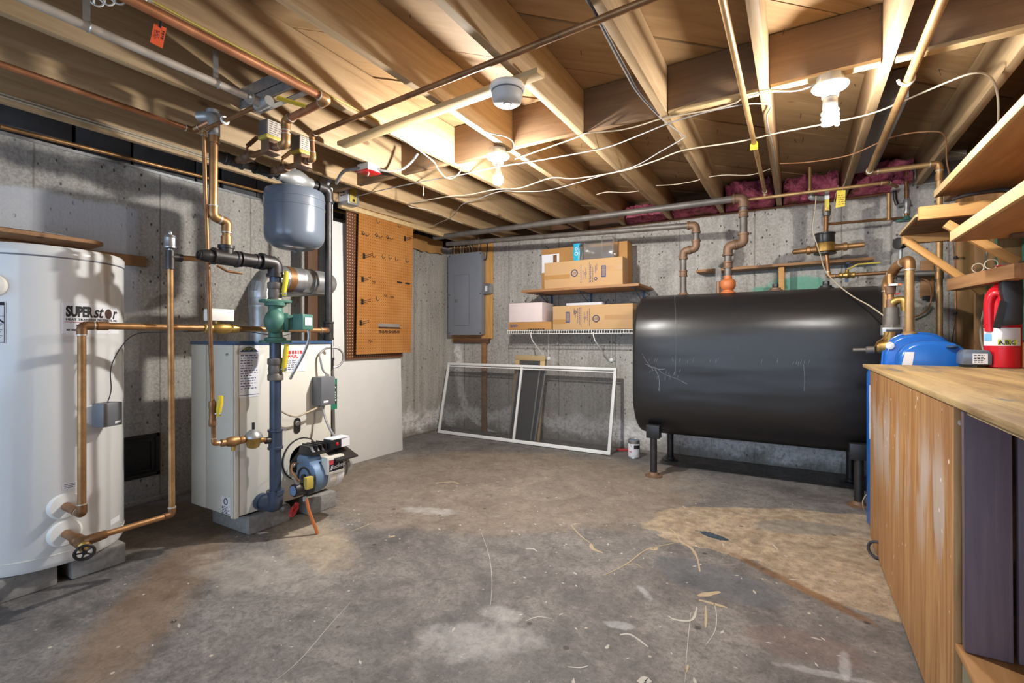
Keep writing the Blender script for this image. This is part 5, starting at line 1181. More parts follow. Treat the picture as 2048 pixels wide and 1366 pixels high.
wire('panel_cable', 'black cable looping into the right side of the breaker panel', [(-3.045, 4.48, 1.95), (-3.01, 4.47, 1.96), (-3.0, 4.47, 2.03), (-3.0, 4.48, 2.14)], 0.008, M['cable_black'])
ob = thing('switch_box', 'small grey surface mounted switch box right of the breaker panel', 'electrical box', (-3.0, 4.49, 1.56))
part(ob, 'box', MB().box(-3.045, -2.945, 4.462, YB - 0.024, 1.565, 1.675), M['alum'], bev=0.004)
part(ob, 'cover', MB().box(-3.048, -2.942, 4.456, 4.463, 1.562, 1.678), M['galv'], bev=0.003)
part(ob, 'toggle', MB().box(-3.01, -2.985, 4.448, 4.457, 1.59, 1.65), M['paper'])
part(ob, 'nipple', MB().cyl((-3.05, 4.49, 1.60), (-3.043, 4.49, 1.60), 0.012), M['galv'])
# scraps of old brown kraft facing above the wall corner
kf = MB(); rn = random.Random(5); vs = []; fs = []
for i in range(13):
    for j in range(4): vs.append((XL + 0.03 + 0.03 * rn.random(), 3.55 + i * 0.07, 2.20 - j * 0.05 - (0.03 * rn.random() if j == 3 else 0)))
for i in range(12):
    for j in range(3): a = i * 4 + j; fs.append((a, a + 1, a + 5, a + 4))
kf.add(vs, fs); kf.add([V3(p) - V3((0.004, 0, 0)) for p in vs], fs)
solo('kraft_paper', 'torn brown kraft paper hanging over the left wall by the corner', 'paper', kf, M['card_dark'], smooth=180)
# ================================================================== BACK WALL SHELVES
us = thing('wall_shelf', 'brown board shelf on the back wall holding the upper cardboard boxes', 'shelf', (-1.75, 4.3, 1.44))
part(us, 'shelf_board', MB().prism([(-2.335, 4.09), (-1.165, 4.07), (-1.165, YB - 0.003), (-2.335, YB - 0.003)], (0, 0, 1.512), (1, 0, 0), (0, 1, 0), (0, 0, 0.024)), WOOD['shelf'], bev=0.003)
for x in (-2.22, -1.78, -1.25):
    part(us, 'bracket', MB().box(x - 0.012, x + 0.012, 4.16, YB - 0.002, 1.508, 1.512).box(x - 0.012, x + 0.012, YB - 0.006, YB - 0.002, 1.36, 1.512).tube([(x, YB - 0.006, 1.39), (x, 4.24, 1.508)], 0.005, 6), M['blue_trim'])
def carton(name, label, x0, x1, y0, y1, z0, z1, mat, group=None):
    t = thing(name, label, 'box', ((x0 + x1) / 2, (y0 + y1) / 2, z0), group)
    part(t, 'carton', MB().box(x0, x1, y0, y1, z0, z1), mat, bev=0.003)
    return t
def tape(t, x0, x1, y, z0, z1): part(t, 'tape_strip', MB().box(x0, x1, y - 0.0012, y - 0.0002, z0, z1), M['tape'])
def vprint(t, cx_, y, zc, flip, scale=1.0):
    """monogram ring, columns of vertical print, recycling mark and bar code"""
    s = -1 if flip else 1; mb = MB(); Y = y - 0.0016
    X = lambda a: cx_ + s * a * scale
    g = MB().torus((X(-0.115), Y, zc + 0.01 * s), (0, 1, 0), 0.030 * scale, 0.005, 24, 4)
    put_text(g, 'GE', (X(-0.115) - 0.019, Y, zc + 0.01 * s - 0.011), (1, 0, 0), (0, 0, 1), 0.031 * scale, shear=0.25, sx=0.9, bold=0.0006)
    part(t, 'monogram', g, M['ink_blue'])
    for k, (dx, top, bot) in enumerate(((-0.055, 0.085, -0.085), (-0.035, 0.06, -0.055), (-0.005, 0.055, -0.05), (0.03, 0.10, -0.09), (0.042, 0.10, -0.085), (0.062, 0.09, -0.085), (0.085, 0.07, 0.0), (0.10, 0.09, 0.02))):
        dashes(mb, (X(dx), Y, zc + (bot if not flip else top)), (0, 0, 1 if not flip else -1), (-1 if not flip else 1, 0, 0), top - bot, 0.010, 1, 9, 0.55, 20 + k)
    mb.torus((X(0.094), Y, zc - 0.055 * s), (0, 1, 0), 0.013, 0.0035, 16, 4)
    mb.torus((X(-0.006), Y, zc), (0, 1, 0), 0.013, 0.002, 4, 4)
    part(t, 'printing', mb, M['ink_blue'])
    bc_ = MB().box(X(0.17) - 0.022, X(0.17) + 0.022, Y, Y + 0.0004, zc - 0.045, zc + 0.06)
    part(t, 'bar_code', bc_, M['ink_blue'])
    mb = MB()
    for k in range(12): mb.box(X(0.17) - 0.016, X(0.17) + 0.016, Y - 0.0005, Y, zc - 0.03 + k * 0.0068, zc - 0.0275 + k * 0.0068)
    part(t, 'bar_code_gap', mb, M['card'], kind='stuff')
b1 = carton('cardboard_box', 'large cardboard box with blue round monogram at the front of the upper shelf', -2.10, -1.325, 4.125, 4.28, 1.537, 1.787, M['card'])
tape(b1, -2.095, -1.83, 4.125, 1.625, 1.665); tape(b1, -1.48, -1.327, 4.125, 1.67, 1.71); vprint(b1, -1.67, 4.125, 1.66, False)
b2 = carton('cardboard_box', 'taller brown cardboard box with white shipping label behind on the upper shelf', -2.215, -1.335, 4.292, 4.44, 1.537, 1.955, M['card_dark'])
lb_ = part(b2, 'shipping_label', MB().box(-2.212, -2.02, 4.290, 4.2918, 1.72, 1.90), M['paper'], label='white shipping label')
part(lb_, 'brown_mark', MB().box(-2.085, -2.045, 4.2885, 4.2899, 1.79, 1.89), M['copper_dark'])
mb = MB(); put_text(mb, 'CO', (-1.83, 4.2905, 1.87), (0, 0, -1), (1, 0, 0), 0.05, bold=0.0008); part(b2, 'lettering', mb, M['ink'])
bl = thing('wipes_pack', 'bright blue soft pack standing on the front box of the upper shelf', 'pack', (-1.78, 4.2, 1.787))
part(bl, 'pack', MB().prism([(-0.035, 0), (0.035, 0), (0.032, 0.03), (0.038, 0.08), (0.03, 0.15), (0.038, 0.17), (-0.036, 0.17), (-0.03, 0.15), (-0.038, 0.08), (-0.032, 0.03)], (-1.79, 4.18, 1.788), (1, 0, 0), (0, 0, 1), (0, 0.055, 0)), plain('cyan_film', (44, 172, 206), 0.25), bev=0.006, label='cyan wrapped pack')
part(bl, 'white_mark', MB().torus((-1.79, 4.178, 1.86), (0, 1, 0), 0.014, 0.004, 16, 5).torus((-1.79, 4.178, 1.905), (0, 1, 0), 0.012, 0.003, 16, 5), M['paper'])
cbn = thing('clear_bin', 'clear plastic storage bin on its side on the upper shelf boxes', 'plastic bin', (-1.57, 4.21, 1.788))
part(cbn, 'bin', MB().box(-1.70, -1.42, 4.15, 4.155, 1.79, 1.93).box(-1.70, -1.42, 4.265, 4.27, 1.79, 1.93).box(-1.70, -1.695, 4.15, 4.27, 1.79, 1.95).box(-1.425, -1.42, 4.15, 4.27, 1.79, 1.98).box(-1.70, -1.42, 4.15, 4.27, 1.788, 1.793), M['clear'], bev=0.001)
part(cbn, 'rim', MB().tube([(-1.70, 4.15, 1.932), (-1.42, 4.15, 1.932)], 0.005, 6).tube([(-1.525, 4.148, 1.79), (-1.525, 4.148, 1.985)], 0.006, 6).tube([(-1.422, 4.148, 1.79), (-1.422, 4.148, 1.985)], 0.005, 6).tube([(-1.525, 4.148, 1.985), (-1.422, 4.148, 1.975)], 0.004, 6).torus((-1.735, 4.16, 1.925), (0, 1, 0.2), 0.022, 0.004, 16, 6), M['clear'])
part(cbn, 'clear_roll', MB().lathe([(0.022, 0), (0.024, 0.01), (0.024, 0.12), (0.018, 0.135)], (-1.735, 4.19, 1.789), (0, 0, 1), 18), M['clear'])
# wire shelf
ws = thing('wire_shelf', 'white wire shelf on diagonal brackets below the board shelf', 'shelf', (-1.8, 4.35, 0.83))
mb = MB()
for y in (4.20, 4.37, 4.52): mb.tube([(-2.565, y, 1.14), (-1.125, y, 1.14)], 0.0035, 6)
mb.tube([(-2.565, 4.195, 1.108), (-1.125, 4.195, 1.108)], 0.0035, 6)
part(ws, 'long_rod', mb, M['white_plastic'], kind='stuff')
mb = MB()
for k in range(57):
    x = -2.56 + k * 0.0254
    mb.tube([(x, 4.53, 1.144), (x, 4.197, 1.144), (x, 4.193, 1.106)], 0.0024, 5)
part(ws, 'cross_wire', mb, M['white_plastic'], kind='stuff')
for xa, xb in (((-2.281,4.220,1.035), (-2.278,4.525,0.838)), ((-1.619,4.220,1.037), (-1.591,4.525,0.839))):
    br = part(ws, 'bracket', MB().tube([(xa[0] - 0.012, xa[1] - 0.02, 1.12), (xa[0] - 0.012, xa[1] - 0.01, 1.085), xa, xb], 0.0055, 8), M['white_plastic'])
    part(br, 'wall_anchor', MB().lathe([(0.019, 0), (0.019, 0.010), (0.012, 0.014)], (xb[0] + 0.02, YB, xb[2] + 0.01), (0, -1, 0), 14).tube([(xb[0] + 0.02, YB - 0.006, xb[2]), (xb[0] + 0.02, YB - 0.006, 1.12)], 0.0035, 6), M['white_plastic'])
carton('white_box', 'pinkish white box on top of the flat brown carton on the wire shelf', -2.552, -2.17, 4.215, 4.47, 1.226, 1.42, M['pinkbox'])
b3 = carton('cardboard_box', 'flat brown carton with blue print under the white box', -2.555, -2.065, 4.205, 4.50, 1.147, 1.224, M['card_dark'])
part(b3, 'printing', dashes(MB(), (-2.53, 4.2035, 1.205), (1, 0, 0), (0, 0, 1), 0.11, 0.03, 3, 4, 0.8, 3), M['ink_blue'])
part(b3, 'lower_print', dashes(MB(), (-2.33, 4.2035, 1.160), (1, 0, 0), (0, 0, 1), 0.25, 0.014, 1, 8, 0.7, 7), M['ink'])
b4 = carton('cardboard_box', 'long cardboard box with blue round monogram on the wire shelf beside the oil tank', -2.05, -1.26, 4.21, 4.40, 1.147, 1.375, M['card'])
tape(b4, -1.52, -1.262, 4.21, 1.235, 1.275); tape(b4, -2.048, -1.91, 4.21, 1.20, 1.245); vprint(b4, -1.72, 4.21, 1.255, True)
b5 = carton('white_box', 'low white box just visible behind the long cardboard box on the wire shelf', -2.00, -1.62, 4.41, 4.52, 1.147, 1.415, M['paper'])
tt = MB(); rn = random.Random(9)
for k in range(5):
    c = V3((-2.33 + 0.025 * k, 4.14 + 0.02 * (k % 2), 1.54)); tt.tube(spline([c + V3((rn.uniform(-.05, .02), 0, rn.uniform(0, .01))), c + V3((rn.uniform(-.02, .03), 0.02, rn.uniform(.01, .05))), c + V3((rn.uniform(0, .05), 0.03, rn.uniform(.02, .06)))], 4), 0.004, 5)
solo('wire_scrap', 'tangle of grey scrap wire at the left tip of the upper shelf', 'scrap', tt, M['cable_grey'])
# ================================================================== WINDOW SCREENS
sc = thing('window_screen', 'large white framed double window screen leaning against the back wall', 'window screen', (-2.45, 4.2, 0.0))
SO = V3((-3.455, 4.165, 0.004)); su = V3((1, -0.002, 0)).normalized(); sv = V3((0.0, 0.185, 0.78)).normalized(); sn = su.cross(sv)
def sp(a, b): return SO + su * a + sv * b
WS, HS = 2.005, 0.80
for a0, b0, a1, b1 in ((0, 0.017, WS, 0.017), (0, HS - 0.013, WS, HS - 0.013)):
    part(sc, 'rail', MB().bar(sp(a0, b0), sp(a1, b1), 0.034 if b0 < 0.1 else 0.026, 0.022, up=sn), M['white'], bev=0.002)
part(sc, 'rail_bead', MB().bar(sp(0.03, HS - 0.042), sp(WS - 0.03, HS - 0.042), 0.010, 0.016, up=sn), M['white'])
for a in (0.014, WS - 0.014): part(sc, 'stile', MB().bar(sp(a, 0.034), sp(a, HS - 0.026), 0.030, 0.022, up=sn), M['white'], bev=0.002)
part(sc, 'mullion', MB().bar(sp(0.985, 0.034), sp(0.985, HS - 0.026), 0.024, 0.024, up=sn), M['white'], bev=0.002)
for a0, a1 in ((0.028, 0.973), (0.997, WS - 0.028)):
    part(sc, 'mesh', MB().add([sp(a0, 0.03), sp(a1, 0.03), sp(a1, HS - 0.03), sp(a0, HS - 0.03)], [(0, 1, 2, 3)]), M['screen'])
def small_screen(name, label, x0, w, y0, y1, h, mframe, fw, dx=0.0, dark=True):
    o = V3((x0, y0, 0.003)); u_ = V3((1, 0.0, 0)); v_ = V3((dx, y1 - y0, h)).normalized(); n_ = u_.cross(v_)
    q = lambda a, b: o + u_ * a + v_ * b
    t = thing(name, label, 'window screen', (x0 + w / 2, y0, 0))
    for b in (fw / 2, h - fw / 2): part(t, 'rail', MB().bar(q(0, b), q(w, b), fw, 0.018, up=n_), mframe, bev=0.002)
    for a in (fw / 2, w - fw / 2): part(t, 'stile', MB().bar(q(a, fw), q(a, h - fw), fw, 0.018, up=n_), mframe, bev=0.002)
    part(t, 'mesh', MB().add([q(fw, fw), q(w - fw, fw), q(w - fw, h - fw), q(fw, h - fw)], [(0, 1, 2, 3)]), M['screen_dark'])
small_screen('window_screen', 'tall narrow wood framed screen leaning behind the large white one', -2.62, 0.36, 4.33, 4.47, 0.885, WOOD['pale'], 0.055)
small_screen('window_screen', 'dark meshed screen with thin silver frame behind the white mullion', -2.585, 0.27, 4.25, 4.39, 0.76, M['alum'], 0.012, 0.04)
small_screen('window_screen', 'second dark meshed screen with silver frame, next to the wooden one', -2.56, 0.28, 4.275, 4.41, 0.75, M['alum'], 0.014, 0.06)
# ================================================================== PAINT CAN
pcn = V3((-1.275, 4.03, 0)); 
pcn = V3((-1.248,4.209,0.000))
ct = thing('paint_can', 'small white labelled paint can on the floor left of the oil tank', 'paint can', pcn)
part(ct, 'can', MB().lathe([(0.050, 0.0), (0.052, 0.003), (0.051, 0.008), (0.051, 0.148), (0.053, 0.152), (0.053, 0.158), (0.050, 0.160), (0.045, 0.152), (0.002, 0.152)], pcn, (0, 0, 1), 28), M['steel'])
lb_ = part(ct, 'paper_label', MB().lathe([(0.0512, 0.0), (0.0516, 0.001), (0.0516, 0.115), (0.0512, 0.116)], pcn + V3((0, 0, 0.012)), (0, 0, 1), 28), M['paper'])
def arcpatch(c, r, a0, a1, z0, z1, n=6):
    vs = []; fs = []
    for i in range(n + 1):
        a = a0 + (a1 - a0) * i / n
        vs += [(c.x + r * math.cos(a), c.y + r * math.sin(a), z0), (c.x + r * math.cos(a), c.y + r * math.sin(a), z1)]
    for i in range(n): fs.append((2 * i, 2 * i + 2, 2 * i + 3, 2 * i + 1))
    return MB().add(vs, fs)
part(lb_, 'dark_block', arcpatch(pcn, 0.0522, math.radians(-75), math.radians(-10), 0.085, 0.118), M['ink'])
part(lb_, 'red_mark', arcpatch(pcn, 0.0522, math.radians(-125), math.radians(-95), 0.055, 0.062), M['ink_red'])
part(ct, 'handle', MB().torus(pcn + V3((0, 0, 0.125)), (0.75, -0.3, 0.5), 0.056, 0.0016, 24, 5), M['iron'])
part(ct, 'lid_smear', MB().lathe([(0.03, 0), (0.046, 0.002), (0.047, 0.006), (0.01, 0.007)], pcn + V3((0, 0, 0.151)), (0, 0, 1), 20), M['blue_housing'])
solo('red_scraper', 'flat red piece lying on the floor beside the paint can', 'scraper', MB().bar((-1.471,4.393,0.008), (-1.363,4.434,0.008), 0.05, 0.014), M['red_wheel'], bev=0.003)
# ================================================================== OIL TANK
tk = thing('oil_tank', 'large black obround heating oil tank on four pipe legs along the back wall', 'oil tank', (-0.31, 4.0, 0.0))
TX0, TX1, TY, TZ0, TZ1, TR = -1.10, 0.475, 4.0, 0.29, 1.412, 0.345
zc0, zc1 = TZ0 + TR, TZ1 - TR
def obround(r, n=18):
    out = []
    for k in range(n + 1): a = math.pi * k / n; out.append((r * math.cos(a), (zc1) + r * math.sin(a)))
    for k in range(n + 1): a = math.pi + math.pi * k / n; out.append((r * math.cos(a), (zc0) + r * math.sin(a)))
    return out
mb = MB(); rings = []
prof = [(TX0 - 0.012, TR - 0.12), (TX0 - 0.008, TR - 0.05), (TX0, TR - 0.020), (TX0 + 0.012, TR - 0.005), (TX0 + 0.03, TR), (TX0 + 0.3, TR), (-0.3, TR), (TX1 - 0.3, TR), (TX1 - 0.03, TR), (TX1 - 0.012, TR - 0.005), (TX1, TR - 0.02), (TX1 + 0.008, TR - 0.05), (TX1 + 0.012, TR - 0.12)]
vs = []; fs = []
for x, r in prof:
    vs += [(x, TY + a, b) for a, b in obround(r)]
m = len(obround(1))
for i in range(len(prof) - 1):
    for k in range(m): fs.append((i * m + k, i * m + (k + 1) % m, (i + 1) * m + (k + 1) % m, (i + 1) * m + k))
fs.append(tuple(range(m))); fs.append(tuple((len(prof) - 1) * m + k for k in range(m)))
part(tk, 'shell', MB().add(vs, fs), M['tank'], smooth=45)
for x in (-0.951, 0.335):
    for y in (3.72, 4.29):
        s = -1 if y < 4 else 1
        part(tk, 'leg_bracket', MB().box(x - 0.05, x + 0.05, y - 0.03, y + 0.045 if y < 4 else y + 0.03, 0.295, 0.395), M['black'], bev=0.003)
        lg = part(tk, 'leg', MB().cyl((x, y, 0.008), (x, y, 0.31), 0.026, n=16), M['iron'])
        part(lg, 'foot_flange', MB().lathe([(0.066, 0.0), (0.066, 0.007), (0.04, 0.013), (0.033, 0.03), (0.026, 0.032)], (x, y, 0.0), (0, 0, 1), 22), M['iron_rust'] if y < 4 else M['iron'])
sc_ = MB(); rn = random.Random(21); YF = TY - TR - 0.0006
def scr(pts, w_):
    pts = spline(pts, 5); vs = []; fs = []
    for i, p in enumerate(pts):
        t_ = (pts[min(i + 1, len(pts) - 1)] - pts[max(i - 1, 0)]).normalized(); n_ = V3((-t_.z, 0, t_.x)) * w_ * (0.4 + 0.6 * rn.random())
        vs += [V3((p.x, YF, p.z)) + n_, V3((p.x, YF, p.z)) - n_]
    for i in range(len(pts) - 1): fs.append((2 * i, 2 * i + 1, 2 * i + 3, 2 * i + 2))
    sc_.add(vs, fs)
scr([(-0.999,3.655,0.865), (-0.916,3.655,0.837), (-0.857,3.655,0.794), (-0.770,3.655,0.764), (-0.692,3.655,0.727)], 0.0016)
scr([(-1.022,3.655,0.941), (-0.984,3.655,0.881), (-0.931,3.655,0.814)], 0.0012)
scr([(-0.976,3.655,0.850), (-0.901,3.655,0.830), (-0.850,3.655,0.832)], 0.0022)
scr([(-0.924,3.655,0.829), (-0.894,3.655,0.763), (-0.894,3.655,0.665)], 0.0022)
scr([(-0.780,3.700,1.386), (-0.770,3.655,1.093), (-0.774,3.655,0.782)], 0.0008)
scr([(0.035,3.655,0.893), (0.041,3.655,0.805), (0.038,3.655,0.717)], 0.0014)
for k in range(34):
    x = rn.uniform(-0.98, 0.30); z = 0.88 + 0.02 * rn.random() if k < 20 else rn.uniform(0.74, 0.82); l = rn.uniform(0.012, 0.035)
    if k >= 20: x = rn.uniform(-0.98, -0.72)
    scr([V3((x, YF, z)), V3((x + 0.006, YF, z + l))], 0.0012)
part(tk, 'scratch', sc_, M['grey_box'], kind='stuff')
def bung(x, label, mat, plug=True, r=0.03):
    t = part(tk, 'bung', MB().lathe([(r * 1.7, 0), (r * 1.6, 0.008), (r * 1.2, 0.012), (r * 1.2, 0.022), (r * 0.8, 0.024)], (x, TY, TZ1 - 0.004), (0, 0, 1), 18), mat, label=label)
    if plug: part(t, 'plug', MB().prism([(0.022 * math.cos(k * math.pi / 3), 0.022 * math.sin(k * math.pi / 3)) for k in range(6)], (x, TY, TZ1 + 0.018), (1, 0, 0), (0, 1, 0), (0, 0, 0.03)), M['iron'], bev=0.003)
xg = (-0.137,4.000,1.398)[0]; xh = (0.173,4.000,1.400)[0]
bung(xg, 'tank bung with black plug', M['iron_rust']); bung(xh, 'right tank bung with dark plug', M['iron'])
x1_ = (-0.785,4.000,1.401)[0]; x2_ = (-0.457,4.000,1.394)[0]
bung(x1_, 'bung of the left vent pipe', M['iron_rust'], False, 0.026); bung(x2_, 'orange painted bung of the fill pipe', M['orange'], False, 0.034)
def big_pipe(name, label, pts, unions, mat, r=0.026, fit=None):
    t = pipe(name, label, pts, r, mat, fit or M['iron_rust'], style='iron', fr=1.28)
    for p in unions: coupling(t, p, (0, 0, 1), r * 1.05, 0.05, M['iron_rust'], 'union')
    return t
Z1a = (-0.785,4.000,1.743); Z1b = (-0.689,4.000,1.770); Z1c = (-0.689,4.000,1.964)
big_pipe('iron_vent_pipe', 'left iron pipe from the oil tank: zigzags up then runs left under the joists', [(x1_, 4.0, 1.425), (x1_, 4.0, Z1b[2] - 0.01), (Z1b[0], 4.0, Z1b[2] + 0.005), (Z1c[0], 4.0, Z1c[2] - 0.004), (-3.24, 4.06, 2.078)], [(x1_, 4.0, (-0.785,4.000,1.582)[2])], M['iron_grey'], 0.024)
Z2b = (-0.349,4.000,1.779); Z2c = (-0.349,4.000,2.112)
big_pipe('iron_fill_pipe', 'right iron pipe from the oil tank with orange neck: zigzags up then runs left higher', [(x2_, 4.0, 1.53), (x2_, 4.0, Z2b[2] - 0.012), (Z2b[0], 4.0, Z2b[2] + 0.005), (Z2b[0], 4.0, 2.125), (-3.30, 3.92, 2.128)], [(x2_, 4.0, (-0.450,4.000,1.624)[2]), (Z2b[0], 4.0, (-0.349,4.000,2.002)[2])], M['iron_grey'], 0.027)
wv = thing('vent_whistle', 'orange painted fill neck between the black tank and the iron pipe', 'fitting', (x2_, 4.0, 1.41))
part(wv, 'body', MB().lathe([(0.030, 0), (0.034, 0.004), (0.030, 0.018), (0.046, 0.03), (0.055, 0.05), (0.055, 0.085), (0.045, 0.098), (0.03, 0.104), (0.028, 0.13)], (x2_, 4.0, 1.412), (0, 0, 1), 18), M['orange'])
gg = thing('float_gauge', 'clear float gauge tube standing beside the orange fill neck', 'gauge', (x2_ - 0.062, 4.0, 1.41))
part(gg, 'tube', MB().lathe([(0.022, 0), (0.022, 0.10), (0.015, 0.11)], (x2_ - 0.068, 4.0, 1.50), (0, 0, 1), 16), M['clear'])
part(gg, 'base', MB().cyl((x2_ - 0.068, 4.0, 1.41), (x2_ - 0.068, 4.0, 1.50), 0.016), M['iron_rust'])
# thin shelf with stick behind the tank
ts = thing('wall_shelf', 'narrow brown shelf on the back wall above the black oil tank', 'shelf', (-0.13, 4.46, 1.63))
plank(ts, 'shelf_board', (-0.755, 4.458, 1.645), (0.485, 4.458, 1.650), 0.16, 0.022, WOOD['shelf'])
for x in (-0.5, 0.33): part(ts, 'bracket', MB().box(x - 0.01, x + 0.01, 4.40, YB - 0.001, 1.628, 1.633).box(x - 0.01, x + 0.01, YB - 0.005, YB - 0.001, 1.50, 1.633), M['blue_trim'])
for p in ((-0.273,4.400,1.683), (-0.053,4.400,1.666)):
    part(ts, 'ring_screw', MB().torus((p[0], 4.40, 1.662), (0, 1, 0), 0.011, 0.002, 14, 5), M['iron'])
xs = (-0.109,4.420,1.532)[0]
solo('wooden_stick', 'upright wooden stick propping the narrow shelf behind the black tank', 'stick', MB().box(xs - 0.02, xs + 0.02, 4.405, 4.425, 1.12, 1.633), WOOD['orange'], bev=0.002)
# ================================================================== WATER METER AND PIPES AT THE BACK RIGHT
YM = 4.22
mc = V3((0.176,4.220,1.752))
wm = thing('water_meter', 'round brass water meter with black top on the back wall pipe', 'water meter', (mc.x, mc.y, mc.z - 0.06))
part(wm, 'meter_body', MB().lathe([(0.05, -0.055), (0.062, -0.05), (0.064, 0.01), (0.060, 0.016)], mc, (0, 0, 1), 28), M['brass'])
part(wm, 'register_cap', MB().lathe([(0.061, 0), (0.063, 0.004), (0.061, 0.06), (0.066, 0.063), (0.066, 0.072), (0.05, 0.074)], mc + V3((0, 0, 0.014)), (0, 0, 1), 28), M['black'], label='black register cap')
part(wm, 'bottom_plate', MB().lathe([(0.055, 0), (0.072, 0.004), (0.072, 0.012), (0.055, 0.016)], mc + V3((0, 0, -0.072)), (0, 0, 1), 20), M['iron'])
part(wm, 'side_arm', MB().lathe([(0.03, 0.05), (0.024, 0.085), (0.024, 0.11), (0.030, 0.112), (0.030, 0.135), (0.020, 0.14), (0.018, 0.235), (0.008, 0.24)], mc + V3((0, 0, -0.028)), (1, 0, 0.03), 16), M['copper'])
part(wm, 'side_arm', MB().lathe([(0.03, 0.05), (0.026, 0.07), (0.026, 0.09), (0.032, 0.092), (0.032, 0.115), (0.020, 0.12), (0.019, 0.20), (0.008, 0.21)], mc + V3((0, 0, -0.028)), (-1, 0, -0.03), 16), M['copper'])
t1 = (0.186,4.220,1.917)
up = pipe('copper_pipe', 'short copper riser with valve above the water meter', [(mc.x + 0.005, YM, mc.z + 0.08), (mc.x + 0.008, YM, (0.186,4.220,1.965)[2])], 0.0155, M['copper_dark'])
bvv = thing('ball_valve', 'grey ball valve with yellow and white lever above the water meter', 'valve', (mc.x + 0.008, YM, (0.186,4.220,1.980)[2] - 0.02))
vb = V3((0.186,4.220,2.006))
part(bvv, 'valve_body', MB().lathe([(0.018, -0.045), (0.024, -0.04), (0.030, 0.0), (0.024, 0.035), (0.018, 0.04)], vb, (0, 0, 1), 16).cyl(vb, vb + V3((0, -0.04, 0)), 0.014), M['iron_grey'])
part(bvv, 'lever', MB().bar(vb + V3((0, -0.045, -0.012)), vb + V3((0, -0.05, 0.125)), 0.028, 0.006, up=(0, 1, 0)), M['yellow'], label='yellow lever')
part(bvv, 'lever_grip', MB().bar(vb + V3((0, -0.05, 0.07)), vb + V3((0, -0.052, 0.135)), 0.029, 0.008, up=(0, 1, 0)), M['alum'])
part(bvv, 'nut', MB().lathe([(0.012, 0), (0.012, 0.006)], vb + V3((0, -0.048, 0)), (0, -1, 0), 6), M['brass'])
pe = V3((0.198,4.220,1.517)); pr = V3((0.562,4.220,1.510))
pipe('copper_pipe', 'copper pipe from under the water meter turning right along the wall', [(mc.x + 0.01, YM, mc.z - 0.07), (pe.x, YM, pe.z), (pr.x, YM, pe.z + 0.005)], 0.0135, M['copper_dark'], M['copper'])
bq = V3((0.310,4.220,1.517)); bq.z = pe.z + 0.003
t = thing('ball_valve', 'brass ball valve with yellow lever lying flat on the pipe below the narrow shelf', 'valve', bq - V3((0, 0, 0.03)))
part(t, 'valve_body', MB().lathe([(0.017, -0.05), (0.022, -0.045), (0.022, -0.03), (0.017, -0.024), (0.026, 0.0), (0.017, 0.024), (0.022, 0.03), (0.022, 0.045), (0.017, 0.05)], bq, (1, 0, 0), 16).cyl(bq, bq + V3((0, -0.01, 0.04)), 0.012), M['brass'])
part(t, 'lever', MB().tube([bq + V3((0.0, -0.015, 0.042)), bq + V3((0.03, -0.02, 0.052)), bq + V3((0.06, -0.02, 0.070)), bq + V3((0.19, -0.02, 0.072))], 0.0065, 8), M['yellow_dirty'], label='yellow lever')
# pipes hung from the joists
pipe('copper_pipe', 'pale pipe running straight back below the joists in the middle right', [(-0.205, -1.2, 2.142), (-0.205, 4.0, 2.142), (-0.205, 4.01, 2.118)], 0.0125, M['copper_pale'], M['copper_pale'])
solo('yellow_tape', 'small yellow tape flag on the pale pipe below the joists', 'tape', MB().cyl((-0.205, 2.96, 2.142), (-0.205, 2.99, 2.142), 0.0165, n=12).box(-0.224, -0.186, 2.955, 2.958, 2.105, 2.138), M['yellow'])
pipe('copper_pipe', 'pale copper pipe along the top of the back wall above the oil tank', [(-0.345, 4.02, 2.112), ((0.517,4.000,2.102)[0], 4.02, 2.10), ((0.587,4.200,2.185)[0] + 0.02, 4.32, 2.14)], 0.012, M['copper_pale'], M['copper'])
pipe('copper_pipe', 'thick pale pipe on a white hook at right, then across to the stud wall', [(0.385, -1.2, 2.12), (0.393, 3.79, 2.12), (0.735, 3.79, 2.115), (0.735, 3.79, 0.60)], 0.0165, M['copper_pale'], M['copper'], ends=(((0.735, 3.79, 2.03), (0, 0, 1)), ((0.735, 3.79, 1.44), (0, 0, 1))))
hk = (0.389,2.518,2.174)
solo('pipe_hook', 'white plastic hook holding the thick pale pipe near the right lamp', 'hook', MB().tube(fillet([(0.405, hk[1], 2.16), (0.412, hk[1] - 0.002, 2.12), (0.389, hk[1] - 0.008, 2.094), (0.362, hk[1] - 0.006, 2.112), (0.358, hk[1] - 0.006, 2.128)], 0.015), 0.0065, 8), M['white_plastic'])
# thin horizontal water line with shut-off at the pilaster
a = (0.207,4.220,1.889); b = (0.671,4.400,1.923)
YP = YB - 0.13
c0 = V3((0.227,4.300,1.910)); c1 = V3((0.654,4.395,1.928)); dpt = V3((0.569,4.360,1.916)); d2 = V3((0.569,4.360,2.184))
pipe('copper_pipe', 'thin copper line from the water meter riser right to the wall flange', [(mc.x + 0.02, 4.25, c0.z), (c1.x, 4.395, c1.z)], 0.0095, M['copper_dark'])
pipe('copper_pipe', 'short upright copper pipe joining the two horizontal lines at the wall corner', [(dpt.x, 4.36, dpt.z), (d2.x, 4.36, 2.11)], 0.0125, M['copper_pale'])
e0 = V3((0.673,4.395,1.939)); e1 = V3((0.673,4.395,2.413))
pipe('copper_pipe', 'upright copper pipe on the pilaster with small black handled valve', [(e0.x, 4.395, e0.z), (e0.x, 4.395, 2.30), ((0.498,4.395,2.404)[0], 4.395, 2.30)], 0.0125, M['copper_dark'], M['copper'])
ev = V3((0.673,4.395,2.026))
t = thing('stop_valve', 'small stop valve with long black handle on the pilaster pipe', 'valve', ev - V3((0, 0, 0.05)))
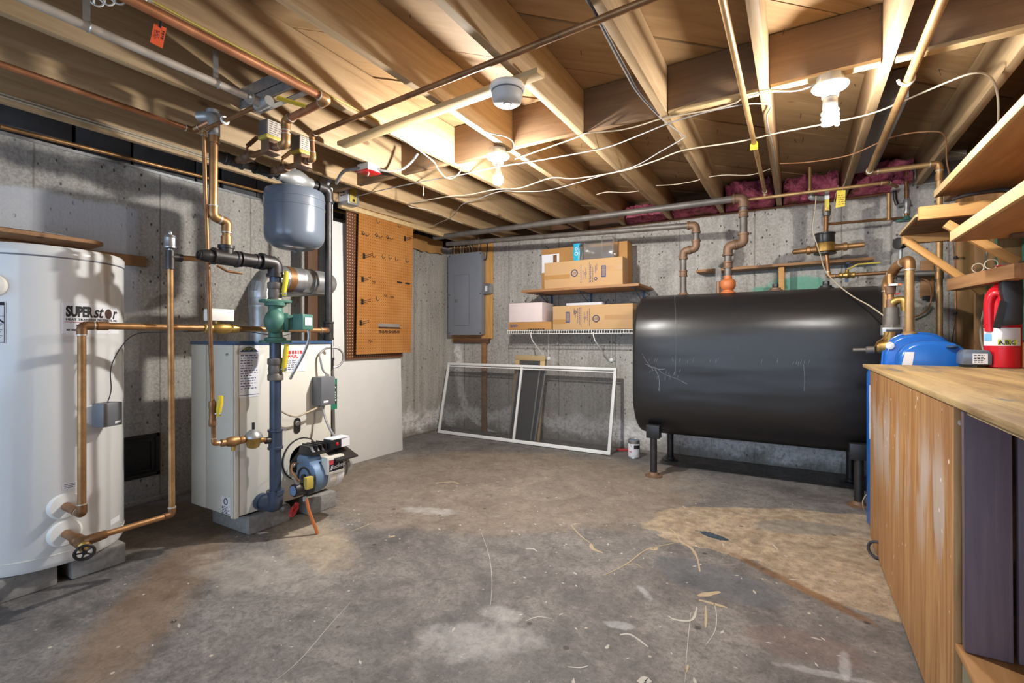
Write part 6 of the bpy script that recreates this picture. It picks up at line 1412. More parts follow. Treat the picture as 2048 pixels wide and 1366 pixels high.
part(t, 'valve_body', MB().lathe([(0.015, -0.07), (0.019, -0.06), (0.014, -0.03), (0.021, -0.01), (0.021, 0.02), (0.015, 0.04)], ev, (0, 0, 1), 14).cyl(ev, ev + V3((-0.05, -0.01, -0.005)), 0.013), M['alum'])
part(t, 'handle', MB().tube([ev + V3((-0.055, -0.012, 0.0)), ev + V3((-0.066, -0.014, 0.04)), ev + V3((-0.068, -0.014, 0.10))], [0.012, 0.011, 0.010], 10), M['black'], label='long black handle')
part(t, 'wall_flange', MB().lathe([(0.012, 0), (0.02, 0.01), (0.03, 0.03)], (e0.x, 4.395, e0.z - 0.0), (0, 0, -1), 14).box(e0.x - 0.06, e0.x + 0.03, 4.39, 4.405, e0.z - 0.035, e0.z - 0.015), M['green_pump'])
wn = thing('vent_stub', 'greyish pipe stub hanging between joists above the water meter', 'pipe', (0.081,4.150,2.210))
q = V3((0.087,4.150,2.099)); q2 = V3((0.169,4.200,2.095))
part(wn, 'tube', MB().cyl((0.078,4.150,2.322), (0.078,4.150,2.126), 0.012, n=12), M['copper_pale'])
part(wn, 'elbow', MB().tube(fillet([q + V3((0.0, 0, 0.035)), q, q2], 0.03), 0.022, 14), M['alum'])
tg = thing('yellow_tag', 'yellow card tag hanging from the pale pipe above the water meter', 'tag', (0.260,4.000,1.969))
ta, tb_, tc_, td = V3((0.237,4.000,2.087)), V3((0.285,4.000,2.082)), V3((0.282,4.000,1.973)), V3((0.228,4.000,1.967))
part(tg, 'card', MB().prism([(0, 0), (tb_.x - ta.x, tb_.z - ta.z), (tc_.x - ta.x, tc_.z - ta.z), (td.x - ta.x, td.z - ta.z)], ta, (1, 0, 0), (0, 0, 1), (0, 0.0012, 0)), M['yellow'])
part(tg, 'printing', dashes(MB(), ta + V3((0.006, -0.0008, -0.03)), V3((1, 0, 0.02)), (0, 0, 1), 0.05, 0.075, 5, 3, 0.25, 3), M['ink'])
part(tg, 'string', MB().tube([ta + V3((0.03, 0, -0.012)), ta + V3((0.035, 0.02, 0.03)), ta + V3((0.045, 0.02, 0.05))], 0.0015, 5), M['cable_white'])
wire('meter_wire', 'thin white wire looping past the water meter down to the well equipment', [(0.117,4.100,2.093), (0.111,4.100,1.992), (0.098,4.100,1.848), (0.123,4.100,1.737), (0.142,4.050,1.655), (0.165,3.950,1.534), (0.222,3.850,1.431), (0.302,3.720,1.330), (0.379,3.600,1.257), (0.450,3.500,1.176)], 0.004, M['cable_white'])
wire('meter_wire', 'thin tan wire hanging beside the yellow tag to the meter riser', [(0.244,4.020,2.122), (0.225,4.100,2.030), (0.223,4.180,1.958), (0.203,4.200,1.914)], 0.002, M['cable_white'])
# ================================================================== WELL TANK BEHIND THE BENCH
WC = V3((0.545, 3.375, 0))
wt = thing('well_tank', 'bright blue plastic water tank standing behind the far end of the bench', 'water tank', (WC.x, WC.y, 0))
part(wt, 'tank_body', MB().lathe([(0.19, 0.0), (0.205, 0.02), (0.205, 0.86), (0.19, 0.90), (0.10, 0.93), (0.02, 0.935)], WC, (0, 0, 1), 44), M['blue_poly'])
def arch(w_, h, n=14, p_=2.6):
    out = [(-w_, 0.0)]
    for k in range(n + 1):
        a = math.pi - math.pi * k / n; c_, s_ = math.cos(a), math.sin(a)
        out.append((w_ * math.copysign(abs(c_) ** (2 / p_), c_), 0.10 + (h - 0.10) * abs(s_) ** (2 / p_)))
    return out + [(w_, 0.0)]
part(wt, 'rear_lobe', MB().prism(arch(0.150, 0.265), (0.565, 3.34, 0.82), (1, 0, 0), (0, 0, 1), (0, 0.14, 0)), M['blue_poly'], bev=0.018, smooth=60)
part(wt, 'front_lobe', MB().prism(arch(0.142, 0.228), (0.598, 3.185, 0.82), (1, 0, 0), (0, 0, 1), (0, 0.15, 0)), M['blue_poly'], bev=0.022, smooth=60)
part(wt, 'rib', MB().tube([(0.565 + a, 3.395, 0.82 + b * 1.01) for a, b in arch(0.151, 0.266)], 0.007, 8), M['blue_poly'])
part(wt, 'grip_recess', MB().ell((0.665, 3.19, 1.018), 0.026, 0.03, 0.010, 16, 8), M['blue_trim'])
part(wt, 'filler_cap', MB().lathe([(0.020, 0), (0.020, 0.008), (0.012, 0.012)], (0.44, 3.338, 1.02), (0, -1, 0), 16), M['white_plastic'])
part(wt, 'side_label', arcpatch(WC, 0.2062, math.radians(196), math.radians(236), 0.50, 0.80), M['paper'])
part(wt, 'white_sticker', MB().prism([(0, 0), (0.045, 0), (0.058, 0.10), (0.02, 0.10)], (0.462, 3.1835, 0.89), (1, 0, 0), (0, 0, 1), (0, 0.0012, 0)), M['paper'])
part(wt, 'pipe_seat', MB().lathe([(0.036, 0), (0.036, 0.01), (0.026, 0.02)], (WC.x - 0.01, WC.y + 0.03, 1.080), (0, 0, 1), 20), M['copper_pale'])
pipe('copper_pipe', 'thick copper pipe rising from the blue water tank then bending back to the gauge', [(WC.x - 0.01, WC.y + 0.03, 1.085), (WC.x - 0.01, WC.y + 0.03, 1.50), (WC.x - 0.055, WC.y + 0.12, 1.475), (WC.x - 0.085, WC.y + 0.215, 1.40), (WC.x - 0.085, WC.y + 0.22, 1.06)], 0.0215, M['copper_pale'], M['copper'])
pgc = V3((0.517,3.620,1.620))
pg_ = thing('pressure_gauge', 'round black pressure gauge on the bent copper pipe above the blue tank', 'gauge', pgc - V3((0, 0, 0.07)))
part(pg_, 'case', MB().lathe([(0.028, 0), (0.031, 0.003), (0.031, 0.028), (0.034, 0.03), (0.034, 0.038), (0.026, 0.04)], pgc + V3((0.02, -0.02, 0)), (-0.75, -0.6, 0), 24), M['black'])
part(pg_, 'stem', MB().cyl(pgc + V3((0.01, -0.01, -0.03)), pgc + V3((0.01, 0.0, -0.085)), 0.010, n=10), M['alum'])
# manifold between tank and bench: check valves, brass tee, pressure switch
m0 = V3((0.466,3.500,1.254))
mf = thing('well_manifold', 'grey and brass pump manifold with elbow rising left of the blue tank', 'manifold', (m0.x, 3.5, 1.0))
for nm, pa, pb, r0, r1, mt in (
    ('grey_adapter', (0.468,3.500,1.132), (0.468,3.500,1.239), 0.042, 0.034, 'iron_grey'),
    ('reducer', (0.468,3.500,1.239), (0.464,3.500,1.289), 0.026, 0.020, 'iron_rust'),
    ('riser_tube', (0.464,3.500,1.283), (0.462,3.500,1.434), 0.016, 0.016, 'copper'),
    ('upper_union', (0.464,3.500,1.318), (0.462,3.500,1.364), 0.023, 0.028, 'iron_rust'),
    ('check_valve', (0.527,3.470,1.122), (0.527,3.470,1.216), 0.026, 0.024, 'iron_grey'),
    ('brass_collar', (0.527,3.470,1.210), (0.525,3.470,1.244), 0.018, 0.018, 'brass'),
    ('white_base', (0.520,3.470,1.088), (0.523,3.470,1.122), 0.020, 0.018, 'copper_pale')):
    part(mf, nm, MB().cyl(pa, pb, r0, r1, 18), M[mt])
part(mf, 'hex_ring', MB().cyl((0.468,3.500,1.109), (0.468,3.500,1.138), 0.05, n=8).cyl((0.527,3.470,1.185), (0.527,3.470,1.196), 0.028, n=8), M['iron_grey'])
part(mf, 'brass_elbow', MB().tube(fillet([(0.525,3.470,1.239), (0.523,3.470,1.284), (0.483,3.490,1.279), (0.466,3.500,1.248)], 0.03, 5), 0.021, 14), M['brass'])
part(mf, 'white_lever', MB().bar((0.453,3.470,1.368), (0.491,3.470,1.368), 0.02, 0.012), M['white_plastic'])
part(mf, 'orange_tip', MB().bar((0.489,3.470,1.369), (0.509,3.470,1.367), 0.016, 0.012), M['orange'])
part(mf, 'red_tag', MB().bar((0.479,3.460,1.311), (0.501,3.460,1.319), 0.012, 0.008), M['red_wheel'])
ps = V3((0.460,3.440,1.100))
pw = thing('pressure_switch', 'black and white pressure switch box above the brass pump fitting', 'pressure switch', ps - V3((0, 0, 0.02)))
part(pw, 'housing', MB().box(ps.x - 0.045, ps.x + 0.05, ps.y - 0.03, ps.y + 0.05, ps.z - 0.022, ps.z + 0.022), M['alum'], bev=0.004)
part(pw, 'front_cover', MB().box(ps.x - 0.028, ps.x + 0.045, ps.y - 0.036, ps.y - 0.03, ps.z - 0.018, ps.z + 0.012), M['black'], bev=0.002)
bb_ = V3((0.429,3.420,1.012))
bt = thing('brass_tee', 'cast brass tank tee with grey nipple beside the blue tank', 'fitting', bb_ - V3((0, 0, 0.06)))
part(bt, 'tee_body', MB().lathe([(0.028, 0), (0.036, 0.01), (0.036, 0.03), (0.045, 0.045), (0.045, 0.075), (0.034, 0.085), (0.034, 0.115)], bb_ + V3((-0.04, 0, 0.0)), (1, 0, 0), 20).cyl(bb_ + V3((0.02, 0, 0)), bb_ + V3((0.02, 0, 0.085)), 0.030, n=16).cyl(bb_ + V3((0.01, 0, -0.02)), bb_ + V3((0.01, 0, -0.07)), 0.018, n=12), M['brass'])
part(bt, 'nipple', MB().lathe([(0.010, 0), (0.012, 0.004), (0.012, 0.06), (0.022, 0.065), (0.022, 0.10)], bb_ + V3((-0.15, 0, -0.02)), (1, 0, 0.02), 14), M['iron_grey'])
part(bt, 'sensing_tube', MB().tube(spline([bb_ + V3((-0.05, -0.02, 0.0)), bb_ + V3((-0.035, -0.03, 0.03)), bb_ + V3((0.0, -0.035, 0.06)), bb_ + V3((0.01, -0.03, 0.085))]), 0.003, 6), M['copper_dark'])
# dark pipe and wood pad on the pilaster
pipe('iron_pipe', 'dark iron pipe crossing the pilaster behind the copper gauge pipe', [(0.586,4.360,1.521), (0.827,4.300,1.508)], 0.021, M['iron_grey'], M['iron_rust'])
wp = thing('wooden_pad', 'small wooden block fixed to the concrete pilaster with a clamp', 'wooden block', (0.793,4.420,1.333))
a_, b_ = (0.752,4.420,1.531), (0.826,4.420,1.349)
part(wp, 'block', MB().box(a_[0], b_[0], 4.405, 4.43, b_[2], a_[2] + 0.08), WOOD['shelf'], bev=0.003)
part(wp, 'clamp', MB().box(a_[0] + 0.01, b_[0] - 0.01, 4.395, 4.408, b_[2] - 0.02, b_[2] + 0.012), M['iron'], bev=0.002)
wire('ground_wire', 'dark ground wire looping over the pilaster behind the copper pipes', [(0.751,4.380,1.488), (0.792,4.370,1.452), (0.806,4.370,1.364), (0.792,4.370,1.277), (0.754,4.380,1.233), (0.713,4.380,1.213)], 0.006, M['cable_brown'])
# ================================================================== WORKBENCH
BXF, BYE, BZT = 0.332, 3.15, 0.9235
wb = thing('workbench', 'plywood workbench along the right wall with paint spattered front panel', 'workbench', (0.62, 1.9, 0.0))
plank(wb, 'bench_top', (0.615, 0.75, BZT - 0.008), (0.615, BYE + 0.004, BZT - 0.008), 0.63, 0.016, M['ply_top'])
plank(wb, 'front_panel', (BXF + 0.008, (1.575 + BYE) / 2, 0.012), (BXF + 0.008, (1.575 + BYE) / 2, BZT - 0.017), BYE - 1.575, 0.016, WOOD['ply_front'], up=(1, 0, 0), label='plywood front panel with white paint spatter')
plank(wb, 'end_panel', (0.635, BYE - 0.008, 0.012), (0.635, BYE - 0.008, BZT - 0.017), 0.57, 0.014, WOOD['ply'], up=(0, 1, 0))
plank(wb, 'front_post', (BXF + 0.035, 1.595, 0.0), (BXF + 0.035, 1.595, BZT - 0.017), 0.038, 0.036, WOOD['pale'], up=(0, 1, 0))
for p in ((0.90, 1.6), (0.90, 3.10), (0.37, 0.8), (0.90, 0.8)): plank(wb, 'leg', (p[0], p[1], 0.0), (p[0], p[1], BZT - 0.017), 0.038, 0.06, WOOD['stud'], up=(0, 1, 0))
plank(wb, 'bottom_shelf', (0.63, 0.75, 0.300), (0.63, 1.575, 0.300), 0.59, 0.018, WOOD['ply'])
plank(wb, 'apron', (BXF + 0.02, 0.75, BZT - 0.03), (BXF + 0.02, 1.51, BZT - 0.03), 0.02, 0.026, WOOD['pale'])
for i, (x, w_) in enumerate(((0.386, 0.084), (0.482, 0.088), (0.578, 0.088), (0.674, 0.088), (0.77, 0.088))):
    o = plank(None, 'purple_board', (x, 1.545 + 0.004 * (i % 2), 0.310), (x, 1.556 + 0.004 * (i % 2), 0.895), w_, 0.019, M['purple'], up=(0, 1, 0), cat='board',
          label='purple stained board under the bench top, %s from the front panel' % ('first', 'second', 'third', 'fourth', 'fifth')[i], group='purple boards under the bench')
solo('cable_loop', 'small loop of dark cable showing under the bench at its far end', 'cable', MB().torus((BXF - 0.002, 2.86, 0.047), (0.5, 1, 0), 0.038, 0.007, 24, 8), M['cable_black'])
wire('thin_wire', 'thin pale wire curling on the floor by the right tank leg', [(0.40, 3.40, 0.15), (0.36, 3.42, 0.17), (0.33, 3.44, 0.12), (0.335, 3.46, 0.06), (0.37, 3.50, 0.01)], 0.003, M['cable_white'])
# things on the bench
gc = V3((0.722, 3.085, BZT))
gb = thing('pump_control', 'grey plastic control cap with white label on the far end of the bench', 'control box', gc)
part(gb, 'base', MB().lathe([(0.050, 0), (0.052, 0.002), (0.052, 0.012), (0.046, 0.014)], gc, (0, 0, 1), 8), M['black'])
part(gb, 'cover', MB().prism([(-0.052, 0.012), (0.052, 0.012), (0.053, 0.06), (0.043, 0.082), (-0.035, 0.084), (-0.050, 0.066)], gc + V3((0, -0.055, 0)), (1, 0, 0), (0, 0, 1), (0, 0.11, 0)), M['grey_tank'], bev=0.006)
lb_ = part(gb, 'label_plate', MB().box(gc.x - 0.016, gc.x + 0.036, gc.y - 0.0572, gc.y - 0.0555, gc.z + 0.018, gc.z + 0.066), M['paper'])
part(lb_, 'printing', dashes(MB(), (gc.x - 0.012, gc.y - 0.0578, gc.z + 0.062), (1, 0, 0), (0, 0, 1), 0.044, 0.04, 5, 4, 0.45, 12), M['ink'])
fc = V3((0.822, 3.085, BZT))
ER = 0.064
fe = thing('fire_extinguisher', 'red fire extinguisher with black horn standing on the bench against the studs', 'fire extinguisher', fc)
part(fe, 'cylinder', MB().lathe([(0.057, 0.0), (0.063, 0.004), (0.064, 0.012), (0.064, 0.31), (0.060, 0.34), (0.045, 0.37), (0.028, 0.385), (0.024, 0.40)], fc, (0, 0, 1), 36), M['red'])
lb_ = part(fe, 'paper_label', arcpatch(fc, 0.0646, math.radians(178), math.radians(318), 0.103, 0.185, 12), M['paper'])
for v_ in lb_.data.vertices: pass
lb_.location.z += BZT - 0.0
tx = MB(); wfe = cylwrap(V3((fc.x, fc.y, 0)), 0.0646, math.radians(243), BZT + 0.115, 0.0016)
pcls = part(fe, 'class_strip', MB().add([wfe(u_, v_) for u_, v_ in ((-0.002, -0.008), (0.03, -0.008), (0.062, -0.008), (0.062, 0.018), (0.03, 0.018), (-0.002, 0.018))], [(0, 1, 4, 5), (1, 2, 3, 4)]), plain('lime_print', (196, 206, 70), 0.6), label='lime strip with the fire class letters')
wfe2 = cylwrap(V3((fc.x, fc.y, 0)), 0.0646, math.radians(243), BZT + 0.115, 0.0024)
put_text(tx, 'A,B,C', 0, (1, 0, 0), (0, 1, 0), 0.024, bold=0.0006, wrap=lambda a, b: wfe2(a, -0.005 + b)); part(pcls, 'lettering', tx, M['ink'])
m_ = MB(); wfe3 = cylwrap(V3((fc.x, fc.y, 0)), 0.0646, math.radians(190), BZT + 0.115, 0.0018)
m_.add([wfe3(u_, v_) for u_, v_ in ((0.0, 0.01), (0.018, 0.01), (0.036, 0.01), (0.036, 0.042), (0.018, 0.042), (0.0, 0.042))], [(0, 1, 4, 5), (1, 2, 3, 4)]); part(fe, 'pictogram', m_, plain('sky_print', (120, 180, 220), 0.6))
part(fe, 'neck_hose', MB().tube(fillet([fc + V3((-0.050, -0.03, 0.17)), fc + V3((-0.055, -0.035, 0.30)), fc + V3((-0.045, -0.045, 0.345)), fc + V3((-0.015, -0.055, 0.345)), fc + V3((-0.008, -0.055, 0.25))], 0.03, 6), 0.019, 14), M['red'], label='red bent discharge tube')
part(fe, 'horn', MB().prism([(-0.020, 0.19), (0.060, 0.20), (0.060, 0.40), (0.035, 0.43), (-0.010, 0.415), (-0.012, 0.35), (-0.002, 0.30), (-0.008, 0.24)], fc + V3((-0.02, -0.105, 0)), (1, 0, 0), (0, 0, 1), (0, 0.05, 0)), M['black'], bev=0.008, label='black plastic horn and bracket')
part(fe, 'strap', MB().prism([(-0.045, 0.185), (-0.02, 0.18), (0.0, 0.30), (-0.02, 0.31)], fc + V3((-0.015, -0.11, 0)), (1, 0, 0), (0, 0, 1), (0, 0.012, 0)), M['black'])
part(fe, 'valve_head', MB().lathe([(0.026, 0), (0.028, 0.03), (0.018, 0.04), (0.018, 0.06)], fc + V3((0, 0, 0.395)), (0, 0, 1), 16), M['black'])
part(fe, 'squeeze_lever', MB().bar(fc + V3((-0.055, -0.05, 0.452)), fc + V3((0.05, -0.04, 0.462)), 0.022, 0.006).bar(fc + V3((-0.03, -0.03, 0.472)), fc + V3((0.04, -0.03, 0.468)), 0.02, 0.005), M['red'], label='red squeeze levers')
pn = thing('power_cord', 'white cord hanging down the stud wall behind the red extinguisher', 'cord', (0.90, 3.2, 0.95))
wire_pts = [(0.890,3.547,1.599), (0.890,3.587,1.491), (0.890,3.611,1.384), (0.890,3.587,1.271), (0.890,3.636,1.191), (0.890,3.678,1.108), (0.890,3.653,1.024), (0.890,3.603,0.963)]
part(pn, 'cord', MB().tube(spline(wire_pts, 5), 0.0055, 7), M['cable_white'])
# ================================================================== RIGHT WALL SHELVES
s1 = thing('wall_shelf', 'upper wide plywood shelf on the right wall over the bench', 'shelf', (0.76, 2.0, 1.75))
plank(s1, 'shelf_board', (0.762, 0.6, 1.771), (0.762, 3.11, 1.771), 0.335, 0.022, WOOD['ply'])
plank(s1, 'edge_strip', (0.590, 0.6, 1.775), (0.590, 3.11, 1.775), 0.016, 0.034, WOOD['pale'])
s2 = thing('wall_shelf', 'middle plywood shelf on the right wall with pale front edge', 'shelf', (0.77, 2.0, 1.48))
plank(s2, 'shelf_board', (0.772, 0.6, 1.509), (0.772, 2.905, 1.509), 0.315, 0.018, WOOD['ply'])
plank(s2, 'edge_strip', (0.608, 0.6, 1.525), (0.608, 2.905, 1.525), 0.018, 0.045, WOOD['pale'])
plank(s2, 'dark_strip', (0.77, 2.80, 1.491), (0.93, 2.80, 1.491), 0.04, 0.016, WOOD['dark'])
s3 = thing('wall_shelf', 'small far shelf with dark panelling underside on diagonal struts', 'shelf', (0.72, 3.2, 1.38))
for k in range(5): plank(s3, 'panelling_strip', (0.50, 3.035 + k * 0.09, 1.648 - 0.002 * k), (0.935, 3.035 + k * 0.09, 1.648 - 0.002 * k), 0.087, 0.009, WOOD['dark'])
part(s3, 'edge_lath', MB().bar((0.497, 2.99, 1.655), (0.497, 3.44, 1.646), 0.008, 0.012), WOOD['pale'])
plank(s3, 'arm', (0.502,2.985,1.661), (0.93, 2.985, (0.762,2.985,1.658)[2]), 0.036, 0.062, WOOD['orange'], label='bright orange pine arm')
plank(s3, 'arm', (0.505, 3.43, 1.615), (0.93, 3.43, 1.612), 0.036, 0.05, WOOD['orange'])
plank(s3, 'strut', (0.528,3.420,1.601), (0.84, 3.42, 1.30), 0.03, 0.036, WOOD['orange'])
plank(s3, 'strut', (0.60, 2.975, 1.60), (0.84, 2.975, 1.40), 0.03, 0.036, WOOD['orange'])
bh_ = thing('black_hook', 'black curved plastic handle lying under the upper right shelf', 'handle', (0.8, 2.9, 1.72))
part(bh_, 'handle', MB().tube(spline([(0.614,2.930,1.701), (0.674,2.930,1.714), (0.748,2.930,1.718), (0.796,2.930,1.715), (0.817,2.920,1.696), (0.808,2.910,1.669)], 5), [0.006 + 0.0004 * k for k in range(26)], 10), M['black'])
lg_ = thing('ledge_board', 'rough wooden ledge along the studs behind the extinguisher head', 'board', (0.80, 3.0, 1.32))
plank(lg_, 'board', (0.83, 2.86, 1.350), (0.735, 3.46, 1.352), 0.07, 0.064, WOOD['shelf'])
pw_ = V3((0.722,3.050,1.394))
gl = thing('wire_ring_pair', 'pair of round pale wire rings resting on the rough ledge', 'wire rings', (0.72, 3.1, 1.386))
gl['category'] = 'rings'
part(gl, 'ring', MB().torus((0.765, 3.20, 1.408), (0.6, 1, 0.1), 0.022, 0.0025, 20, 5), M['cable_white'])
part(gl, 'ring', MB().torus((0.785, 3.09, 1.410), (0.5, 1, 0.1), 0.023, 0.0025, 20, 5), M['cable_white'])
part(gl, 'arm', MB().tube([(0.80, 3.12, 1.405), (0.86, 3.0, 1.40), (0.89, 2.85, 1.405)], 0.003, 6), M['steel'])
wire('stud_wire', 'thin orange wire stapled down the first stud beside the copper pipe', [(0.925,4.413,1.744), (0.925,4.376,1.600), (0.925,4.340,1.458), (0.925,4.340,1.322), (0.925,4.340,1.186), (0.925,4.413,1.067), (0.925,4.463,0.979)], 0.003, M['copper_bright'])
for c_, w_ in (((0.920,4.328,1.610), 'upper'), ((0.920,4.328,1.230), 'lower')):
    solo('wire_staple', w_ + ' dark staple clip on the stud wire', 'staple', MB().box(c_[0] - 0.004, c_[0] + 0.006, c_[1] - 0.03, c_[1] + 0.03, c_[2] - 0.008, c_[2] + 0.008), M['black'], bev=0.002, group='staples on the stud wire')
# ================================================================== LAMPS
def lamp(c, label, cfl):
    x, y = c
    t = thing('ceiling_lamp', label, 'lamp', (x, y, 1.95), 'bare bulb lamps')
    part(t, 'junction_box', MB().lathe([(0.05, 0), (0.05, 0.040)], (x, y, ZB - 0.042), (0, 0, 1), 8), M['alum'], bev=0.003)
    part(t, 'lamp_holder', MB().lathe([(0.066, 0.0), (0.068, -0.006), (0.062, -0.014), (0.035, -0.018), (0.030, -0.05), (0.026, -0.052)], (x, y, ZB - 0.042), (0, 0, 1), 32), M['white_plastic'])
    if cfl:
        part(t, 'ballast', MB().lathe([(0.024, 0.0), (0.027, -0.005), (0.027, -0.045), (0.022, -0.055)], (x, y, ZB - 0.094), (0, 0, 1), 22), M['alum'])
        pts = []; z0 = ZB - 0.148
        for k in range(97):
            a = 2 * math.pi * 3 * k / 96; pts.append(V3((x + 0.024 * math.cos(a), y + 0.024 * math.sin(a), z0 - 0.062 * k / 96)))
        part(t, 'bulb', MB().tube(pts, 0.0085, 8), M['bulb'], label='glowing spiral bulb')
    else:
        part(t, 'bulb_base', MB().cyl((x, y, ZB - 0.094), (x, y, ZB - 0.108), 0.013, n=14), M['steel'])
        part(t, 'added_bulb_collar', MB().lathe([(0.013, -0.0), (0.015, -0.018), (0.024, -0.045), (0.0285, -0.060)], (x, y, ZB - 0.106), (0, 0, 1), 24), M['white_plastic'], label='opaque white bulb neck added to keep light off the ceiling')  # opaque collar added to block the bulb's upward light
        part(t, 'bulb', MB().lathe([(0.0286, -0.059), (0.030, -0.068), (0.028, -0.088), (0.018, -0.102), (0.004, -0.107)], (x, y, ZB - 0.106), (0, 0, 1), 24), M['bulb2'], label='glowing round bulb')
    return t
lamp((-1.487, 2.33), 'bare bulb lamp in the ceiling centre, near the smoke detector', False)
lamp((0.118, 2.395), 'bare spiral bulb lamp at the right of the ceiling, near the thick pale pipe', True)
# ================================================================== DETECTOR ON ITS BATTEN
plank(None, 'ceiling_batten', (-2.20, 1.812, ZB - 0.012), (-0.90, 1.738, ZB - 0.012), 0.058, 0.022, WOOD['pale'], label='nail studded wooden batten under the joists carrying the smoke detector', cat='batten')
M['detector'] = plain('grey_white_plastic', (196, 196, 194), 0.5, 0, 0.03)
sd = thing('smoke_detector', 'round grey and white smoke detector on the wooden batten', 'smoke detector', (-1.06, 1.715, 2.05))
o = (-1.06, 1.735, 2.136)
part(sd, 'base', MB().lathe([(0.073, 0), (0.075, -0.004), (0.075, -0.018), (0.068, -0.024)], o, (0, 0, 1), 40), M['white_plastic'])
part(sd, 'body', MB().lathe([(0.066, -0.020), (0.067, -0.024), (0.066, -0.052), (0.060, -0.070), (0.052, -0.076), (0.018, -0.080)], o, (0, 0, 1), 40), M['detector'])
part(sd, 'vent_slot', MB().lathe([(0.0675, -0.026), (0.0685, -0.027), (0.0685, -0.031), (0.0675, -0.032)], o, (0, 0, 1), 40), M['grey_box'])
part(sd, 'test_button', MB().torus((o[0], o[1], o[2] - 0.0795), (0, 0, 1), 0.016, 0.003, 20, 6).lathe([(0.012, 0), (0.012, -0.004)], (o[0], o[1], o[2] - 0.078), (0, 0, 1), 16), M['grey_box'])
# ================================================================== CABLES UNDER THE JOISTS

wire('house_cable', 'long white cable looping from the stud wall past both lamps to the pegboard corner', [(0.822,3.145,2.050), (0.778,2.969,2.100), (0.740,2.850,2.140), (0.685,2.713,2.145), (0.624,2.646,2.145), (0.553,2.674,2.145), (0.406,2.799,2.145), (0.302,2.868,2.145), (0.142,2.885,2.145), (-0.078,2.883,2.145), (-0.271,2.902,2.145), (-0.555,2.870,2.145), (-0.746,2.954,2.145), (-0.989,3.023,2.145), (-1.294,2.999,2.145), (-1.429,2.906,2.145), (-1.716,2.985,2.145), (-1.889,2.922,2.145), (-2.117,2.926,2.145), (-2.294,2.879,2.145), (-2.513,2.872,2.145), (-2.689,2.881,2.145), (-2.736,2.955,2.145), (-2.672,3.118,2.145), (-2.700,3.395,2.145), (-2.711,3.628,2.145)], 0.0040, M['cable_white'])
wire('house_cable', 'black and grey cable coming from the top middle and doubling back at a joist', [(-0.582,1.438,2.147), (-0.582,1.507,2.147), (-0.588,1.609,2.147), (-0.602,1.884,2.147), (-0.607,2.100,2.147), (-0.585,2.344,2.147), (-0.561,2.490,2.147), (-0.525,2.665,2.147), (-0.533,2.705,2.147), (-0.669,2.816,2.147), (-0.886,2.986,2.147), (-1.133,3.044,2.147), (-1.554,3.143,2.147), (-1.760,3.062,2.147), (-1.887,2.986,2.147), (-2.171,3.068,2.147), (-2.347,3.127,2.147), (-2.637,3.380,2.147), (-2.874,3.495,2.147), (-2.987,3.543,2.147)], 0.0035, M['cable_grey'])
wire('house_cable', 'black cable beside the grey one coming down from the top middle', [(-0.575,1.442,2.147), (-0.577,1.518,2.147), (-0.582,1.625,2.147), (-0.593,1.897,2.147), (-0.600,2.114,2.147), (-0.577,2.360,2.147)], 0.0035, M['cable_black'])
wire('house_cable', 'grey cable sweeping under the joists from the left switch to the right blocking', [(-2.923,2.527,2.147), (-2.631,2.514,2.147), (-2.294,2.518,2.147), (-1.925,2.548,2.147), (-1.613,2.552,2.147), (-1.379,2.583,2.147), (-1.124,2.605,2.147), (-0.920,2.608,2.147), (-0.715,2.537,2.147), (-0.551,2.476,2.147), (-0.374,2.446,2.147), (-0.216,2.455,2.147), (-0.128,2.502,2.147), (-0.106,2.548,2.147), (-0.127,2.636,2.147), (-0.128,2.809,2.147), (-0.118,3.095,2.147), (-0.116,3.651,2.147)], 0.0035, M['cable_grey'])
wire('house_cable', 'pale cable stapled along the blocking toward the right lamp', [(-1.467,2.492,2.147), (-1.239,2.442,2.147), (-1.034,2.398,2.147), (-0.955,2.372,2.147), (-0.813,2.421,2.147), (-0.699,2.427,2.147), (-0.583,2.406,2.147), (-0.501,2.412,2.147), (-0.356,2.433,2.147), (-0.247,2.420,2.147), (-0.219,2.394,2.147)], 0.0035, M['cable_white'])
wire('house_cable', 'grey cable from the right blocking into the right lamp box', [(-0.188,2.381,2.147), (-0.103,2.391,2.147), (-0.008,2.438,2.147), (0.044,2.430,2.147), (0.074,2.411,2.147)], 0.0035, M['cable_grey'])
wire('house_cable', 'white cable on the joist side running into the centre lamp box', [(-1.44, 0.4, 2.20), (-1.44, 1.4, 2.19), (-1.422,1.870,2.165), (-1.443,2.017,2.165), (-1.413,2.126,2.160), (-1.361,2.194,2.155), (-1.349,2.264,2.150), (-1.386,2.342,2.140), (-1.416,2.360,2.135)], 0.0040, M['cable_white'])
wire('house_cable', 'white cable drooping in a U below the joists left of the centre lamp', [(-1.863,1.851,2.155), (-1.866,2.008,2.152), (-1.920,2.268,2.150), (-1.947,2.348,2.130), (-1.975,2.453,2.115), (-1.954,2.500,2.115), (-1.877,2.475,2.130), (-1.856,2.468,2.150)], 0.0040, M['cable_white'])
wire('house_cable', 'thin white wire with a free end low on the right joists', [(-0.511,3.449,2.150), (-0.412,3.445,2.145), (-0.269,3.530,2.145), (-0.150,3.487,2.150)], 0.003, M['cable_white'])
wire('house_cable', 'thin white wire with a free end under the middle joists', [(-0.864,3.447,2.150), (-0.739,3.477,2.145), (-0.607,3.486,2.150), (-0.573,3.476,2.155)], 0.003, M['cable_white'])
wire('house_cable', 'short thin white wire hanging near the pink batt behind the wall boxes', [(-1.305,3.431,2.150), (-1.206,3.399,2.145), (-1.099,3.477,2.145), (-1.009,3.527,2.155)], 0.003, M['cable_white'])
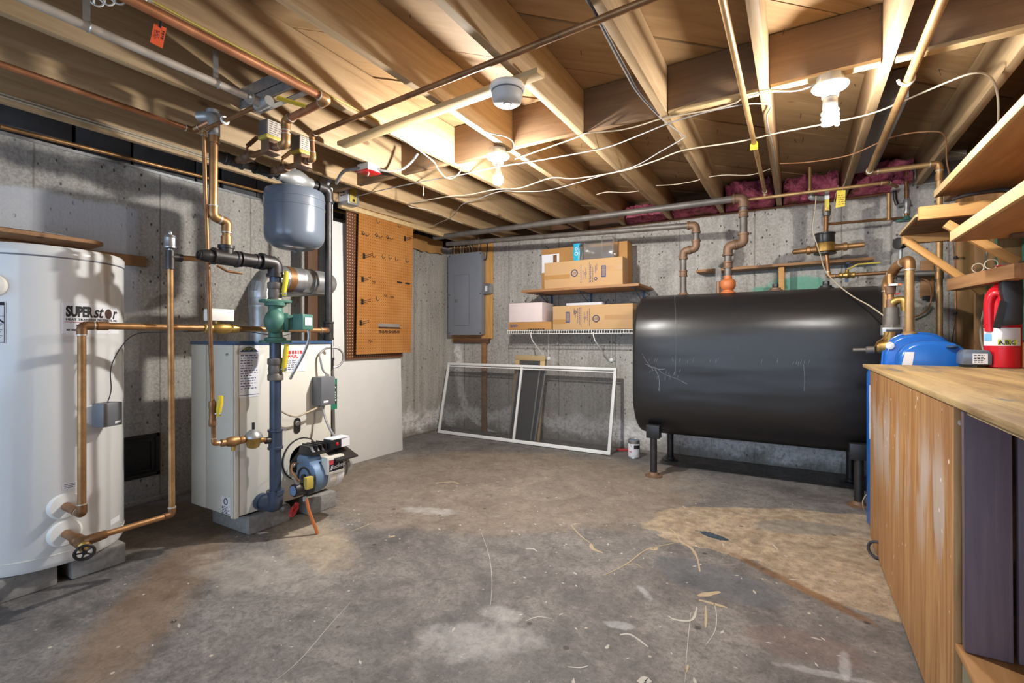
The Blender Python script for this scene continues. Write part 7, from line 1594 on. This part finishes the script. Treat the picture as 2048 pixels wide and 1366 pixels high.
wire('house_cable', 'thin brown cable arching over to the stud wall at the far right', [(-0.091,3.378,2.140), (0.067,3.443,2.140), (0.267,3.433,2.140), (0.400,3.281,2.140), (0.489,3.229,2.140), (0.617,3.271,2.140), (0.662,3.320,2.130), (0.686,3.390,2.110), (0.711,3.509,2.050), (0.742,3.593,1.980)], 0.0035, M['cable_brown'])
for k, (za, mt) in enumerate(((2.085, 'cable_white'), (2.072, 'cable_black'), (2.058, 'cable_white'), (2.098, 'cable_grey'))):
    wire('ledger_cable', ('white', 'black', 'white', 'grey')[k] + ' cable along the ledger of the right stud wall, ' + ('second from the top', 'third from the top', 'lowest of the bundle', 'topmost of the bundle')[k], [(0.872 - 0.004 * k, 0.3, za), (0.872, 1.2, za + 0.012), (0.868, 2.0, za - 0.008), (0.872, 2.8, za + 0.01), (0.872, 3.6, za - 0.004), (0.875, 4.2, za - 0.02)], 0.006, M[mt], group='cables along the right ledger')
wire('house_cable', 'thin pale cable along the joist above the thick bright copper pipe at upper left', [(-1.790, -1.0, 2.18), (-1.850, 0.2, 2.20), (-1.853, 1.0, 2.185), (-1.853, 1.8, 2.18), (-1.853, 2.3, 2.175)], 0.0045, M['yellow_dirty'])
for k in range(2):
    wire('sill_cable', ('lower', 'upper')[k] + ' of two white cables along the bottom of the leftmost joist', [(-3.165, -1.2, 2.185 + 0.014 * k), (-3.163, 0.4, 2.18 + 0.014 * k), (-3.165, 1.6, 2.185 + 0.014 * k), (-3.165, 2.4, 2.18 + 0.014 * k)], 0.0055, M['cable_white'], group='white cables on the leftmost joist')
sp_ = []
for k in range(60):
    a = k * 0.62; sp_.append(V3((-2.02 + 0.0035 * k, 0.64 + 0.0016 * k + 0.014 * math.cos(a), 2.18 + 0.018 * math.sin(a))))
solo('spiral_wire', 'white springy coil of wire hanging between joists at upper left', 'wire', MB().tube(sp_, 0.003, 6), M['white_plastic'])
tg = V3((-1.882,0.765,2.125))
to = thing('orange_tag', 'orange printed service tag hanging by the pipe at upper left', 'tag', (-1.860,0.777,2.046))
qa, qb, qc, qd = [V3(p) for p in ((-1.835,0.752,2.108), (-1.835,0.789,2.112), (-1.835,0.777,2.037), (-1.835,0.741,2.039))]
part(to, 'card', MB().add([qa, qb, qc, qd] + [q + V3((-0.0015, 0, 0)) for q in (qa, qb, qc, qd)], [(0, 1, 2, 3), (4, 5, 6, 7), (0, 1, 5, 4), (1, 2, 6, 5), (2, 3, 7, 6), (3, 0, 4, 7)]), M['orange_tag'])
uu = (qb - qa).normalized(); vv = (qa - qd).normalized()
mb = MB()
W_ = (qb - qa).length; H_ = (qa - qd).length; e_ = V3((0.001, 0, 0))
dashes(mb, qa + e_ + uu * W_ * 0.92 - vv * H_ * 0.22, -vv, uu, H_ * 0.62, W_ * 0.16, 1, 5, 0.8, 7)
dashes(mb, qa + e_ + uu * W_ * 0.58 - vv * H_ * 0.3, -vv, uu, H_ * 0.5, W_ * 0.45, 4, 3, 0.4, 4)
part(to, 'printing', mb, M['ink'])
part(to, 'tie', MB().tube([(qa + qb) / 2 - vv * 0.008, (qa + qb) / 2 + vv * 0.012 + V3((0, 0, 0.006))], 0.004, 6), M['black'])
ey = V3((-2.316,2.631,2.150))
ek = MB().tube([ey + V3((0, 0, 0.02)), ey + V3((0, 0, -0.035))], 0.0025, 6).torus(ey + V3((0, 0, -0.048)), (0.6, 0.8, 0), 0.012, 0.0025, 16, 6)
solo('eye_hook', 'small screw eye hanging from the joist left of the centre lamp', 'hook', ek, M['cable_white'])
solo('duct_end', 'dark grey metal duct strip lying in the joist bay behind the right lamp', 'duct', MB().box(0.34, 0.47, 3.0, 4.2, 2.24, 2.39), M['grey_box'], bev=0.004)
bpy.context.view_layer.update()
